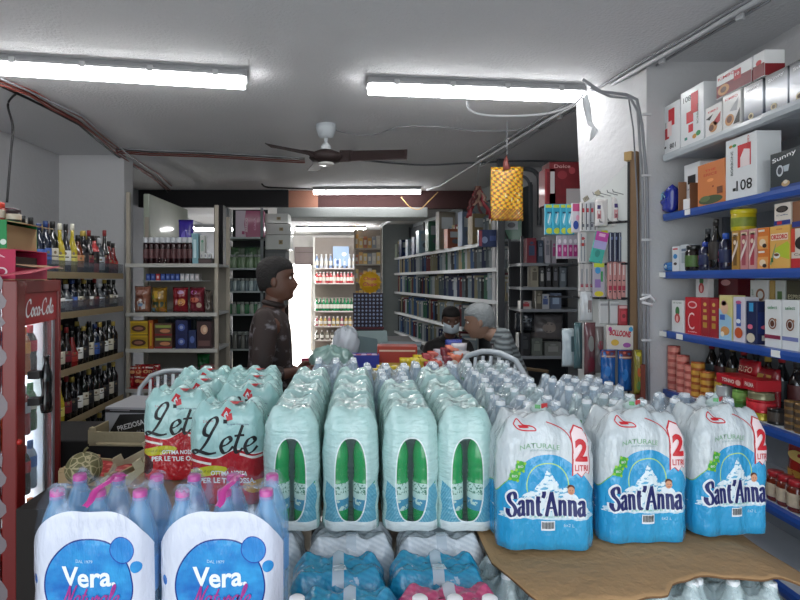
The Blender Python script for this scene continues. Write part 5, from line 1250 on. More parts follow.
uput(190.5, 198, .27, 0, '#6f9aa6', [('r', .5, .5, .4, .6, '#b9d3d8', 1)], 'tall_carton', 'tall teal carton right of the dark cans', 'carton', d=.07)
uput(199, 204.5, .25, 0, '#b5b8b4', [('r', .5, .6, .6, .3, '#8fa39a', 1), ('e', .5, .8, .5, .1, '#4a8a6a', 1)], 'tall_carton', 'narrow pale carton beside the teal one', 'carton', d=.06)
uput(198, 212, .05, 0, '#2c1f20', [('r', .5, .5, .9, .5, '#4a3432', 1)], 'chocolate_box', 'low dark box on the top of the snack shelving, right end', 'box', d=.09, yo=-.0)
for k in range(3): uput(199+k*4, 202.6+k*4, .045, 0, '#d3d5d6', [('r', .5, .5, .5, .5, '#8a8c94', 1)], 'white_packet', 'small white packet on the low dark box, %s from the left' % ORD[k], 'packet', d=.05, zo=.051, group='white packets')
bag('violet_bag', 'violet-blue bag standing on the back edge of the snack shelving', 'bag', (ax(186, 5.2), 5.2, slz[0]), .14, .42, .07, '#3a2a9a', [('e', .5, .6, .5, .3, '#6a5ac8', 1)], 0)
cols = ['#24428f', '#24428f', '#b5303a', '#24428f', '#24428f', '#24428f', '#24428f', '#b8babf', '#c0c2c6', '#b8babf', '#b5b0b2']
for k, c in enumerate(cols): uput(141.5+k*5, 146+k*5, .06, 1, c, [('r', .5, .5, .5, .4, '#6f86c0' if c[1] == '2' else '#d9d3d6', 1)], 'sweets_box', '%s small box, %s from the left hanging row under the top shelf' % ('blue' if c == '#24428f' else 'red' if c == '#b5303a' else 'pale', ORD[k]), 'box', d=.08, zo=.285, group='small boxes under the top shelf', yo=.1)
MB().box2((ux(138), UY+.09, slz[1]+.277), (ux(200), UY+.35, slz[1]+.285), CRS).obj('narrow_ledge', su).location = (-ucx, -UY, 0)
uput(131, 148, .235, 1, '#8a5a48', [('p', 0, 0, 0, 0, '#c9c4c0', 1, [(.3, .12), (.75, .15), (.8, .42), (.5, .52), (.3, .4)]), ('e', .5, .3, .3, .12, '#6a86a8', 2), ('e', .5, .78, .7, .14, '#a8837a', 1), ('e', .4, .6, .5, .1, '#6a3a30', 1)], 'crisps_bag', 'brown crisps bag with a white patch, leftmost on the crisps shelf', 'crisps', True, seed=2)
uput(148.5, 164.5, .225, 1, '#8a6a24', [('r', .5, .32, .9, .22, '#1c3424', 1), ('e', .4, .7, .6, .3, '#c9a03a', 1), ('e', .75, .12, .4, .14, '#b5763a', 2), ('r', .25, .12, .3, .14, '#5a8aa0', 2), ('e', .3, .62, .3, .16, '#5c7a2c', 2)], 'crisps_bag', 'yellow and dark green crisps bag', 'crisps', True, seed=3)
uput(169.5, 186, .225, 1, '#7d1c26', [('e', .65, .42, .45, .3, '#c98a4c', 1), ('e', .6, .8, .4, .14, '#b08ab0', 1), ('e', .65, .4, .2, .12, '#e0b070', 2), ('e', .2, .5, .16, .2, '#b04040', 1)], 'crisps_bag', 'red crisps bag with a round orange picture', 'crisps', True, seed=4)
uput(187, 203, .225, 1, '#6f2430', [('e', .35, .8, .4, .16, '#a85a9a', 1), ('e', .4, .5, .6, .2, '#b8604a', 1), ('e', .7, .3, .3, .2, '#b8a08a', 1), ('r', .3, .12, .5, .1, '#8a3040', 1)], 'crisps_bag', 'red and violet crisps bag right of the round-picture one', 'crisps', True, seed=5)
uput(203, 211, .2, 1, '#5a5048', [('e', .5, .3, .6, .3, '#8a8480', 1)], 'crisps_bag', 'grey-brown crisps bag at the right end', 'crisps', True, seed=6)
for z0, lab in ((0, 'lower'), (.125, 'upper')):
    uput(128.5, 147, .118, 2, '#a98a26', [('r', .5, .92, 1, .16, '#c9a62c', 1), ('e', .5, .45, .8, .5, '#4a2c22', 1), ('e', .5, .45, .5, .26, '#9a6a5a', 2), ('r', .5, .06, 1, .12, '#c9a62c', 1)], 'biscuit_pack', '%s yellow biscuit pack at the left of the middle shelf' % lab, 'pack', zo=z0)
    uput(153.5, 171.5, .11, 2, '#5c4236', [('r', .5, .75, .9, .2, '#8a9a4a', 1), ('e', .6, .4, .6, .3, '#c0805a', 1), ('r', .5, .1, 1, .14, '#8a2a30', 1)], 'biscuit_pack', '%s brown biscuit pack with green and red print' % lab, 'pack', zo=z0*.9)
    uput(174.5, 187, .125, 2, '#1c2452', [('e', .5, .5, .6, .5, '#4a60a8', 1), ('e', .5, .5, .3, .25, '#9aa6c8', 2)], 'biscuit_pack', '%s navy biscuit pack with a pale blue picture' % lab, 'pack', zo=z0)
uput(147.5, 152.5, .25, 2, '#a8541f', [('r', .5, .5, .4, .8, '#c9a02c', 1)], 'biscuit_pack', 'upright orange pack between the yellow and brown ones', 'pack')
uput(187.5, 195.5, .16, 2, '#222f5a', [('e', .5, .5, .6, .4, '#5a70b0', 1)], 'biscuit_pack', 'small navy pack right of the big navy ones', 'pack')
uput(196, 211, .24, 2, '#3a2426', [('e', .5, .7, .5, .35, '#c9a084', 1), ('e', .55, .7, .24, .2, '#e0c4a8', 2), ('r', .5, .2, .8, .2, '#6a4a48', 1)], 'biscuit_pack', 'dark brown pack with a cream picture', 'pack')
for k in range(9):
    lathe_item('small_jar', 'small dark jar at the back of the middle shelf, %s from the left' % ORD[k], 'jar', (ux(156+k*5.6), UY+.30, slz[2]), [('jar_body', [(.001, 0), (.022, 0), (.022, .24), (.001, .24)], M('#3c4246', .3, coat=.3)), ('lid', [(.023, .24), (.023, .265), (.001, .266)], M('#7a8488', .4))], 'jars at the back of the middle shelf', n=10)
# red sweet bags and tray
rr_ = random.Random(4)
for k in range(16):
    px = 127+ (k % 8)*3.2 + rr_.uniform(-1, 1) + (k//8)*1.5; zo = .0+.085*(k//8)+rr_.uniform(0, .01)
    bag('sweets_bag', 'small shiny red sweets bag, %s one in the heap on the lower shelf' % ORD[k], 'sweets', (ux(px+2), UY+.04+.07*(k % 2), slz[3]+zo+.01), .075, .10, .05, ['#9a1c24', '#a83a26', '#7d141e'][k % 3], [('e', .5, .5, .6, .3, '#c98a5a', 1), ('r', .5, .85, .7, .1, '#c8b8b0', 1)], rr_.uniform(-.4, .4), 'red sweets bags', seed=k)
o = MB().box2((ux(126), UY-.0, slz[3]+.0), (ux(153), UY+.2, slz[3]+.012), M('#a3141f', .5)).obj('red_tray'); tag(o, 'shallow red tray under the heap of red sweets bags', 'tray')
# clear tub of wrapped sweets
tt = thing('sweets_tub', 'long clear tub of wrapped sweets on the lower snack shelf', 'tub', (ux(170), UY+.12, slz[3]))
mb = MB(); w2, d2, h2 = .19, .1, .15
mb.rings([[Vector((sx*w2*s, sy*d2*s, z)) for sx, sy in ((-1, -1), (1, -1), (1, 1), (-1, 1))] for s, z in ((.9, 0), (1, h2), (1.03, h2), (1.03, h2+.01))], M('#b9c0c4', .2, alpha=.35, coat=.5), False, cap1=False); mb.obj('tub_wall', tt)
mb = MB()
for k in range(150):
    p = Vector((rr_.uniform(-.165, .165), rr_.uniform(-.085, .0), rr_.uniform(.02, .14))); m = [M('#8a6a70', .4), M('#a3949a', .4), M('#7a3a40', .4), M('#5c5a70', .4)][k % 4]
    mb.ball(p, .012, m, 4, (1.2, .8, .8))
o = mb.obj('wrapped_sweets'); o.location = tt.location; tag(o, 'wrapped sweets filling the long clear tub', 'sweets', kind='stuff')
uput(192, 200, .13, 3, '#8a7c62', [('r', .5, .3, .8, .3, '#a3946f', 1)], 'small_box', 'small kraft box right of the clear tub', 'box')
uput(199.5, 212.5, .2, 3, '#8a5a5c', [('r', .5, .1, 1, .2, '#7a1a28', 1), ('e', .5, .6, .6, .3, '#a37a7c', 1)], 'small_box', 'dusky pink box at the right end of the lower snack shelf', 'box')
o = bag('green_bag', 'bright green bag lying at the back above the kraft box', 'bag', (ux(194), UY+.3, slz[3]+.1), .12, .17, .08, '#1f7a3c', [], 0)
MB()
tag(MB().box2((ux(186), UY+.24, slz[3]), (ux(202), UY+.36, slz[3]+.1), M('#5a4a3a', .7)).obj('small_box'), 'dark box under the green bag at the back of the lower shelf', 'box')

# ================================================================== crates and melon at lower left
def crate(label, c, w, d, h, rz, wood='#8f8468', tilt=0):
    t = thing('fruit_crate', label, 'crate', c, rz); m = M(wood, .8, bump=.3, bs=40)
    MB().box2((-w/2, -d/2, 0), (w/2, d/2, .008), m).obj('crate_floor', t)
    for s in (-1, 1):
        MB().box2((-w/2, s*d/2-.004, .02), (w/2, s*d/2+.004, h), m).obj('long_side', t); MB().box2((s*w/2-.005, -d/2, .01), (s*w/2+.005, d/2, h*1.1), m).obj('short_side', t)
        for q in (-1, 1):
            MB().poly([(s*w/2, q*d/2, 0), (s*(w/2-.035), q*d/2, 0), (s*w/2, q*(d/2-.035), 0)], m, (0, 0, h*1.25)).obj('corner_post', t)
    return t
# black-fronted crate with lettering
cy_ = 3.1
prz = carton('produce_box', 'white-edged box with a black slanted band reading PREZIOSA', 'box', (ax(143, 3.1), 3.1, az(437, 3.0)), (.27, .3, .17), '#9a9b9f', [('p', 0, 0, 0, 0, '#101012', 1, [(.02, .04), (.30, .78), (.92, .82), (.99, .35), (.9, .04)]), ('r', .5, .88, 1, .1, '#15151a', 1), ('t', .52, .45, .55, .16, '#c9c9cc', 2, 'PREZIOSA', .28, .02), ('t', .62, .25, .5, .07, '#8a8a90', 2, 'Delizie dal Sud', .25), ('r', .3, .9, .4, .03, '#7a7a80', 2)], -.08)
crate('pale wooden fruit crate in front of the lettered box', (ax(133, 2.85), 3.02-.14, az(450, 2.7)), .36, .24, .07, -.05)
tag(MB().box2((-1.86, 2.9, 0), (-1.0, 3.3, az(452, 2.7)), M('#1c1a1a', .8), bev=.01).obj('low_counter'), 'low dark counter under the fruit crates at the left', 'counter')
rc = crate('red-lined tray crate with small print behind the melon', (ax(101, 2.35), 2.36, az(482, 2.35)), .25, .2, .06, -.25, '#a9906c')
mb = MB(); mb.box2((-.11, -.085, .012), (.11, .085, .055), M('#a3181f', .45, coat=.3)); gsq = mb.obj('red_liner', rc)
d = Dec()
for k in range(5):
    for j in range(3): d.rect(-.085+k*.042, -.055+j*.052, .026, .02, M('#c96a60', .5), 0, .1)
d.obj('liner_print', gsq, lambda x, z, e: Vector((x, z, .055+e)))
crate('splintered pale wooden crate standing on edge beside the script packs', (ax(143, 2.3), 2.3, az(490, 2.3)), .16, .28, .12, .5, '#a39a80').rotation_euler = (.0, -.45, .25)
tag(MB().box2((-1.27, 2.08, 0), (-.80, 2.5, az(483, 2.35)), M('#241f1c', .8)).obj('low_stand'), 'low dark stand under the melon and red tray', 'stand')
def mel(x, y, z):
    v = S.nt.nodes.new('ShaderNodeTexVoronoi'); v.feature = 'DISTANCE_TO_EDGE'; v.inputs['Scale'].default_value = 32
    tc = S.nt.nodes.new('ShaderNodeTexCoord'); S.nt.links.new(tc.outputs['Object'], v.inputs['Vector'])
    return mixc(mixc('#7a6f4a', '#4f5434', snoise(20)), '#a89c78', S(v.outputs['Distance']) < .07), 1.
mt = thing('melon', 'round netted melon with a dry stem in front of the red tray', 'melon', (ax(84, 2.2), 2.2, az(484, 2.2)))
mb = MB(); rg = []
for j in range(15):
    a = PI*j/14; r_ = .068*max(.02, math.sin(a)); rg.append([Vector((r_*(1+.03*math.cos(10*q*2*PI/40))*math.cos(2*PI*q/40), r_*(1+.03*math.cos(10*q*2*PI/40))*math.sin(2*PI*q/40), .062-.062*math.cos(a))) for q in range(40)])
mb.rings(rg, shade('melon_net_skin', mel, .7)); mb.obj('melon_skin', mt); MB().tube([(0, 0, .121), (.005, 0, .135), (.015, 0, .143)], .005, M('#6a6240', .8), 6).obj('stem', mt)
# ================================================================== hanging goods beside the pillar
PA = Vector((ax(631, 3.02), 3.02, 0)); PB = Vector((ax(578, 3.26), 3.26, 0))      # board: near edge, far edge
pd = (PA-PB).normalized(); pl_ = (PA-PB).length; prz_ = math.atan2(pd.y, pd.x); pn = Vector((pd.y, -pd.x, 0))
hb_ = thing('hanging_board', 'slanted white board with hooks for hanging goods, in front of the pillar', 'board', (PB.x, PB.y, 0), prz_)
WBD = M('#c9cbc9', .6, var=.06)
z1, z2, zb = az(160, 3.02), az(212, 3.26), .75
mb = MB(); mb.poly([(0, 0, zb), (pl_, 0, zb), (pl_, 0, z1), (0, 0, z2)], WBD, (0, .012, 0)); bd = mb.obj('board_sheet', hb_)
MB().box2((pl_, -.012, zb), (pl_+.035, .02, z1+.04), M('#7c6248', .8, bump=.3)).obj('wooden_post', hb_)
MB().box2((pl_-.03, -.016, z1-.002), (pl_+.01, .02, z1+.045), M('#a98b5a', .8)).obj('wooden_block', hb_)
MB().box2((pl_-.012, -.016, zb), (pl_, -.001, z1-.01), M('#1b1a1c', .6)).obj('dark_rail', hb_)
d = Dec(); d.rect(.05, (z1+z2)/2-.055, .035, .028, M('#8a8474', .7), 0, .5); d.rect(.12, (z1+z2)/2-.03, .03, .03, M('#9a947e', .7), 0, .5)
for k in range(3): d.rect(.045+k*.01, (z1+z2)/2-.052, .003, .018, M('#4a463c', .7), 1, .5)
d.obj('faded_stickers', bd, flat_map(0))
rails = [az(224, 3.1), az(268, 3.1), az(299, 3.1), az(330, 3.1), az(343, 3.1)]
for z in (az(223, 3.1), az(264, 3.1), az(298, 3.1)):
    MB().box2((-.18, -.018, z-.006), (pl_, -.006, z+.006), M('#2a2a2e', .5, metal=.5)).obj('hook_rail', hb_)
def hpt(u, out, z):  # along board (m from far edge), outwards
    return Vector((PB.x, PB.y, 0)) + pd*u + pn*out + Vector((0, 0, z))
def hook(u, z, ln=.09):
    MB().tube([(u, -.01, z), (u, -ln, z+.004), (u, -ln-.008, z+.016)], .0022, M('#6c6e72', .35, metal=.8), 5).obj('hook', hb_)
def card(label, cat, px, pyt, pyb, wpx, colour, g, Y=3.12, d=.018, group=None, name='blister_pack', rz=None, seed=0, isbag=False, out=.05):
    h = (pyb-pyt)*Y/FP; w = wpx*Y/FP; z = az(pyb, Y); x = ax(px, Y)
    if rz is None: rz = random.uniform(-.12, .12)
    loc = (x, Y-out+.02, z)
    if isbag: return bag(name, label, cat, loc, w, h, .03, colour, g, rz, group, seed=seed)
    o = carton(name, label, cat, loc, (w, d, h), colour, g, rz, group, bev=.003)
    return o
# top row
for k, px in enumerate((547, 554.5, 562, 568)):
    card('blue and yellow glove packet, %s from the left in the top row of hanging goods' % ORD[k], 'packet', px, 205, 235, 8, '#2fa3c0', [('r', .5, .93, .9, .1, '#c9cf3a', 1), ('e', .5, .12, .8, .2, '#c9cf3a', 1), ('e', .5, .5, .6, .4, '#6fc4d8', 1), ('p', 0, 0, 0, 0, '#e6f0f0', 2, [(.3, .4), (.6, .75), (.7, .7), (.42, .35)]), ('r', .5, .72, .5, .06, '#16506a', 2)], 3.3-.02*k, group='blue and yellow glove packets', name='glove_packet')
card('pink-topped packet with blue foot, right of the glove packets', 'packet', 574, 204, 233, 9, '#d8d4dc', [('r', .5, .85, .9, .26, '#cf4f86', 1), ('e', .4, .25, .6, .3, '#2b4aa0', 1), ('e', .6, .5, .4, .2, '#e9a8c0', 1)], 3.22)
for k, (px, c) in enumerate(((580, '#d7d3d2'), (584.5, '#cfcfd4'), (589, '#b9bcc4'), (593, '#c9c6c8'))):
    card('slim white hanging card with dark stripe, %s from the left in the top row' % ORD[k], 'card', px, 203, 232, 4.2, c, [('r', .3, .5, .2, .9, '#2a2c38', 1), ('r', .6, .72, .5, .14, '#c03a48', 1), ('r', .5, .2, .6, .1, '#6a6a78', 1)], 3.18, group='slim hanging cards')
for k, px in enumerate((599, 615.5)):
    card(['white cotton-wool bag hanging in the top row, left', 'white cotton-wool bag hanging in the top row, right'][k], 'bag', px, 200+k*-2, 227, 13, '#dfdad8', [('r', .25, .7, .24, .14, '#3a2a6a', 1), ('r', .25, .42, .26, .3, '#c98a8c', 1), ('r', .25, .36, .16, .14, '#8a3a4a', 2)], 3.12, name='cotton_bag', isbag=True, seed=k+3)
card('small clear bag of cotton pads below the white bags', 'bag', 622, 226, 240, 9, '#cfc6c2', [('r', .5, .5, .4, .3, '#b08a80', 1)], 3.1, name='cotton_bag', isbag=True, seed=9)
# second row
for k, px in enumerate((557, 562.5, 568, 573)):
    card('magenta and white slim packet, %s from the left behind the second row' % ORD[k], 'packet', px, 236, 259, 5, '#b3aab8', [('r', .5, .35, .8, .5, '#a82a78', 1), ('e', .5, .75, .6, .2, '#ddd3dc', 1), ('e', .5, .4, .4, .2, '#d88ab8', 2)], 3.3, group='magenta slim packets')
card('white card with red toothbrush print, second row', 'card', 580, 233, 263, 8, '#cfcaca', [('r', .5, .6, .6, .1, '#c03a3c', 1), ('r', .3, .5, .12, .9, '#8a8f98', 1), ('r', .7, .4, .12, .7, '#7a7f88', 1), ('e', .5, .8, .5, .1, '#b04a50', 1)], 3.16)
o = card('tilted packet fading from magenta to turquoise in the second row', 'packet', 593, 232, 263, 12, '#2aa89a', [('r', .5, .85, 1, .3, '#b83a9a', 1), ('r', .5, .58, 1, .26, '#a8a0d0', 1), ('e', .45, .3, .4, .24, '#17877c', 2), ('r', .5, .9, .5, .1, '#e0a8d0', 2)], 3.1)
o.rotation_euler = (0, .22, -.1)
card('small yellow label pack between the second and third rows', 'packet', 602, 231, 241, 6, '#c2c02a', [('r', .5, .5, .6, .3, '#3a7a3a', 1)], 3.12)
for k, px in enumerate((608, 612.5, 617, 621.5)):
    card('slim navy and silver card, %s from the left at the right of the second row' % ORD[k], 'card', px, 233, 262, 3.8, '#1f2746', [('r', .3, .5, .2, .95, '#b5bcc8', 1), ('r', .7, .8, .4, .1, '#6a78a8', 1)], 3.1, group='slim navy cards')
# third row
for k, px in enumerate((579, 584, 589)):
    card('slim white card with pink squares, %s from the left in the third row' % ORD[k], 'card', px, 264, 297, 4.5, '#c2bcba', [('r', .5, .35, .6, .1, '#b04a58', 1), ('r', .5, .6, .3, .5, '#8a9094', 1), ('r', .5, .15, .6, .06, '#3a3a44', 1)], 3.16, group='slim pink-square cards')
card('packet with blue top and yellow hooks print in the third row', 'packet', 596, 263, 297, 11, '#a8a2b0', [('r', .5, .93, .9, .12, '#b8c82f', 1), ('e', .4, .78, .5, .2, '#2f8ac0', 1), ('e', .5, .1, .8, .16, '#cdbd20', 1), ('r', .75, .6, .2, .3, '#2f8a4a', 1), ('r', .4, .4, .5, .24, '#8a6aa8', 1)], 3.1)
for k, px in enumerate((607, 611.5, 616, 620.5, 625)):
    card('slim salmon card with black dots, %s from the left in the third hanging row' % ORD[k], 'card', px, 262, 299, 3.9, '#c48a86', [('r', .5, .3, .8, .12, '#a83048', 1), ('e', .5, .5, .5, .04, '#1c1c20', 2), ('e', .5, .2, .5, .04, '#1c1c20', 2), ('r', .5, .8, .3, .3, '#d8c8c4', 1)], 3.08, group='slim salmon cards')
# lower: bags
card('clear plastic bag of white goods hanging under the third row', 'bag', 584, 291, 321, 13, '#c3c6c8', [('r', .7, .5, .3, .4, '#8a7a7a', 1)], 3.14, name='plastic_bag', isbag=True, seed=4)
for k, px in enumerate((601, 611.5)):
    card(['flat white packet hanging beneath the yellow-hooks packet', 'flat white packet left of the red tube'][k], 'packet', px, 301, 323, 9, '#c6c8c8', [('r', .5, .85, .9, .1, '#9a9c9e', 1)], 3.1)
card('red cylindrical pack hanging above the blue pouches', 'pack', 620, 305, 326, 8.5, '#a01c28', [('r', .5, .5, .6, .5, '#c03040', 1), ('r', .5, .92, 1, .12, '#d8a8a8', 1), ('e', .5, .5, .4, .2, '#7a1420', 2)], 3.08, d=.035)
Yq = 3.02
card('white bag top card with red balloon-like lettering above the blue pouches', 'card', 617, 325, 349, 25, '#cfc8c0', [('t', .5, .68, .8, .26, '#b8243a', 1, 'BOLLOONS', -.12, .05), ('e', .3, .3, .3, .26, '#d0a83a', 1), ('e', .75, .2, .3, .2, '#9a4a9a', 1), ('e', .12, .85, .14, .2, '#b83a8a', 1), ('e', .9, .85, .16, .2, '#3a9ac8', 1)], Yq, name='header_card')
for k, px in enumerate((605.5, 622)):
    hh_ = card(['crumpled blue pouch with patterned top, left one of the two under the header card', 'crumpled blue pouch with patterned top, right one of the two under the header card'][k], 'bag', px, 349, 384+k*6, 15, '#1a5fa8', [('r', .5, .88, .9, .2, '#6a2c34', 1), ('r', .5, .82, .9, .04, '#c9a890', 2), ('e', .4, .93, .2, .06, '#c05a4a', 2), ('e', .7, .9, .2, .06, '#3a5a8a', 2), ('e', .4, .4, .4, .3, '#2f7fcc', 1)], Yq-.02, name='blue_pouch', isbag=True, seed=k+20)
card('clear bag of dark red beans hanging left of the blue pouches', 'bag', 587.5, 322, 374, 12, '#6a4448', [('e', .5, .6, .5, .3, '#8a8a86', 1), ('e', .5, .2, .6, .3, '#6f1c2c', 1)], 3.1, name='bean_bag', isbag=True, seed=14)
card('grey-pink bag hanging between the bean bag and the pouches', 'bag', 597, 326, 372, 9, '#8d8380', [('e', .5, .6, .6, .2, '#a05058', 1), ('e', .5, .3, .5, .3, '#b3aca8', 1)], 3.12, name='plastic_bag', isbag=True, seed=15)
card('teal-grey cloth hanging next to the white carrier bag', 'cloth', 576, 322, 368, 9, '#4d6a6e', [], 3.16, name='cloth', isbag=True, seed=16)
card('white carrier bag hanging at the left of the hooks', 'bag', 567, 328, 366, 15, '#c4d0d4', [('r', .7, .6, .3, .4, '#5c7278', 1)], 3.2, name='carrier_bag', isbag=True, seed=17)
card('narrow yellow and green bag hanging at the foot of the wooden post', 'bag', 635, 349, 393, 8, '#8a8030', [('e', .5, .9, .6, .1, '#b8b02a', 1), ('e', .5, .5, .5, .2, '#c0602c', 1), ('e', .5, .2, .6, .2, '#4a7a34', 1)], 2.93, name='narrow_bag', isbag=True, seed=18)
o = MB().box2((ax(639, 2.9), 2.88, .8), (ax(643.5, 2.9), 2.93, az(364, 2.9)), M('#7a3c2e', .7)).obj('wooden_stick'); tag(o, 'reddish wooden stick standing against the pillar pipes', 'stick')
for u in (.02, .08, .13, .18, .23, .28):
    for z in (az(224, 3.15), az(264, 3.15), az(299, 3.15)): hook(u, z)
for u in (.16, .20, .24, .27): hook(u, az(196, 3.1), .12)
# red boxes standing high behind the hooks
rk = thing('red_gift_box', 'large red patterned box stacked high behind the hanging goods', 'box', (ax(563, 4.2), 4.2, az(206, 4.2)))
b_ = MB().box2((-.12, -.05, 0), (.13, .12, .32), M('#6a1820', .5, var=.3, vs=20), bev=.002).obj('box_body', rk)
graphics([('r', .75, .2, .45, .36, '#a9a3a4', 1), ('e', .4, .7, .3, .2, '#8a3038', 1), ('e', .7, .8, .2, .16, '#a04048', 1), ('t', .4, .9, .5, .08, '#c9a0a0', 1, 'Dolce')], .24, .32).obj('printed_front', b_, flat_map(-.05))
carton('white_red_box', 'white and red box standing left of the large red one', 'box', (ax(548, 4.2), 4.22, az(206, 4.2)), (.08, .14, .27), '#8a2c34', [('r', .7, .62, .4, .6, '#b9b3b4', 1), ('r', .3, .5, .2, .8, '#6a1c24', 1)], .0)

# ================================================================== dark rack in the recess
KY = 4.9
kx0, kx1 = ax(521, KY), ax(585, KY)
kr = thing('storage_rack', 'dark metal rack with mixed household goods in the recess', 'rack', ((kx0+kx1)/2, KY, 0)); khw = (kx1-kx0)/2
KM = M('#3a3c40', .5, metal=.3); kz = [az(263, KY), az(287, KY), az(309, KY), az(356, KY), az(400, KY)]
for x in (-khw, khw-.02):
    for y in (0, .4): MB().box2((x, y, 0), (x+.02, y+.02, az(236, KY)), KM).obj('upright', kr)
for z in kz: MB().box2((-khw, -.01, z-.025), (khw, .42, z), M('#7f8388', .5)).obj('shelf_board', kr)
MB().box2((-khw, .421, 0), (khw, .43, az(238, KY)), M('#2c2d31', .7)).obj('back_panel', kr)
kxc = (kx0+kx1)/2
rk_ = random.Random(11)
def kitem(px0, px1, h, lv, c, g=(), lab='', cat='box', name='household_box', yo=.0, zo=0):
    return carton(name, lab, cat, ((ax(px0, KY)+ax(px1, KY))/2, KY+.06+yo, kz[lv]+zo), (ax(px1, KY)-ax(px0, KY)-.004, .1, h), c, g, 0)
for i, (a, b, h, lv, c, c2, lab) in enumerate(((527, 537, .22, 0, '#7a2a38', '#3a4a6a', 'dark red and blue box at the left of the top rack shelf'), (538, 544, .2, 0, '#3a4456', '#7a8494', 'slate box next to the dark red one on the rack'), (545, 551, .23, 0, '#b9b4bc', '#8a8a94', 'pale upright box on the top rack shelf'),
        (552, 557, .2, 0, '#a9a4b0', '#c04a8a', 'pale box with magenta print on the top rack shelf'), (531, 539, .19, 1, '#8a8474', '#5c564a', 'khaki tin-like box on the second rack shelf'), (540, 545, .17, 1, '#3a3a3c', '#b0b0ac', 'dark narrow box on the second rack shelf'), (546, 552, .19, 1, '#1c1c20', '#8a8a90', 'black box with grey band, left, on the second rack shelf'), (553, 559, .19, 1, '#202024', '#6a6a74', 'black box with grey band, right, on the second rack shelf'), (560, 567, .17, 1, '#56606a', '#8a949c', 'slate-blue box at the right of the second rack shelf'),
        (521, 532, .07, 2, '#a8a4a0', '#a0343c', 'small flat white box with red spot on the third rack shelf'), (536, 543, .16, 2, '#5c564c', '#8a8474', 'olive-grey box on the third rack shelf'), (541.5, 550, .13, 2, '#a5a7ac', '#4a5a8a', 'silver-blue carton on the third rack shelf'), (550.5, 562, .14, 2, '#4c5870', '#8ea0b8', 'blue-grey carton on the third rack shelf'),
        (519, 531, .20, 3, '#16171a', '#3a3c40', 'black box on the lowest visible rack shelf'), (532, 543, .15, 3, '#5c635e', '#7a8078', 'grey-green bin on the lowest visible rack shelf'), (545, 562, .12, 3, '#6a6c68', '#8a8c88', 'light grey bowl-like box on the lowest visible rack shelf'))):
    kitem(a, b, h, lv, c, [('r', .5, .5, .6, .4, c2, 1), ('e', .5, .8, .4, .12, c2, 2)], lab)
o = bag('grey_bag', 'mottled grey bag lying on top of the bowl-like box', 'bag', (ax(553, KY), KY+.16, kz[3]+.12), .3, .24, .12, '#6f6a6a', [('e', .5, .5, .4, .4, '#8a7f78', 1), ('e', .3, .7, .3, .2, '#54504e', 1)], 0, seed=31)
o = bag('dark_basket', 'dark bag heaped at the left of the lowest rack shelf', 'bag', (ax(528, KY), KY+.1, kz[3]+.2), .18, .18, .12, '#2a2e34', [('e', .5, .6, .5, .2, '#7f8890', 1)], 0, seed=32)
o = MB().box2((-.16, 0, 0), (.2, .05, .02), M('#6d5a42', .7)).obj('wooden_beam', loc=(ax(532, 4.4), 4.6, az(370, 4.6))); o.rotation_euler = (0, .12, 0); tag(o, 'worn wooden beam below the rack boxes', 'beam')
# steel post, conduit loops on recess wall
o = MB().box2((ax(498, 5.3), 5.3, 0), (ax(505, 5.3), 5.36, CZ), M('#4c4e52', .5, metal=.4), bev=.003).obj('steel_post'); tag(o, 'dark steel post between the book shelf and the recess', 'post')
wire('pipe', 'grey pipe bending down on the recess wall above the rack, outer', 'pipe', [(ax(512, 5.6), 5.66, az(168, 5.6)), (ax(530, 5.6), 5.66, az(168, 5.6)), (ax(538, 5.6), 5.66, az(172, 5.6)), (ax(541, 5.6), 5.66, az(182, 5.6)), (ax(541, 5.6), 5.66, az(225, 5.6))], .022, M('#5a5d62', .5))
wire('pipe', 'grey pipe bending down on the recess wall above the rack, inner', 'pipe', [(ax(512, 5.6), 5.66, az(175, 5.6)), (ax(524, 5.6), 5.66, az(175, 5.6)), (ax(530, 5.6), 5.66, az(180, 5.6)), (ax(532, 5.6), 5.66, az(190, 5.6)), (ax(533, 5.6), 5.66, az(228, 5.6))], .015, M('#6a6d72', .5))
wire('cable', 'dark cord running down the recess wall to the rack', 'cord', [(ax(506, 5.4), 5.5, az(228, 5.4)), (ax(512, 5.4), 5.5, az(242, 5.4)), (ax(520, 5.4), 5.5, az(258, 5.4)), (ax(517, 5.4), 5.5, az(285, 5.4))], .01, BW)
t = thing('wall_switch', 'small grey switch box on the recess wall', 'switch', (ax(514, 5.6), 5.71, az(255, 5.6))); MB().box((0, -.012, 0), (.08, .024, .06), M('#a7a9ac', .5), bev=.004).obj('switch_plate', t); MB().box((0, -.027, 0), (.03, .008, .03), M('#c9cacc', .5), bev=.002).obj('rocker', t)
# scratch-ticket sheet hanging from the ceiling pipe
tk = thing('ticket_sheet', 'orange and yellow patterned sheet of tickets hanging from the ceiling pipe', 'sheet', (ax(507, 4.0), 4.0, az(167, 4.0)))
def tkf(x, y, z):
    a = ssin((x+.115)*137+ssin(z*60)*1.2); b = ssin(z*150+x*20); n = snoise(40)
    c = mixc('#c2661f', '#d9b32c', smax(a*b > .05, 0.)); c = mixc(c, '#5c6a2c', (a*b < -.55)); c = mixc(c, '#d8d0a0', n > .66); return mixc(c, '#7a4a2c', (z < -.30)*(ssin((x-z)*300) > 0)), 1.
mb = MB(); mb.grid([[Vector((-.115+.23*u/8, .01*math.sin(u*.8+v*.3), -.385*v/12)) for u in range(9)] for v in range(13)], shade('ticket_print', tkf, .35, .3)); sh_ = mb.obj('printed_sheet', tk); md = sh_.modifiers.new('thickness', 'SOLIDIFY'); md.thickness = .003
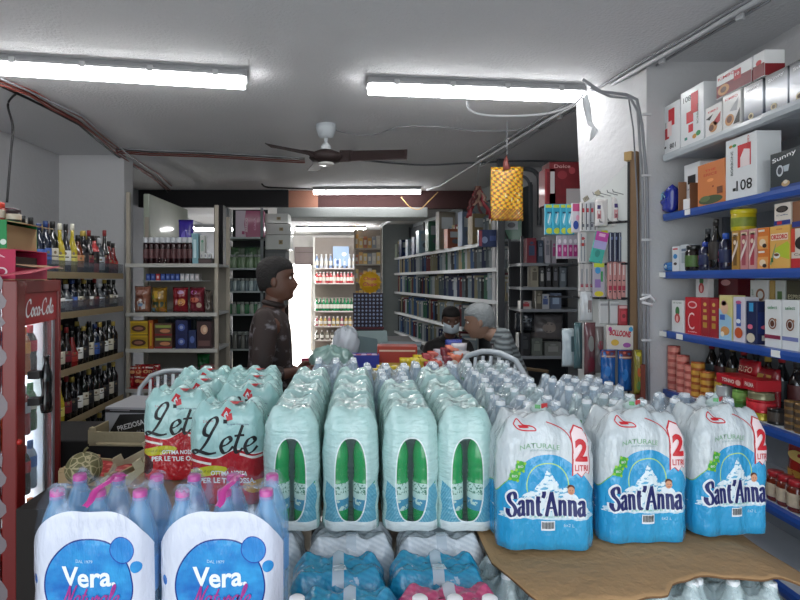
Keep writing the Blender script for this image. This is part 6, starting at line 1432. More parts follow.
MB().tube([(0, 0, -.02), (-.01, 0, .04), (.0, 0, .1)], [.03, .018, .004], M('#8a4a44', .4, coat=.4), 10).obj('plastic_knot', tk); MB().tube([(0, 0, .09), (0, 0, CZ-az(167, 4.0)-.02)], .004, GW, 6).obj('string', tk)
# red ribbons hanging above the book shelf
rb_ = thing('ribbon_bunch', 'bunch of red ribbons and small toys hanging above the book shelf', 'ribbons', (ax(478, 5.4), 5.4, az(186, 5.4)))
for k in range(12):
    mb = MB(); a = rk_.uniform(0, 6.3); r_ = rk_.uniform(.03, .12); l = rk_.uniform(.15, .32); P = []
    for j in range(7):
        t_ = j/6; P.append([Vector((r_*t_*math.cos(a)*1.2+.015*math.sin(j*2+k)+w_, r_*t_*math.sin(a), -l*t_)) for w_ in (-.014, .014)])
    mb.grid(P, M(['#8f2a34', '#a83a44', '#6a3a3a', '#b08a7a'][k % 4], .4, coat=.3)); mb.obj('ribbon', rb_).modifiers.new('thickness', 'SOLIDIFY').thickness = .002
MB().tube([(0, 0, 0), (0, 0, CZ-az(186, 5.4)-.01)], .004, GW, 6).obj('string', rb_)

# ================================================================== long book and magazine shelving
BA = Vector((1.42, 5.45, 0)); BD = Vector((-.16, 1, 0)).normalized(); BL = 4.75
brz = math.atan2(-BD.y, -BD.x)          # local +x runs towards the camera
Bend = BA + BD*BL
bs = thing('book_shelving', 'long white-edged shelving of books and magazines along the slanted right wall', 'shelves', Bend, brz)
# local x: 0 = far end, BL = near end; local -y ... check side facing the aisle
side = -1 if (Matrix.Rotation(brz, 3, 'Z') @ Vector((0, -1, 0))).x < 0 else 1
bz = [az(258.5, 10.3), az(273.5, 10.3)-.0, az(291.5, 10.3), az(311, 10.3), az(330, 10.3)]
SW = M('#c9cdd0', .5)
for i, z in enumerate(bz):
    L1 = BL*(1, 1, 1, .75, .75)[i]
    b_ = MB().box2((0, side*.0, z-.02), (L1, -side*.28, z), M('#9ea3a6', .5)).obj('shelf_board', bs)
    MB().box2((0, side*.0, z-.035), (L1, side*.012, z+.006), SW).obj('front_rail', b_)
for k in range(6):
    x = BL*k/5; MB().box2((x-.015, -side*.26, 0), (x+.015, -side*.285, az(228, 10.3)), M('#4c5054', .5)).obj('upright', bs)
MB().box2((0, -side*.29, 0), (BL, -side*.30, az(229, 10.3)), M('#3e4448', .7)).obj('back_panel', bs)
Rb = Matrix.Rotation(brz, 3, 'Z')
def bpos(x, out, z): return Bend + Rb @ Vector((x, side*out, z))
pal = [('#1f2c50', 'navy'), ('#3a5c8a', 'blue'), ('#7f8f98', 'grey-blue'), ('#b8bec2', 'white'), ('#6a2a30', 'dark red'), ('#3a6a54', 'green'), ('#8a8468', 'khaki'), ('#242428', 'black'), ('#a89a7a', 'beige'), ('#56646a', 'slate')]
rb2 = random.Random(5)
def mkbook(c, w, h, th, nm='book'):
    def f():
        t = bpy.data.objects.new(nm, None); COL.objects.link(t)
        m = M(c, .4, coat=.3); mb = MB()
        mb.box2((-w/2, -.0, 0), (w/2, .003, h), m); mb.box2((-w/2, th-.003, 0), (w/2, th, h), m); mb.box2((-w/2, .003, 0), (-w/2+.003, th-.003, h), m); cv = mb.obj('cover', t)
        MB().box2((-w/2+.0032, .003, .004), (w/2-.003, th-.003, h-.004), M('#cfccc0', .7)).obj('pages', t)
        d = graphics([('r', .5, .55, .66, .4, M(pal[(hash(c) % 7)][0] if False else '#8f989c', .4), 1), ('r', .5, .86, .8, .1, '#c9c9c4', 1), ('e', .5, .5, .4, .18, '#4a4a50', 2)], w, h); d.obj('cover_print', t, flat_map(0))
        return t
    return f
for li in range(5):
    x = .05; n = 0
    lim = BL-.05 if li < 3 else BL*.75-.05
    while x < lim and n < 60:
        c, cn = pal[rb2.choice([0, 0, 1, 2, 3, 3, 4, 6, 7, 8, 9, 9, 2, 5])]; 
        w = .19; h = rb2.choice([.24, .26, .285]); th = rb2.choice([.03, .045, .06])
        if li == 0: h = .3; th = .06
        lean = rb2.uniform(-.3, -.08)
        # books stand with their covers slanting towards the room
        kx = (c, h, th)
        o = place(('book',)+kx, mkbook(c, w, h, th), '%s book, %s from the far end, %s shelf of the long bookcase' % (cn, ORD[n], ['top', 'second', 'third', 'fourth', 'lowest'][li]), 'book', (0, 0, 0), 0, 'books and magazines on the long shelving')
        # orient: spine/cover facing between aisle and camera
        o.location = bpos(x, -.13, bz[li]+.002); o.rotation_euler = (0, 0, -.45+rb2.uniform(-.15, .1))
        if li == 1 and 0: pass
        x += th + rb2.choice([.045, .06, .08]); n += 1
# bigger things on top of the shelving's near end
tops = [(.12, .14, .30, '#a9b5a8', 'pale green-grey upright box at the far end of the book shelving top'), (.55, .2, .36, '#1c2c58', 'navy peaked pack on the top shelf of the book shelving'), (1.0, .2, .33, '#9fb0c0', 'light blue pack on the top shelf of the book shelving'), (1.4, .2, .34, '#2c3c6a', 'blue pack right of the light blue one'), (1.8, .3, .42, '#8fa6b8', 'large pale blue arched pack on the book shelving'), (2.35, .34, .52, '#3f6a56', 'tall green box standing on the book shelving'), (2.8, .3, .62, '#7a7468', 'large mottled box with a dark upper half on the book shelving'), (3.15, .3, .30, '#8a4c34', 'orange-brown box in front of the large mottled one'), (3.6, .22, .5, '#5c6c84', 'blue-grey tall pack near the ribbons'), (3.95, .24, .42, '#8a7a5a', 'yellow-beige pack under the ribbons')]
for x, w, h, c, lab in tops:
    o = carton('top_shelf_pack', lab, 'box', bpos(x, -.04, bz[0]+.002+.0), (w*.75, .12, h*.8), c, [('r', .5, .7, .7, .3, '#a5acb0', 1), ('e', .5, .35, .5, .24, '#5a6068', 2)], brz+PI/2+.5 if False else .25)
tb = carton('blue_poster_box', 'dark blue printed box hanging near the steel post above the books', 'box', (ax(488, 5.6), 5.6, az(247, 5.6)), (.2, .06, .17), '#2a3a66', [('e', .3, .4, .3, .4, '#8a9ac0', 1), ('r', .1, .5, .14, .9, '#a84a5a', 1), ('r', .7, .5, .3, .3, '#4a5c94', 2)], 0)

# ================================================================== left-centre: glass jar shelving, pink carton, white cartons
GY = 6.6
g0, g1 = ax(226, GY), ax(263, GY); gc = (g0+g1)/2; gh = (g1-g0)/2
gs_ = thing('jar_shelving', 'shelving of glassware and green goods behind the dark-clad person', 'shelves', (gc, GY, 0))
gz = [az(237, GY), az(268, GY), az(291, GY), az(314, GY), az(349, GY), az(372, GY)]
for z in gz: MB().box2((-gh, 0, z-.02), (gh, .35, z), M('#a8b2b4', .5)).obj('shelf_board', gs_)
for x in (-gh, gh-.03): MB().box2((x, .0, 0), (x+.03, .03, az(208, GY)), M('#6a7074', .5)).obj('upright', gs_)
MB().box2((-gh, .35, 0), (gh, .36, az(206, GY)), M('#1d2022', .8)).obj('back_panel', gs_)
pk = carton('pink_carton', 'large pink and white carton on top of the glassware shelving', 'box', (ax(249, GY), GY+.12, gz[0]), (.33, .24, .31), '#8f1f58', [('p', 0, 0, 0, 0, '#b9aab8', 1, [(0, 0), (.36, 0), (.30, .5), (.36, 1), (0, 1)]), ('t', .38, .45, .5, .1, '#d8c4d0', 2, 'ARREDO', PI/2), ('t', .68, .5, .45, .08, '#c98aae', 2, 'CASA', PI/2), ('r', .27, .16, .1, .12, '#8f1f58', 2), ('r', .92, .8, .06, .2, '#3a1428', 2)], .08)
for li in range(1, 5):
    for k in range(8):
        px = 229.5+k*4.2+rb2.uniform(-.6, .6); h = (.16, .15, .14, .2)[li-1]
        c = [('#5c7a54', '#8fa48a'), ('#6a7c84', '#a9b8bc'), ('#3f7a54', '#b0b8b0'), ('#4a4c4e', '#8a8a86')][li-1]
        col_ = c[k % 2]
        place(('gj', col_, h), lambda: lathe_item('glass_jar', '', 'jar', (0, 0, 0), [('glass_body', [(.001, 0), (.026, 0), (.03, .01), (.03, h*.7), (.02, h*.82)], M(col_, .15, coat=.6)), ('lid', [(.022, h*.82), (.022, h), (.001, h)], M('#8f9694', .4))], n=12),
              'jar with a grey lid, %s from the left on the %s glassware shelf' % (ORD[k], ['upper', 'second', 'third', 'fourth'][li-1]), 'jar', (ax(px, GY), GY+.05, gz[li]), 0, 'jars on the glassware shelving')
for k in range(5):
    bag('green_herb_bag', 'crumpled green and white bag on the upper glassware shelf, %s from the left' % ORD[k], 'bag', (ax(232+k*6.2, GY), GY+.2, gz[1]+.002), .12, .26, .1, ['#4a6a4a', '#5c6c5c', '#3c5a44'][k % 3], [('e', .5, .5, .5, .2, '#9aaa94', 1)], 0, 'bags on the glassware shelving', seed=k+40)
# white cartons stacked on a grey cabinet, right of it
for k, (y0, y1, dx) in enumerate(((250, 236, 0), (235.5, 225, 1), (224.5, 215, -4))):
    Yc = 6.9
    o = carton('white_carton', ['lowest white carton of the stack beside the bright back door', 'middle white carton of the stack beside the bright back door', 'topmost grey-lidded carton of the stack beside the bright back door'][k], 'box', (ax(279.5+dx*.5, Yc), Yc, az(y0, Yc)), (.30, .3, (y0-y1)*Yc/FP), '#b3b6b2', [('r', .62, .5, .16, .3, '#8a7a54', 1), ('e', .62, .5, .08, .16, '#5c5030', 2)], 0)
cab = thing('grey_cabinet', 'grey cabinet under the white cartons', 'cabinet', (ax(277, 6.9), 6.9, 0)); MB().box2((-.125, -.15, 0), (.125, .2, az(250.3, 6.9)), M('#54585a', .6)).obj('cabinet_body', cab); 
for s in (-1, 1): dd = MB().box2((s*.062-.059, -.165, .1), (s*.062+.059, -.151, az(254, 6.9)), M('#66696b', .6)).obj('door', cab); MB().box2((s*.03-.006, -.18, 1.0), (s*.03+.006, -.166, 1.12), M('#a8aaac', .3, metal=.8)).obj('handle', dd)

# ================================================================== back wall shelving with bottles
WY = 12.0
w0, w1 = ax(313, WY), ax(362, WY); wc = (w0+w1)/2; wh = (w1-w0)/2
ws = thing('drinks_shelving', 'white shelving with coloured bottles on the far back wall', 'shelves', (wc, WY, 0)); wz = [az(268, WY), az(284, WY), az(312, WY), az(327, WY)]
wz2 = [az(268, WY), az(283, WY), az(311, WY), az(326, WY), az(340, WY)]
for z in wz2: MB().box2((-wh, 0, z-.025), (wh, .4, z), M('#c2bab4', .5)).obj('shelf_board', ws)
for x in (-wh, wh-.04): MB().box2((x, .0, 0), (x+.04, .04, az(236, WY)), M('#c9c6c0', .5)).obj('upright', ws)
MB().box2((-wh, .4, 0), (wh, .42, az(236, WY)), M('#9a9088', .7)).obj('back_panel', ws)
spec = [(0, 0, 9, '#c9ced6', '#7f95b8', .30), (1, 0, 12, '#b8484c', '#d8a8a0', .24), (2, 0, 12, '#1f7a4c', '#2c5a3c', .27), (3, 0, 10, '#b89a5c', '#a8606a', .2), (4, 0, 8, '#5a564a', '#8a8474', .2)]
for li, _, n_, c1, c2, h in spec:
    for k in range(n_):
        c = c1 if (k*7+li) % 3 else c2
        place(('wb', c, h), lambda: lathe_item('drink_bottle', '', 'bottle', (0, 0, 0), [('bottle_body', [(.001, 0), (.036, 0), (.038, .01), (.038, h*.6), (.018, h*.8), (.016, h*.9)], M(c, .15, coat=.5)), ('cap', [(.019, h*.89), (.019, h), (.001, h)], M('#d8d8d8' if li != 2 else '#1c5a34', .4)), ('paper_label', [(.0385, h*.2), (.039, h*.22), (.039, h*.5), (.0385, h*.52)], M('#d3cfc4', .5))], n=10),
              'bottle on the far back wall, %s from the left on the %s shelf' % (ORD[k], ['top', 'second', 'third', 'fourth', 'lowest'][li]), 'bottle', (ax(316.5+k*(42/n_), WY), WY+.08, wz2[li]), 0, 'bottles on the far back wall')
carton('grey_wall_box', 'grey-brown notice board above the bright back door', 'board', (ax(306, 12.6), 12.7, az(265, 12.7)), (ax(317, 12.7)-ax(294, 12.7), .04, 18*12.7/FP), '#7a6c6a', [('r', .5, .7, .9, .04, '#5a4e4c', 1)], 0)
carton('blue_crate', 'pale blue rounded container on the far shelving top', 'container', (ax(341, 12.1), 12.15, az(266, 12.1)), (.34, .2, .42), '#8fa8cc', [('e', .3, .2, .3, .2, '#3a5a94', 1), ('e', .7, .6, .3, .2, '#e6ecf2', 1)], 0)
# shelf of yellow and grey goods at far right of the back room
YR = 10.2
for k, (px0, px1, y0, y1, c, lab) in enumerate(((352, 362, 300, 262, '#c9a05c', 'orange-yellow goods stacked left of the lolly sign'), (362, 372, 268, 240, '#b9b0a8', 'pale goods high behind the lolly sign'), (372, 382, 262, 236, '#8a949c', 'grey-blue packs high in the back corner'), (374, 383, 247, 232, '#b9aaa8', 'pinkish pack topmost in the back corner'))):
    pass
br = thing('corner_shelving', 'tall shelving of mixed packs in the back corner behind the lolly display', 'shelves', (ax(368, YR), YR, 0)); hwb = (ax(382, YR)-ax(354, YR))/2
for z in (az(300, YR), az(282, YR), az(264, YR), az(248, YR)): MB().box2((-hwb, 0, z-.02), (hwb, .3, z), M('#b3aea6', .5)).obj('shelf_board', br)
for x in (-hwb, hwb-.03): MB().box2((x, .0, 0), (x+.03, .03, az(228, YR)), M('#9a8f84', .5)).obj('upright', br)
MB().box2((-hwb, .3, 0), (hwb, .32, az(228, YR)), M('#7a7470', .7)).obj('back_panel', br)
pc = ['#c99a4c', '#d8b86a', '#a8623c', '#8f98a4', '#b9bec4', '#4c5464', '#c9c4bc', '#7a8494']
for li, y in enumerate((300, 282, 264, 248)):
    for k in range(6):
        c = pc[(k*3+li*5) % 8] if k > 2 else pc[(k+li) % 3]
        carton('corner_pack', '%s pack, %s from the left on the %s corner shelf behind the lolly display' % ({'#c99a4c': 'ochre', '#d8b86a': 'yellow', '#a8623c': 'brown', '#8f98a4': 'grey-blue', '#b9bec4': 'silver', '#4c5464': 'slate', '#c9c4bc': 'cream', '#7a8494': 'steel-blue'}[c], ORD[k], ['lowest', 'second', 'third', 'top'][li]), 'pack', (ax(356.5+k*4.4, YR), YR+.08, az(y, YR)), (.07, .1, rb2.uniform(.16, .25)), c, [('r', .5, .5, .6, .4, '#d9d4c8', 1)], 0, 'packs in the back corner')

# ================================================================== lolly display
DY = 6.0
ds_ = thing('lolly_display', 'dark wall-like lollipop display stand with a round yellow sign', 'display', (ax(368, DY), DY, az(328, DY)))
dw = ax(383, DY)-ax(353, DY); dh = 35*DY/FP
MB().box2((-dw/2, 0, 0), (dw/2, .06, dh), M('#2c1f34', .5)).obj('display_panel', ds_)
MB().box2((-dw/2-.01, -.02, -.012), (dw/2+.01, .08, .012), M('#5c1c28', .5)).obj('display_base', ds_)
sg = MB().lathe([(.001, 0), (.115, 0), (.115, .012), (.001, .012)], M('#d9a41f', .4), c=(.02, .0, dh+.115), n=32, rot=Matrix.Rotation(PI/2, 3, 'X')).obj('round_sign', ds_)
MB().box2((.0, .0, dh-.005), (.04, .012, dh+.02), M('#a83030', .5)).obj('sign_stem', ds_)
d = Dec()
for k in range(12): d.disc(.02+.113*math.cos(k*PI/6), dh+.115+.113*math.sin(k*PI/6), .012, M('#d9a41f', .4), 0, n=10)
d.text('Chupa', .02, dh+.15, .045, M('#b83a24', .4), 1, w=.14, bold=.03, shear=.2); d.text('Chups', .02, dh+.09, .05, M('#b83a24', .4), 1, w=.15, bold=.03, shear=.2); d.obj('sign_lettering', sg, lambda x, z, e: Vector((x, -.0125-e, z)))
def mklolly():
    t = bpy.data.objects.new('lollipop', None); COL.objects.link(t)
    MB().ball((0, 0, 0), .013, M('#9aa6c8', .25, coat=.6, var=.5, vs=90), 8).obj('wrapped_candy', t); MB().tube([(0, .012, -.004), (0, .045, -.012)], .002, WHITE, 5).obj('stick', t); return t
n = 0
for j in range(9):
    for i in range(8):
        o = place(('lolly', (i+j) % 3), mklolly if (i+j) % 3 else (lambda: (lambda t: t)(mklolly())), 'small wrapped lollipop stuck in the dark display panel', 'lollipop', (ds_.location.x-dw/2+.022+i*(dw-.044)/7, DY-.046, ds_.location.z+.03+j*(dh-.06)/8), 0, 'lollipops in the display')
        n += 1

# ================================================================== counter in the middle with boxes, bags and papers
QY = 4.3
ctr = thing('sales_counter', 'long dark counter in the middle of the shop under the piled goods', 'counter', (.35, 5.2, 0)); ctz = az(362, 4.3)
MB().box2((-.62, -1.0, ctz-.04), (.22, 1.1, ctz), M('#3b3a3c', .5), bev=.004).obj('worktop', ctr); MB().box2((-.58, -.95, 0), (.18, 1.05, ctz-.04), M('#2b2a2d', .7)).obj('counter_base', ctr)
o = bpy.data.objects.get('lolly_display')
MB().box2((ax(353, DY)-.35, DY-5.2-.1, ctz), (ax(383, DY)-.35, DY-5.2+.15, az(328, DY)-.012), M('#241f24', .7)).obj('riser', ctr)
def heap_bag(name, label, cat, c, R, colour, seed=0, sq=.8, rough=.3, knot=None):
    rnd = random.Random(seed); t = thing(name, label, cat, c); mb = MB(); rg = []; ph = [rnd.uniform(0, 6) for _ in range(6)]
    for j in range(17):
        a = PI*j/16; rg.append([])
        for q in range(32):
            th = 2*PI*q/32; f = 1+.06*math.sin(5*th+ph[0]+a*3)+.05*math.sin(9*th+ph[1]-a*5)+.04*math.sin(14*th+ph[2]+a*4)
            r_ = R*f*(math.sin(a)**.8+.01); rg[-1].append(Vector((r_*math.cos(th), r_*math.sin(th)*.8, max(0, R*sq*(1-math.cos(a))*f*.98))))
    mb.rings(rg, M(colour, rough, coat=.5, bump=.5, bs=14, var=.2)); mb.obj('bag_body', t)
    if knot:
        mb = MB(); mb.rings([[Vector((r_*math.cos(2*PI*q/14)*(1+.3*math.sin(4*q)), r_*math.sin(2*PI*q/14), z)) for q in range(14)] for r_, z in ((R*.3, R*sq*1.85), (R*.1, R*sq*2.1), (R*.25, R*sq*2.4))], M(colour, rough, coat=.5)); mb.obj('tied_top', t)
    return t
heap_bag('teal_sack', 'big crumpled teal-grey plastic sack on the counter, left of the blue crate', 'sack', (ax(331, 3.5), 3.5, az(378, 3.5)), .135, '#7a9a94', 3, .72, knot=None)
heap_bag('white_bag', 'white plastic bag slumped behind the teal sack', 'bag', (ax(346, 4.4), 4.45, ctz), .10, '#c9d0d8', 6, 1.25)
t = thing('blue_crate', 'small blue plastic crate on the counter in the middle', 'crate', (ax(364, 3.9), 3.9, az(372, 3.9))); m_ = M('#2f3a9a', .4, coat=.3)
MB().box2((-.1, -.07, 0), (.1, .07, .005), m_).obj('crate_floor', t)
for s in (-1, 1): MB().box2((-.1, s*.07-.004, .005), (.1, s*.07+.004, .1), m_).obj('long_side', t); MB().box2((s*.1-.004, -.066, .005), (s*.1+.004, .066, .1), m_).obj('short_side', t)
for k in range(5): place(('cp', k % 2), lambda: MB().box((0, 0, .03), (.035, .05, .1), M(['#b8a8c8', '#a04a6a'][k % 2], .5), bev=.003).obj('sweet_pack'), '%s small pack standing in the blue crate' % ORD[k], 'pack', (t.location.x-.075+k*.037, 3.9, t.location.z+.03), 0, 'packs in the blue crate')
platY = 3.9
lt = thing('low_table', 'low dark table carrying bags and boxes behind the water packs', 'table', (ax(389, 3.6), 3.725, 0)); ltz = az(378.5, 3.5); lw_ = (ax(463, 3.75)-ax(315, 3.6))/2
MB().box2((-lw_, -.425, ltz-.03), (lw_, .425, ltz), M('#3a3836', .7), bev=.004).obj('table_top', lt)
for sx in (-1, 1):
    for sy in (-1, 1): MB().box2((sx*(lw_-.04)-.025, sy*.38-.025, 0), (sx*(lw_-.04)+.025, sy*.38+.025, ltz-.03), M('#2c2a29', .7)).obj('leg', lt)
for o in (t,): o.location.z = az(378.5, 3.5)
for o in bpy.data.objects:
    if o.name.startswith('sweet_pack'): o.location.z = t.location.z+.02
heap = bpy.data.objects['teal_sack']; heap.location.z = az(378.5, 3.5)
carton('orange_box', 'flat orange-red and yellow box lying behind the yellow bags', 'box', (ax(397, 4.0), 4.0, az(378.5, 3.5)), (.28, .16, .15), '#a83a2a', [('r', .5, .12, 1, .24, '#c9a84a', 1), ('r', .5, .8, .9, .08, '#d8b8a0', 1)], -.05)
fol = ['#7f9296', '#8fa0a4', '#5c7a78', '#a3b0b2', '#6a7c84']
for k in range(5):
    o = MB().box((0, 0, 0), (.34, .24, .018), M(fol[k], .5), bev=.003).obj('folder', loc=(ax(392, 4.6)+.02*k, 4.62+.02*k, ctz+.01+.0205*k), rz=.25-.1*k); tag(o, 'grey-green folder lying on the counter, %s from the bottom of the pile' % ORD[k], 'folder', 'folders on the counter')
o = MB().box((0, 0, .11), (.3, .012, .22), M('#7a8c8c', .5), bev=.003).obj('folder', loc=(ax(372, 4.6), 4.7, ctz), rz=.15); o.rotation_euler = (-.5, 0, .15); tag(o, 'grey folder leaning upright on the counter below the lolly display', 'folder')
o = MB().box((0, 0, .11), (.3, .012, .2), M('#64767a', .5), bev=.003).obj('folder', loc=(ax(352, 4.4)+.1, 4.45, ctz), rz=.6); o.rotation_euler = (-.6, .2, .5); tag(o, 'darker folder leaning beside the white plastic bag', 'folder')
for k in range(12):
    px = 378+k*4.7; c = ['#c9b01f', '#b8a01c', '#d8c33a'][k % 3]
    bag('yellow_snack_bag', 'shiny yellow snack bag in the row behind the water packs, %s from the left' % ORD[k], 'snacks', (ax(px, 3.42), 3.42+.05*(k % 2), az(378.5, 3.5)+(.0 if k < 6 else .03)), .085, .085+(.03 if k > 5 else 0)+rb2.uniform(-.01, .01), .05, c, [('e', .5, .5, .5, .3, '#e6dca0', 1), ('e', .6, .4, .3, .2, '#a8402c' if k % 2 else '#3a6a3a', 2)], rb2.uniform(-.5, .5), 'yellow snack bags', seed=50+k)
for k in range(12):
    px = 432+(k % 6)*6.2; c = ['#a03438', '#b8b4b8', '#c96a4c', '#7a2a34', '#a8a0a8', '#b04a3a'][(k*5) % 6]
    bag('crisps_bag', 'red and white crisps bag heaped left of the white plastic chair, %s in the heap' % ORD[k], 'crisps', (ax(px, 3.3), 3.36+.07*(k//6), az(378.5, 3.5)+.04*(k//6)+.012*(k % 6)), .10, .13, .05, c, [('e', .5, .55, .5, .3, '#d8c8b8', 1), ('e', .5, .3, .4, .2, '#5a2c5a' if k % 3 == 0 else '#a83a2c', 2)], rb2.uniform(-.5, .5), 'crisps bags heaped by the chair', seed=70+k)
bag('blue_bag', 'blue-violet bag on top of the crisps heap', 'bag', (ax(455, 3.5), 3.55, az(378.5, 3.5)+.08), .12, .16, .08, '#3a4a9a', [('e', .5, .5, .5, .3, '#8a98d0', 1)], .3, seed=91)
# ================================================================== people
def skin_body(name, joints, edges, root, mat, parent, sub=2):
    """joints: name -> (pos, rx[, ry])"""
    ks = list(joints); ix = {k: i for i, k in enumerate(ks)}
    me = bpy.data.meshes.new(name); me.from_pydata([joints[k][0] for k in ks], [(ix[a], ix[b]) for a, b in edges], [])
    o = bpy.data.objects.new(name, me); COL.objects.link(o); o.parent = parent
    sk = o.modifiers.new('Skin', 'SKIN'); sk.use_smooth_shade = True; sk.branch_smoothing = .4
    for k in ks:
        v = me.skin_vertices[0].data[ix[k]]; r = joints[k][1:]; v.radius = (r[0], r[-1]); v.use_root = (k == root)
    sb = o.modifiers.new('Subdivision', 'SUBSURF'); sb.levels = sub; sb.render_levels = sub
    dg = bpy.context.evaluated_depsgraph_get(); m2 = bpy.data.meshes.new_from_object(o.evaluated_get(dg)); o.modifiers.clear(); o.data = m2
    m2.materials.clear(); m2.materials.append(mat)
    for p in m2.polygons: p.use_smooth = True
    return o
def head_mesh(mb, c, yaw, s, skin, pitch=0):
    """one shaped head: cranium, brow, nose, lips, chin; faces +x before yaw"""
    R = Matrix.Rotation(yaw, 3, 'Z') @ Matrix.Rotation(pitch, 3, 'Y'); n = 28; c = Vector(c)
    prof = [ # z, front, back, half width
     (-.115, .035, -.045, .045), (-.105, .075, -.05, .042), (-.09, .088, -.055, .052), (-.075, .086, -.06, .060), (-.06, .090, -.07, .065), (-.045, .092, -.08, .068), (-.025, .090, -.09, .071), (-.005, .088, -.098, .074),
     (.012, .084, -.102, .076), (.03, .092, -.104, .077), (.05, .090, -.104, .077), (.075, .080, -.098, .073), (.095, .062, -.085, .062), (.11, .035, -.06, .045), (.118, .005, -.02, .015)]
    rg = []
    for z, f, b, w in prof:
        r = []
        for k in range(n):
            t = 2*PI*k/n; x = math.cos(t); y = math.sin(t); px_ = (f if x > 0 else -b)*x; py_ = w*(abs(y)**.9)*(1 if y > 0 else -1)
            if k in (0,) : px_ += {-.06: .004, -.045: .012, -.025: .024, -.005: .014, .012: .006}.get(z, 0)
            if k in (1, n-1): px_ += {-.045: .004, -.025: .008}.get(z, 0)
            if k in (2, n-2, 3, n-3) and z == .012: px_ -= .008
            if k in (0, 1, n-1) and z == -.06: px_ -= .003
            r.append(c + R @ (Vector((px_, py_, z))*s))
        rg.append(r)
    mb.rings(rg, skin); return R
def person(label, loc, J, E, root, skin, cloth_parts, head, yaw, s=1.0, hair=None, pitch=0, mask=None, glasses=False):
    t = thing('person', label, 'person', loc)
    body = skin_body('body', J, E, root, skin, t)
    mb = MB(); R = head_mesh(mb, head, yaw, s, skin, pitch); me2 = mb.mesh('h')
    bm = bmesh.new(); bm.from_mesh(body.data); bm.from_mesh(me2); 
    # ears
    for f in bm.faces: f.smooth = True; f.material_index = 0
    bm.to_mesh(body.data); bm.free()
    H = Vector(head)
    for sgn in (-1, 1):
        MB().ball((0, 0, 0), .03*s, skin, 8, (.6, .35, 1)).obj('ear', body).location = H + R @ Vector((-.008, sgn*.077, -.01))*s
        e = MB(); e.ball((0, 0, 0), .0085*s, M('#d8d0c8', .3), 8).ball(R @ Vector((.004*s, 0, 0)), .0056*s, M('#1c1210', .2), 6); e.obj('eye', body).location = H + R @ Vector((.073, sgn*.031, .012))*s
        b2 = MB(); b2.tube([H + R @ Vector((.088-.006*abs(q-1), sgn*(.016+.014*q), .032+.003*(1-abs(q-1))))*s for q in (0, 1, 2)], .004*s, M('#1d1512', .7), 6); b2.obj('eyebrow', body)
    if not mask: MB().tube([H + R @ Vector((.088 - .004*abs(q), .011*q, -.066))*s for q in (-2, -1, 0, 1, 2)], .0045*s, M('#6a342c', .5), 6).obj('lips', body)
    if mask:
        mb = MB(); P = []
        for j in range(7):
            z = -.018-.085*j/6; P.append([H + R @ Vector(((.104-.004*abs(j-2))*math.cos(a)+.004, .079*math.sin(a), z+.012*abs(math.sin(a))))*s for a in [(-1.25+2.5*q/10) for q in range(11)]])
        mb.grid(P, mask); mo = mb.obj('face_mask', body); mo.modifiers.new('t', 'SOLIDIFY').thickness = .003
    if hair:
        mb = MB(); rg = []
        for z, f, b, w in [(-.06, -.02, -.098, .05), (-.03, -.012, -.108, .076), (0, -.005, -.114, .082), (.035, .02, -.118, .086), (.06, .088, -.116, .086), (.085, .084, -.108, .08), (.107, .066, -.09, .068), (.124, .036, -.062, .048), (.132, .006, -.02, .015)]:
            rg.append([H + R @ Vector(((f if math.cos(a) > 0 else -b)*math.cos(a) if f > 0 or math.cos(a) < 0 else f*math.cos(a), w*math.sin(a)*(1+.02*math.sin(9*a+z*90)), z))*s for a in [2*PI*k/28 for k in range(28)]])
        mb.rings(rg, hair); mb.obj('hair', body)
    for nm, Jc, Ec, rt, m in cloth_parts: skin_body(nm, Jc, Ec, rt, m, body)
    return t
def hand_joints(J, E, wrist, base, d, up, side, sgn, curl=.5, s=1.):
    """palm and five fingers; d: pointing direction, up: back of the hand, side: towards the little finger"""
    d, up, side = Vector(d).normalized(), Vector(up).normalized(), Vector(side).normalized(); w = Vector(J[wrist][0])
    J[base+'palm'] = (w+d*.05*s, .030*s, .016*s); E.append((wrist, base+'palm')); J[base+'kn'] = (w+d*.088*s, .034*s, .013*s); E.append((base+'palm', base+'kn'))
    for i, (o, l) in enumerate(((-.030, .072), (-.010, .080), (.010, .075), (.029, .060))):
        p0 = w + d*.09*s + side*o*s; dd = (d*(1-curl*.3) - up*curl*.6).normalized(); p1 = p0 + dd*l*.5*s; d2 = (d*(1-curl) - up*curl*1.2).normalized(); p2 = p1 + d2*l*.5*s
        for nm, p, r in (('a', p0, .0095), ('b', p1, .0085), ('c', p2, .007)): J[base+'f%d%s' % (i, nm)] = (p, r*s)
        E.extend([(base+'kn', base+'f%da' % i), (base+'f%da' % i, base+'f%db' % i), (base+'f%db' % i, base+'f%dc' % i)])
    q0 = w + d*.035*s - side*.030*s; q1 = q0 + (d*.6-side*.7).normalized()*.035*s; q2 = q1 + (d*.9-side*.1-up*.3).normalized()*.03*s
    for nm, p, r in (('a', q0, .012), ('b', q1, .010), ('c', q2, .008)): J[base+'t'+nm] = (p, r*s)
    E.extend([(base+'palm', base+'ta'), (base+'ta', base+'tb'), (base+'tb', base+'tc')])
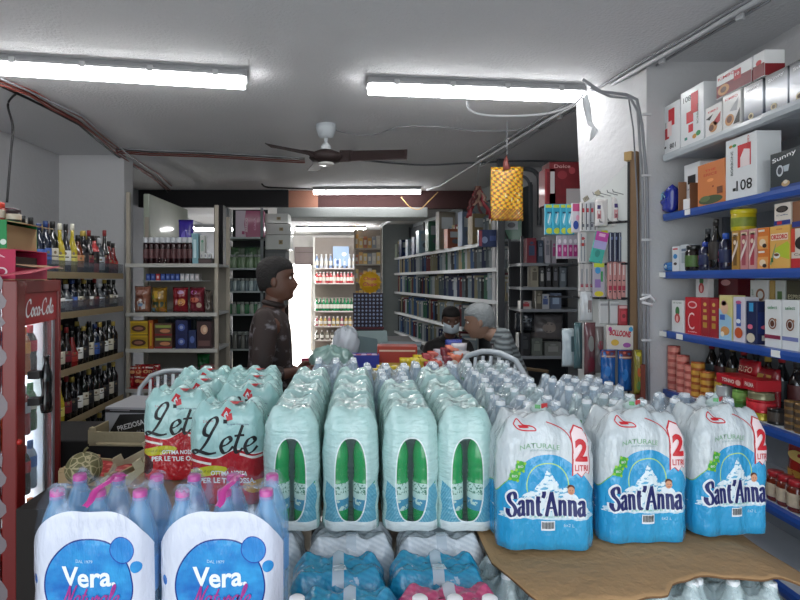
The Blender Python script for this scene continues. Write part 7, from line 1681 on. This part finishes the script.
# --- standing person in profile
SK1 = M('#5a3a2c', .5, var=.12); 
Y1_ = 3.05
px_ = ax(272, Y1_)
def V(x, y, z): return Vector((x, y, z))
J = {'pel': (V(0, 0, .95), .13, .11), 'spine': (V(-.01, 0, 1.12), .115, .10), 'chest': (V(-.01, 0, 1.30), .15, .11), 'neckb': (V(0, 0, 1.43), .07, .065), 'neck': (V(.015, 0, 1.50), .052, .052), 'skull': (V(.02, 0, 1.56), .05, .05)}
E = [('pel', 'spine'), ('spine', 'chest'), ('chest', 'neckb'), ('neckb', 'neck'), ('neck', 'skull')]
for s_, n_ in ((-1, 'n'), (1, 'f')):
    J['hip'+n_] = (V(0, s_*.09, .90), .085); J['knee'+n_] = (V(.02+.03*s_, s_*.10, .50), .058); J['ank'+n_] = (V(.0+.04*s_, s_*.10, .09), .04); J['toe'+n_] = (V(.15+.04*s_, s_*.11, .04), .035, .03)
    E += [('pel', 'hip'+n_), ('hip'+n_, 'knee'+n_), ('knee'+n_, 'ank'+n_), ('ank'+n_, 'toe'+n_)]
    J['sh'+n_] = (V(0, s_*.17, 1.38), .055); J['el'+n_] = (V(-.02, s_*.23, 1.10), .042)
    J['wr'+n_] = (V(.13, s_*.17, 1.125) if s_ < 0 else V(.12, s_*.15, 1.08), .028, .024); E += [('chest', 'sh'+n_), ('sh'+n_, 'el'+n_), ('el'+n_, 'wr'+n_)]
    hand_joints(J, E, 'wr'+n_, 'h'+n_, (1, -.1*s_, .05), (0, s_*.8, .6), (0, s_*.6, -.8), s_, .55)
JK = {k: J[k] for k in ('pel', 'spine', 'chest', 'neckb')}
JK = {'pel': (V(-.01, 0, .88), .165, .15), 'spine': (V(-.01, 0, 1.10), .145, .135), 'chest': (V(-.01, 0, 1.33), .165, .135), 'neckb': (V(0, 0, 1.45), .095, .09), 'col': (V(.01, 0, 1.50), .072, .07)}
EK = [('pel', 'spine'), ('spine', 'chest'), ('chest', 'neckb'), ('neckb', 'col')]
for s_, n_ in ((-1, 'n'), (1, 'f')):
    JK['sh'+n_] = (V(0, s_*.17, 1.42), .075); JK['el'+n_] = (V(-.02, s_*.23, 1.10), .06); JK['wr'+n_] = (Vector(J['wr'+n_][0])-V(.03, 0, 0), .042); EK += [('chest', 'sh'+n_), ('sh'+n_, 'el'+n_), ('el'+n_, 'wr'+n_)]
JT = {'pel': (V(0, 0, .92), .135, .12)}; ET = []
for s_, n_ in ((-1, 'n'), (1, 'f')):
    JT['hip'+n_] = (V(0, s_*.09, .86), .098); JT['knee'+n_] = (J['knee'+n_][0], .075); JT['ank'+n_] = (Vector(J['ank'+n_][0])+V(0, 0, .02), .06); ET += [('pel', 'hip'+n_), ('hip'+n_, 'knee'+n_), ('knee'+n_, 'ank'+n_)]
def jack(x, y, z):
    n = snoise(9, detail=4); return mixc(mixc('#120c0b', '#35211b', n), '#9a969c', smin(smax((snoise(13, sc=(1, 1, 1.6), detail=5)-.56)*4, 0.), .75)), 1.
JM = shade('mottled_jacket', jack, .7)
person('person in a mottled dark brown jacket seen in profile, standing with hands held forward', (px_, Y1_, 0), J, E, 'pel', SK1,
       [('jacket', JK, EK, 'pel', JM), ('trousers', JT, ET, 'pel', M('#1a1718', .8))], (.03, 0, 1.60), 0, 1.0, M('#15100f', .8, bump=.6, bs=80))
t_ = thing('red_packet', 'small pink-red packet behind the held-out hands', 'packet', (ax(306, 3.7), 3.7, 0)); t_.location.z = az(378.5, 3.5); MB().box((0, 0, .05), (.06, .03, .1), M('#a82a4c', .5), bev=.004).obj('packet_body', t_)
tag(MB().box2((ax(300, 3.7), 3.6, 0), (ax(312, 3.7), 3.8, az(378.5, 3.5)), M('#2c2a2a', .8)).obj('plinth'), 'narrow dark plinth under the small pink-red packet', 'plinth')

# --- seated figures behind the counter on the right
def seated(label, loc, yaw, skin, top, legm, hair, mask=None, lean=.12, seat=.45, hr=1., drop=0.):
    """faces +x before yaw, applied on the object"""
    l = lean
    J = {'pel': (V(0, 0, seat+.10), .14, .13), 'spine': (V(.02+l*.3, 0, seat+.27), .12, .11), 'chest': (V(.03+l, 0, seat+.45), .145, .12), 'neckb': (V(.04+l*1.5, 0, seat+.57-drop*.15), .07), 'neck': (V(.06+l*1.8+drop*.3, 0, seat+.63-drop*.6), .05), 'skull': (V(.075+l*2+drop*.6, 0, seat+.68-drop*.9), .05)}
    E = [('pel', 'spine'), ('spine', 'chest'), ('chest', 'neckb'), ('neckb', 'neck'), ('neck', 'skull')]
    for s_, n_ in ((-1, 'n'), (1, 'f')):
        J['hip'+n_] = (V(.04, s_*.09, seat+.08), .09); J['knee'+n_] = (V(.44, s_*.13, seat+.06), .065); J['ank'+n_] = (V(.46, s_*.13, .09), .042); J['toe'+n_] = (V(.6, s_*.14, .04), .036, .03)
        E += [('pel', 'hip'+n_), ('hip'+n_, 'knee'+n_), ('knee'+n_, 'ank'+n_), ('ank'+n_, 'toe'+n_)]
        J['sh'+n_] = (V(.04+l, s_*.17, seat+.52), .055); J['el'+n_] = (V(.10+l*.6, s_*.22, seat+.27), .042); J['wr'+n_] = (V(.32, s_*.12, seat+.27), .028, .024)
        E += [('chest', 'sh'+n_), ('sh'+n_, 'el'+n_), ('el'+n_, 'wr'+n_)]
        hand_joints(J, E, 'wr'+n_, 'h'+n_, (.9, -.4*s_, .0), (0, 0, 1), (.3, s_*.9, 0), s_, .5)
    JK = {k: (J[k][0], J[k][1]+.022, J[k][-1]+.022) for k in ('pel', 'spine', 'chest', 'neckb', 'neck')}; EK = [('pel', 'spine'), ('spine', 'chest'), ('chest', 'neckb'), ('neckb', 'neck')]
    JT = {'pel': (J['pel'][0]-V(0, 0, .03), .15, .14)}; ET = []
    for n_ in 'nf':
        JK['sh'+n_] = (J['sh'+n_][0], .075); JK['el'+n_] = (J['el'+n_][0], .06); JK['wr'+n_] = (Vector(J['wr'+n_][0])-V(.03, 0, 0), .042); EK += [('chest', 'sh'+n_), ('sh'+n_, 'el'+n_), ('el'+n_, 'wr'+n_)]
        JT['hip'+n_] = (J['hip'+n_][0], .105); JT['knee'+n_] = (J['knee'+n_][0], .08); JT['ank'+n_] = (Vector(J['ank'+n_][0])+V(0, 0, .02), .06); ET += [('pel', 'hip'+n_), ('hip'+n_, 'knee'+n_), ('knee'+n_, 'ank'+n_)]
    o = person(label, loc, J, E, 'pel', skin, [('jacket', JK, EK, 'pel', top), ('trousers', JT, ET, 'pel', legm)], V(.085+l*2.1+drop*.7, 0, seat+.75-drop), 0, .93, hair, pitch=.25, mask=mask)
    o.rotation_euler = (0, 0, yaw); return o
def ribf(x, y, z): return mixc('#3c4144', '#7c8486', S.op('MULTIPLY_ADD', ssin(z*210+snoise(8)*5), .5, .5)), 1.
RIB = shade('ribbed_grey_knit', ribf, .85)
seated('person in a grey ribbed jumper seated leaning forward beside the white plastic chair', (ax(519, 3.6), 3.6, .0), PI*.93, M('#8a6a58', .5), RIB, M('#26282c', .8), M('#85898a', .8, bump=.8, bs=60, var=.3, vs=20), lean=.05, seat=.67, drop=.09)
seated('person in dark clothes and a white face mask sitting behind the counter by the books', (ax(448, 5.0), 5.1, .0), -PI/2, M('#5c4034', .5), M('#1a1718', .8), M('#17181c', .8), M('#14100e', .8), mask=M('#b9c4cc', .6), lean=.08, seat=.5)
def stool(label, x, y, h):
    t = thing('stool', label, 'stool', (x, y, 0)); MB().lathe([(.001, h-.03), (.17, h-.03), (.175, h-.015), (.17, h), (.001, h)], M('#3a2c24', .5), n=24).obj('seat', t)
    for k in range(4):
        a = PI/4+k*PI/2; MB().tube([(.12*math.cos(a), .12*math.sin(a), h-.03), (.17*math.cos(a), .17*math.sin(a), 0)], .014, M('#4c4e52', .4, metal=.6), 8).obj('leg', t)
stool('dark round stool under the person in the grey jumper', ax(519, 3.6), 3.6, .62); stool('dark round stool under the masked person', ax(448, 5.0), 5.1, .45)

# ================================================================== white plastic chairs
PLW = M('#bcc4ca', .35, coat=.4)
def plastic_chair(label, loc, rz, seat=.44):
    t = thing('plastic_chair', label, 'chair', loc, rz)
    # front faces -y, back at +y
    mb = MB(); P = []
    for j in range(7): P.append([Vector((-.22+.44*i/6, -.22+.42*j/6, seat+.012*((i-3)/3)**2)) for i in range(7)])
    mb.grid(P, PLW); mb.obj('seat', t).modifiers.new('t', 'SOLIDIFY').thickness = .012
    mb = MB(); rim = [(-.22, 0), (-.235, .18), (-.215, .32), (-.15, .40), (-.06, .43), (0, .435), (.06, .43), (.15, .40), (.215, .32), (.235, .18), (.22, 0)]
    mb.tube([(x, .20+.06*z/.43, seat+z) for x, z in rim], .016, PLW, 8); bk = mb.obj('back_rim', t)
    for k in range(7):
        x = -.15+.05*k; zt = .43-.9*x*x*1.6; MB().box2((x-.014, .205, seat+.02), (x+.014, .215, seat+.05), PLW)
        MB().tube([(x*.95, .205, seat+.02), (x, .23, seat+.2), (x, .255, seat+zt-.02)], .011, PLW, 6).obj('back_slat', bk)
    for s in (-1, 1):
        mb = MB(); q = [(s*.235, .21, seat+.27), (s*.27, .10, seat+.25), (s*.285, -.06, seat+.235), (s*.28, -.17, seat+.21), (s*.265, -.215, seat+.14), (s*.25, -.215, seat+.02)]
        rg = []
        for i, p in enumerate(q):
            p = Vector(p); a = Vector(q[max(0, i-1)]); b = Vector(q[min(len(q)-1, i+1)]); tdir = (b-a).normalized(); u = Vector((1, 0, 0)); w_ = tdir.cross(u).normalized()
            rg.append([p+u*.028*cx+w_*.008*cz for cx, cz in ((-1, -1), (1, -1), (1, 1), (-1, 1))])
        mb.rings(rg, PLW); mb.obj('armrest', t)
        for y, dy in ((-.21, -.03), (.2, .06)):
            mb = MB(); mb.tube([(s*.215, y, seat+.0), (s*.24, y+dy, 0)], [.026, .018], PLW, 8); mb.obj('leg', t)
    return t
plastic_chair('white plastic armchair right behind the clear water packs, beside the person in grey', (ax(466, 3.0), 2.98, .32), -.75)
tag(MB().box2((ax(466, 3.0)-.33, 2.66, 0), (ax(466, 3.0)+.31, 3.28, .318), M('#3a3634', .8), bev=.01).obj('low_pallet'), 'low dark pallet carrying the white plastic armchair', 'pallet')
plastic_chair('white plastic chair with a slatted round back behind the left aqua packs', (ax(166, 3.62), 3.62, .10), .15)
tag(MB().box2((ax(166, 3.62)-.3, 3.35, 0), (ax(166, 3.62)+.3, 3.95, .098), M('#3a3634', .8), bev=.01).obj('low_pallet'), 'low dark pallet under the slatted white chair', 'pallet')
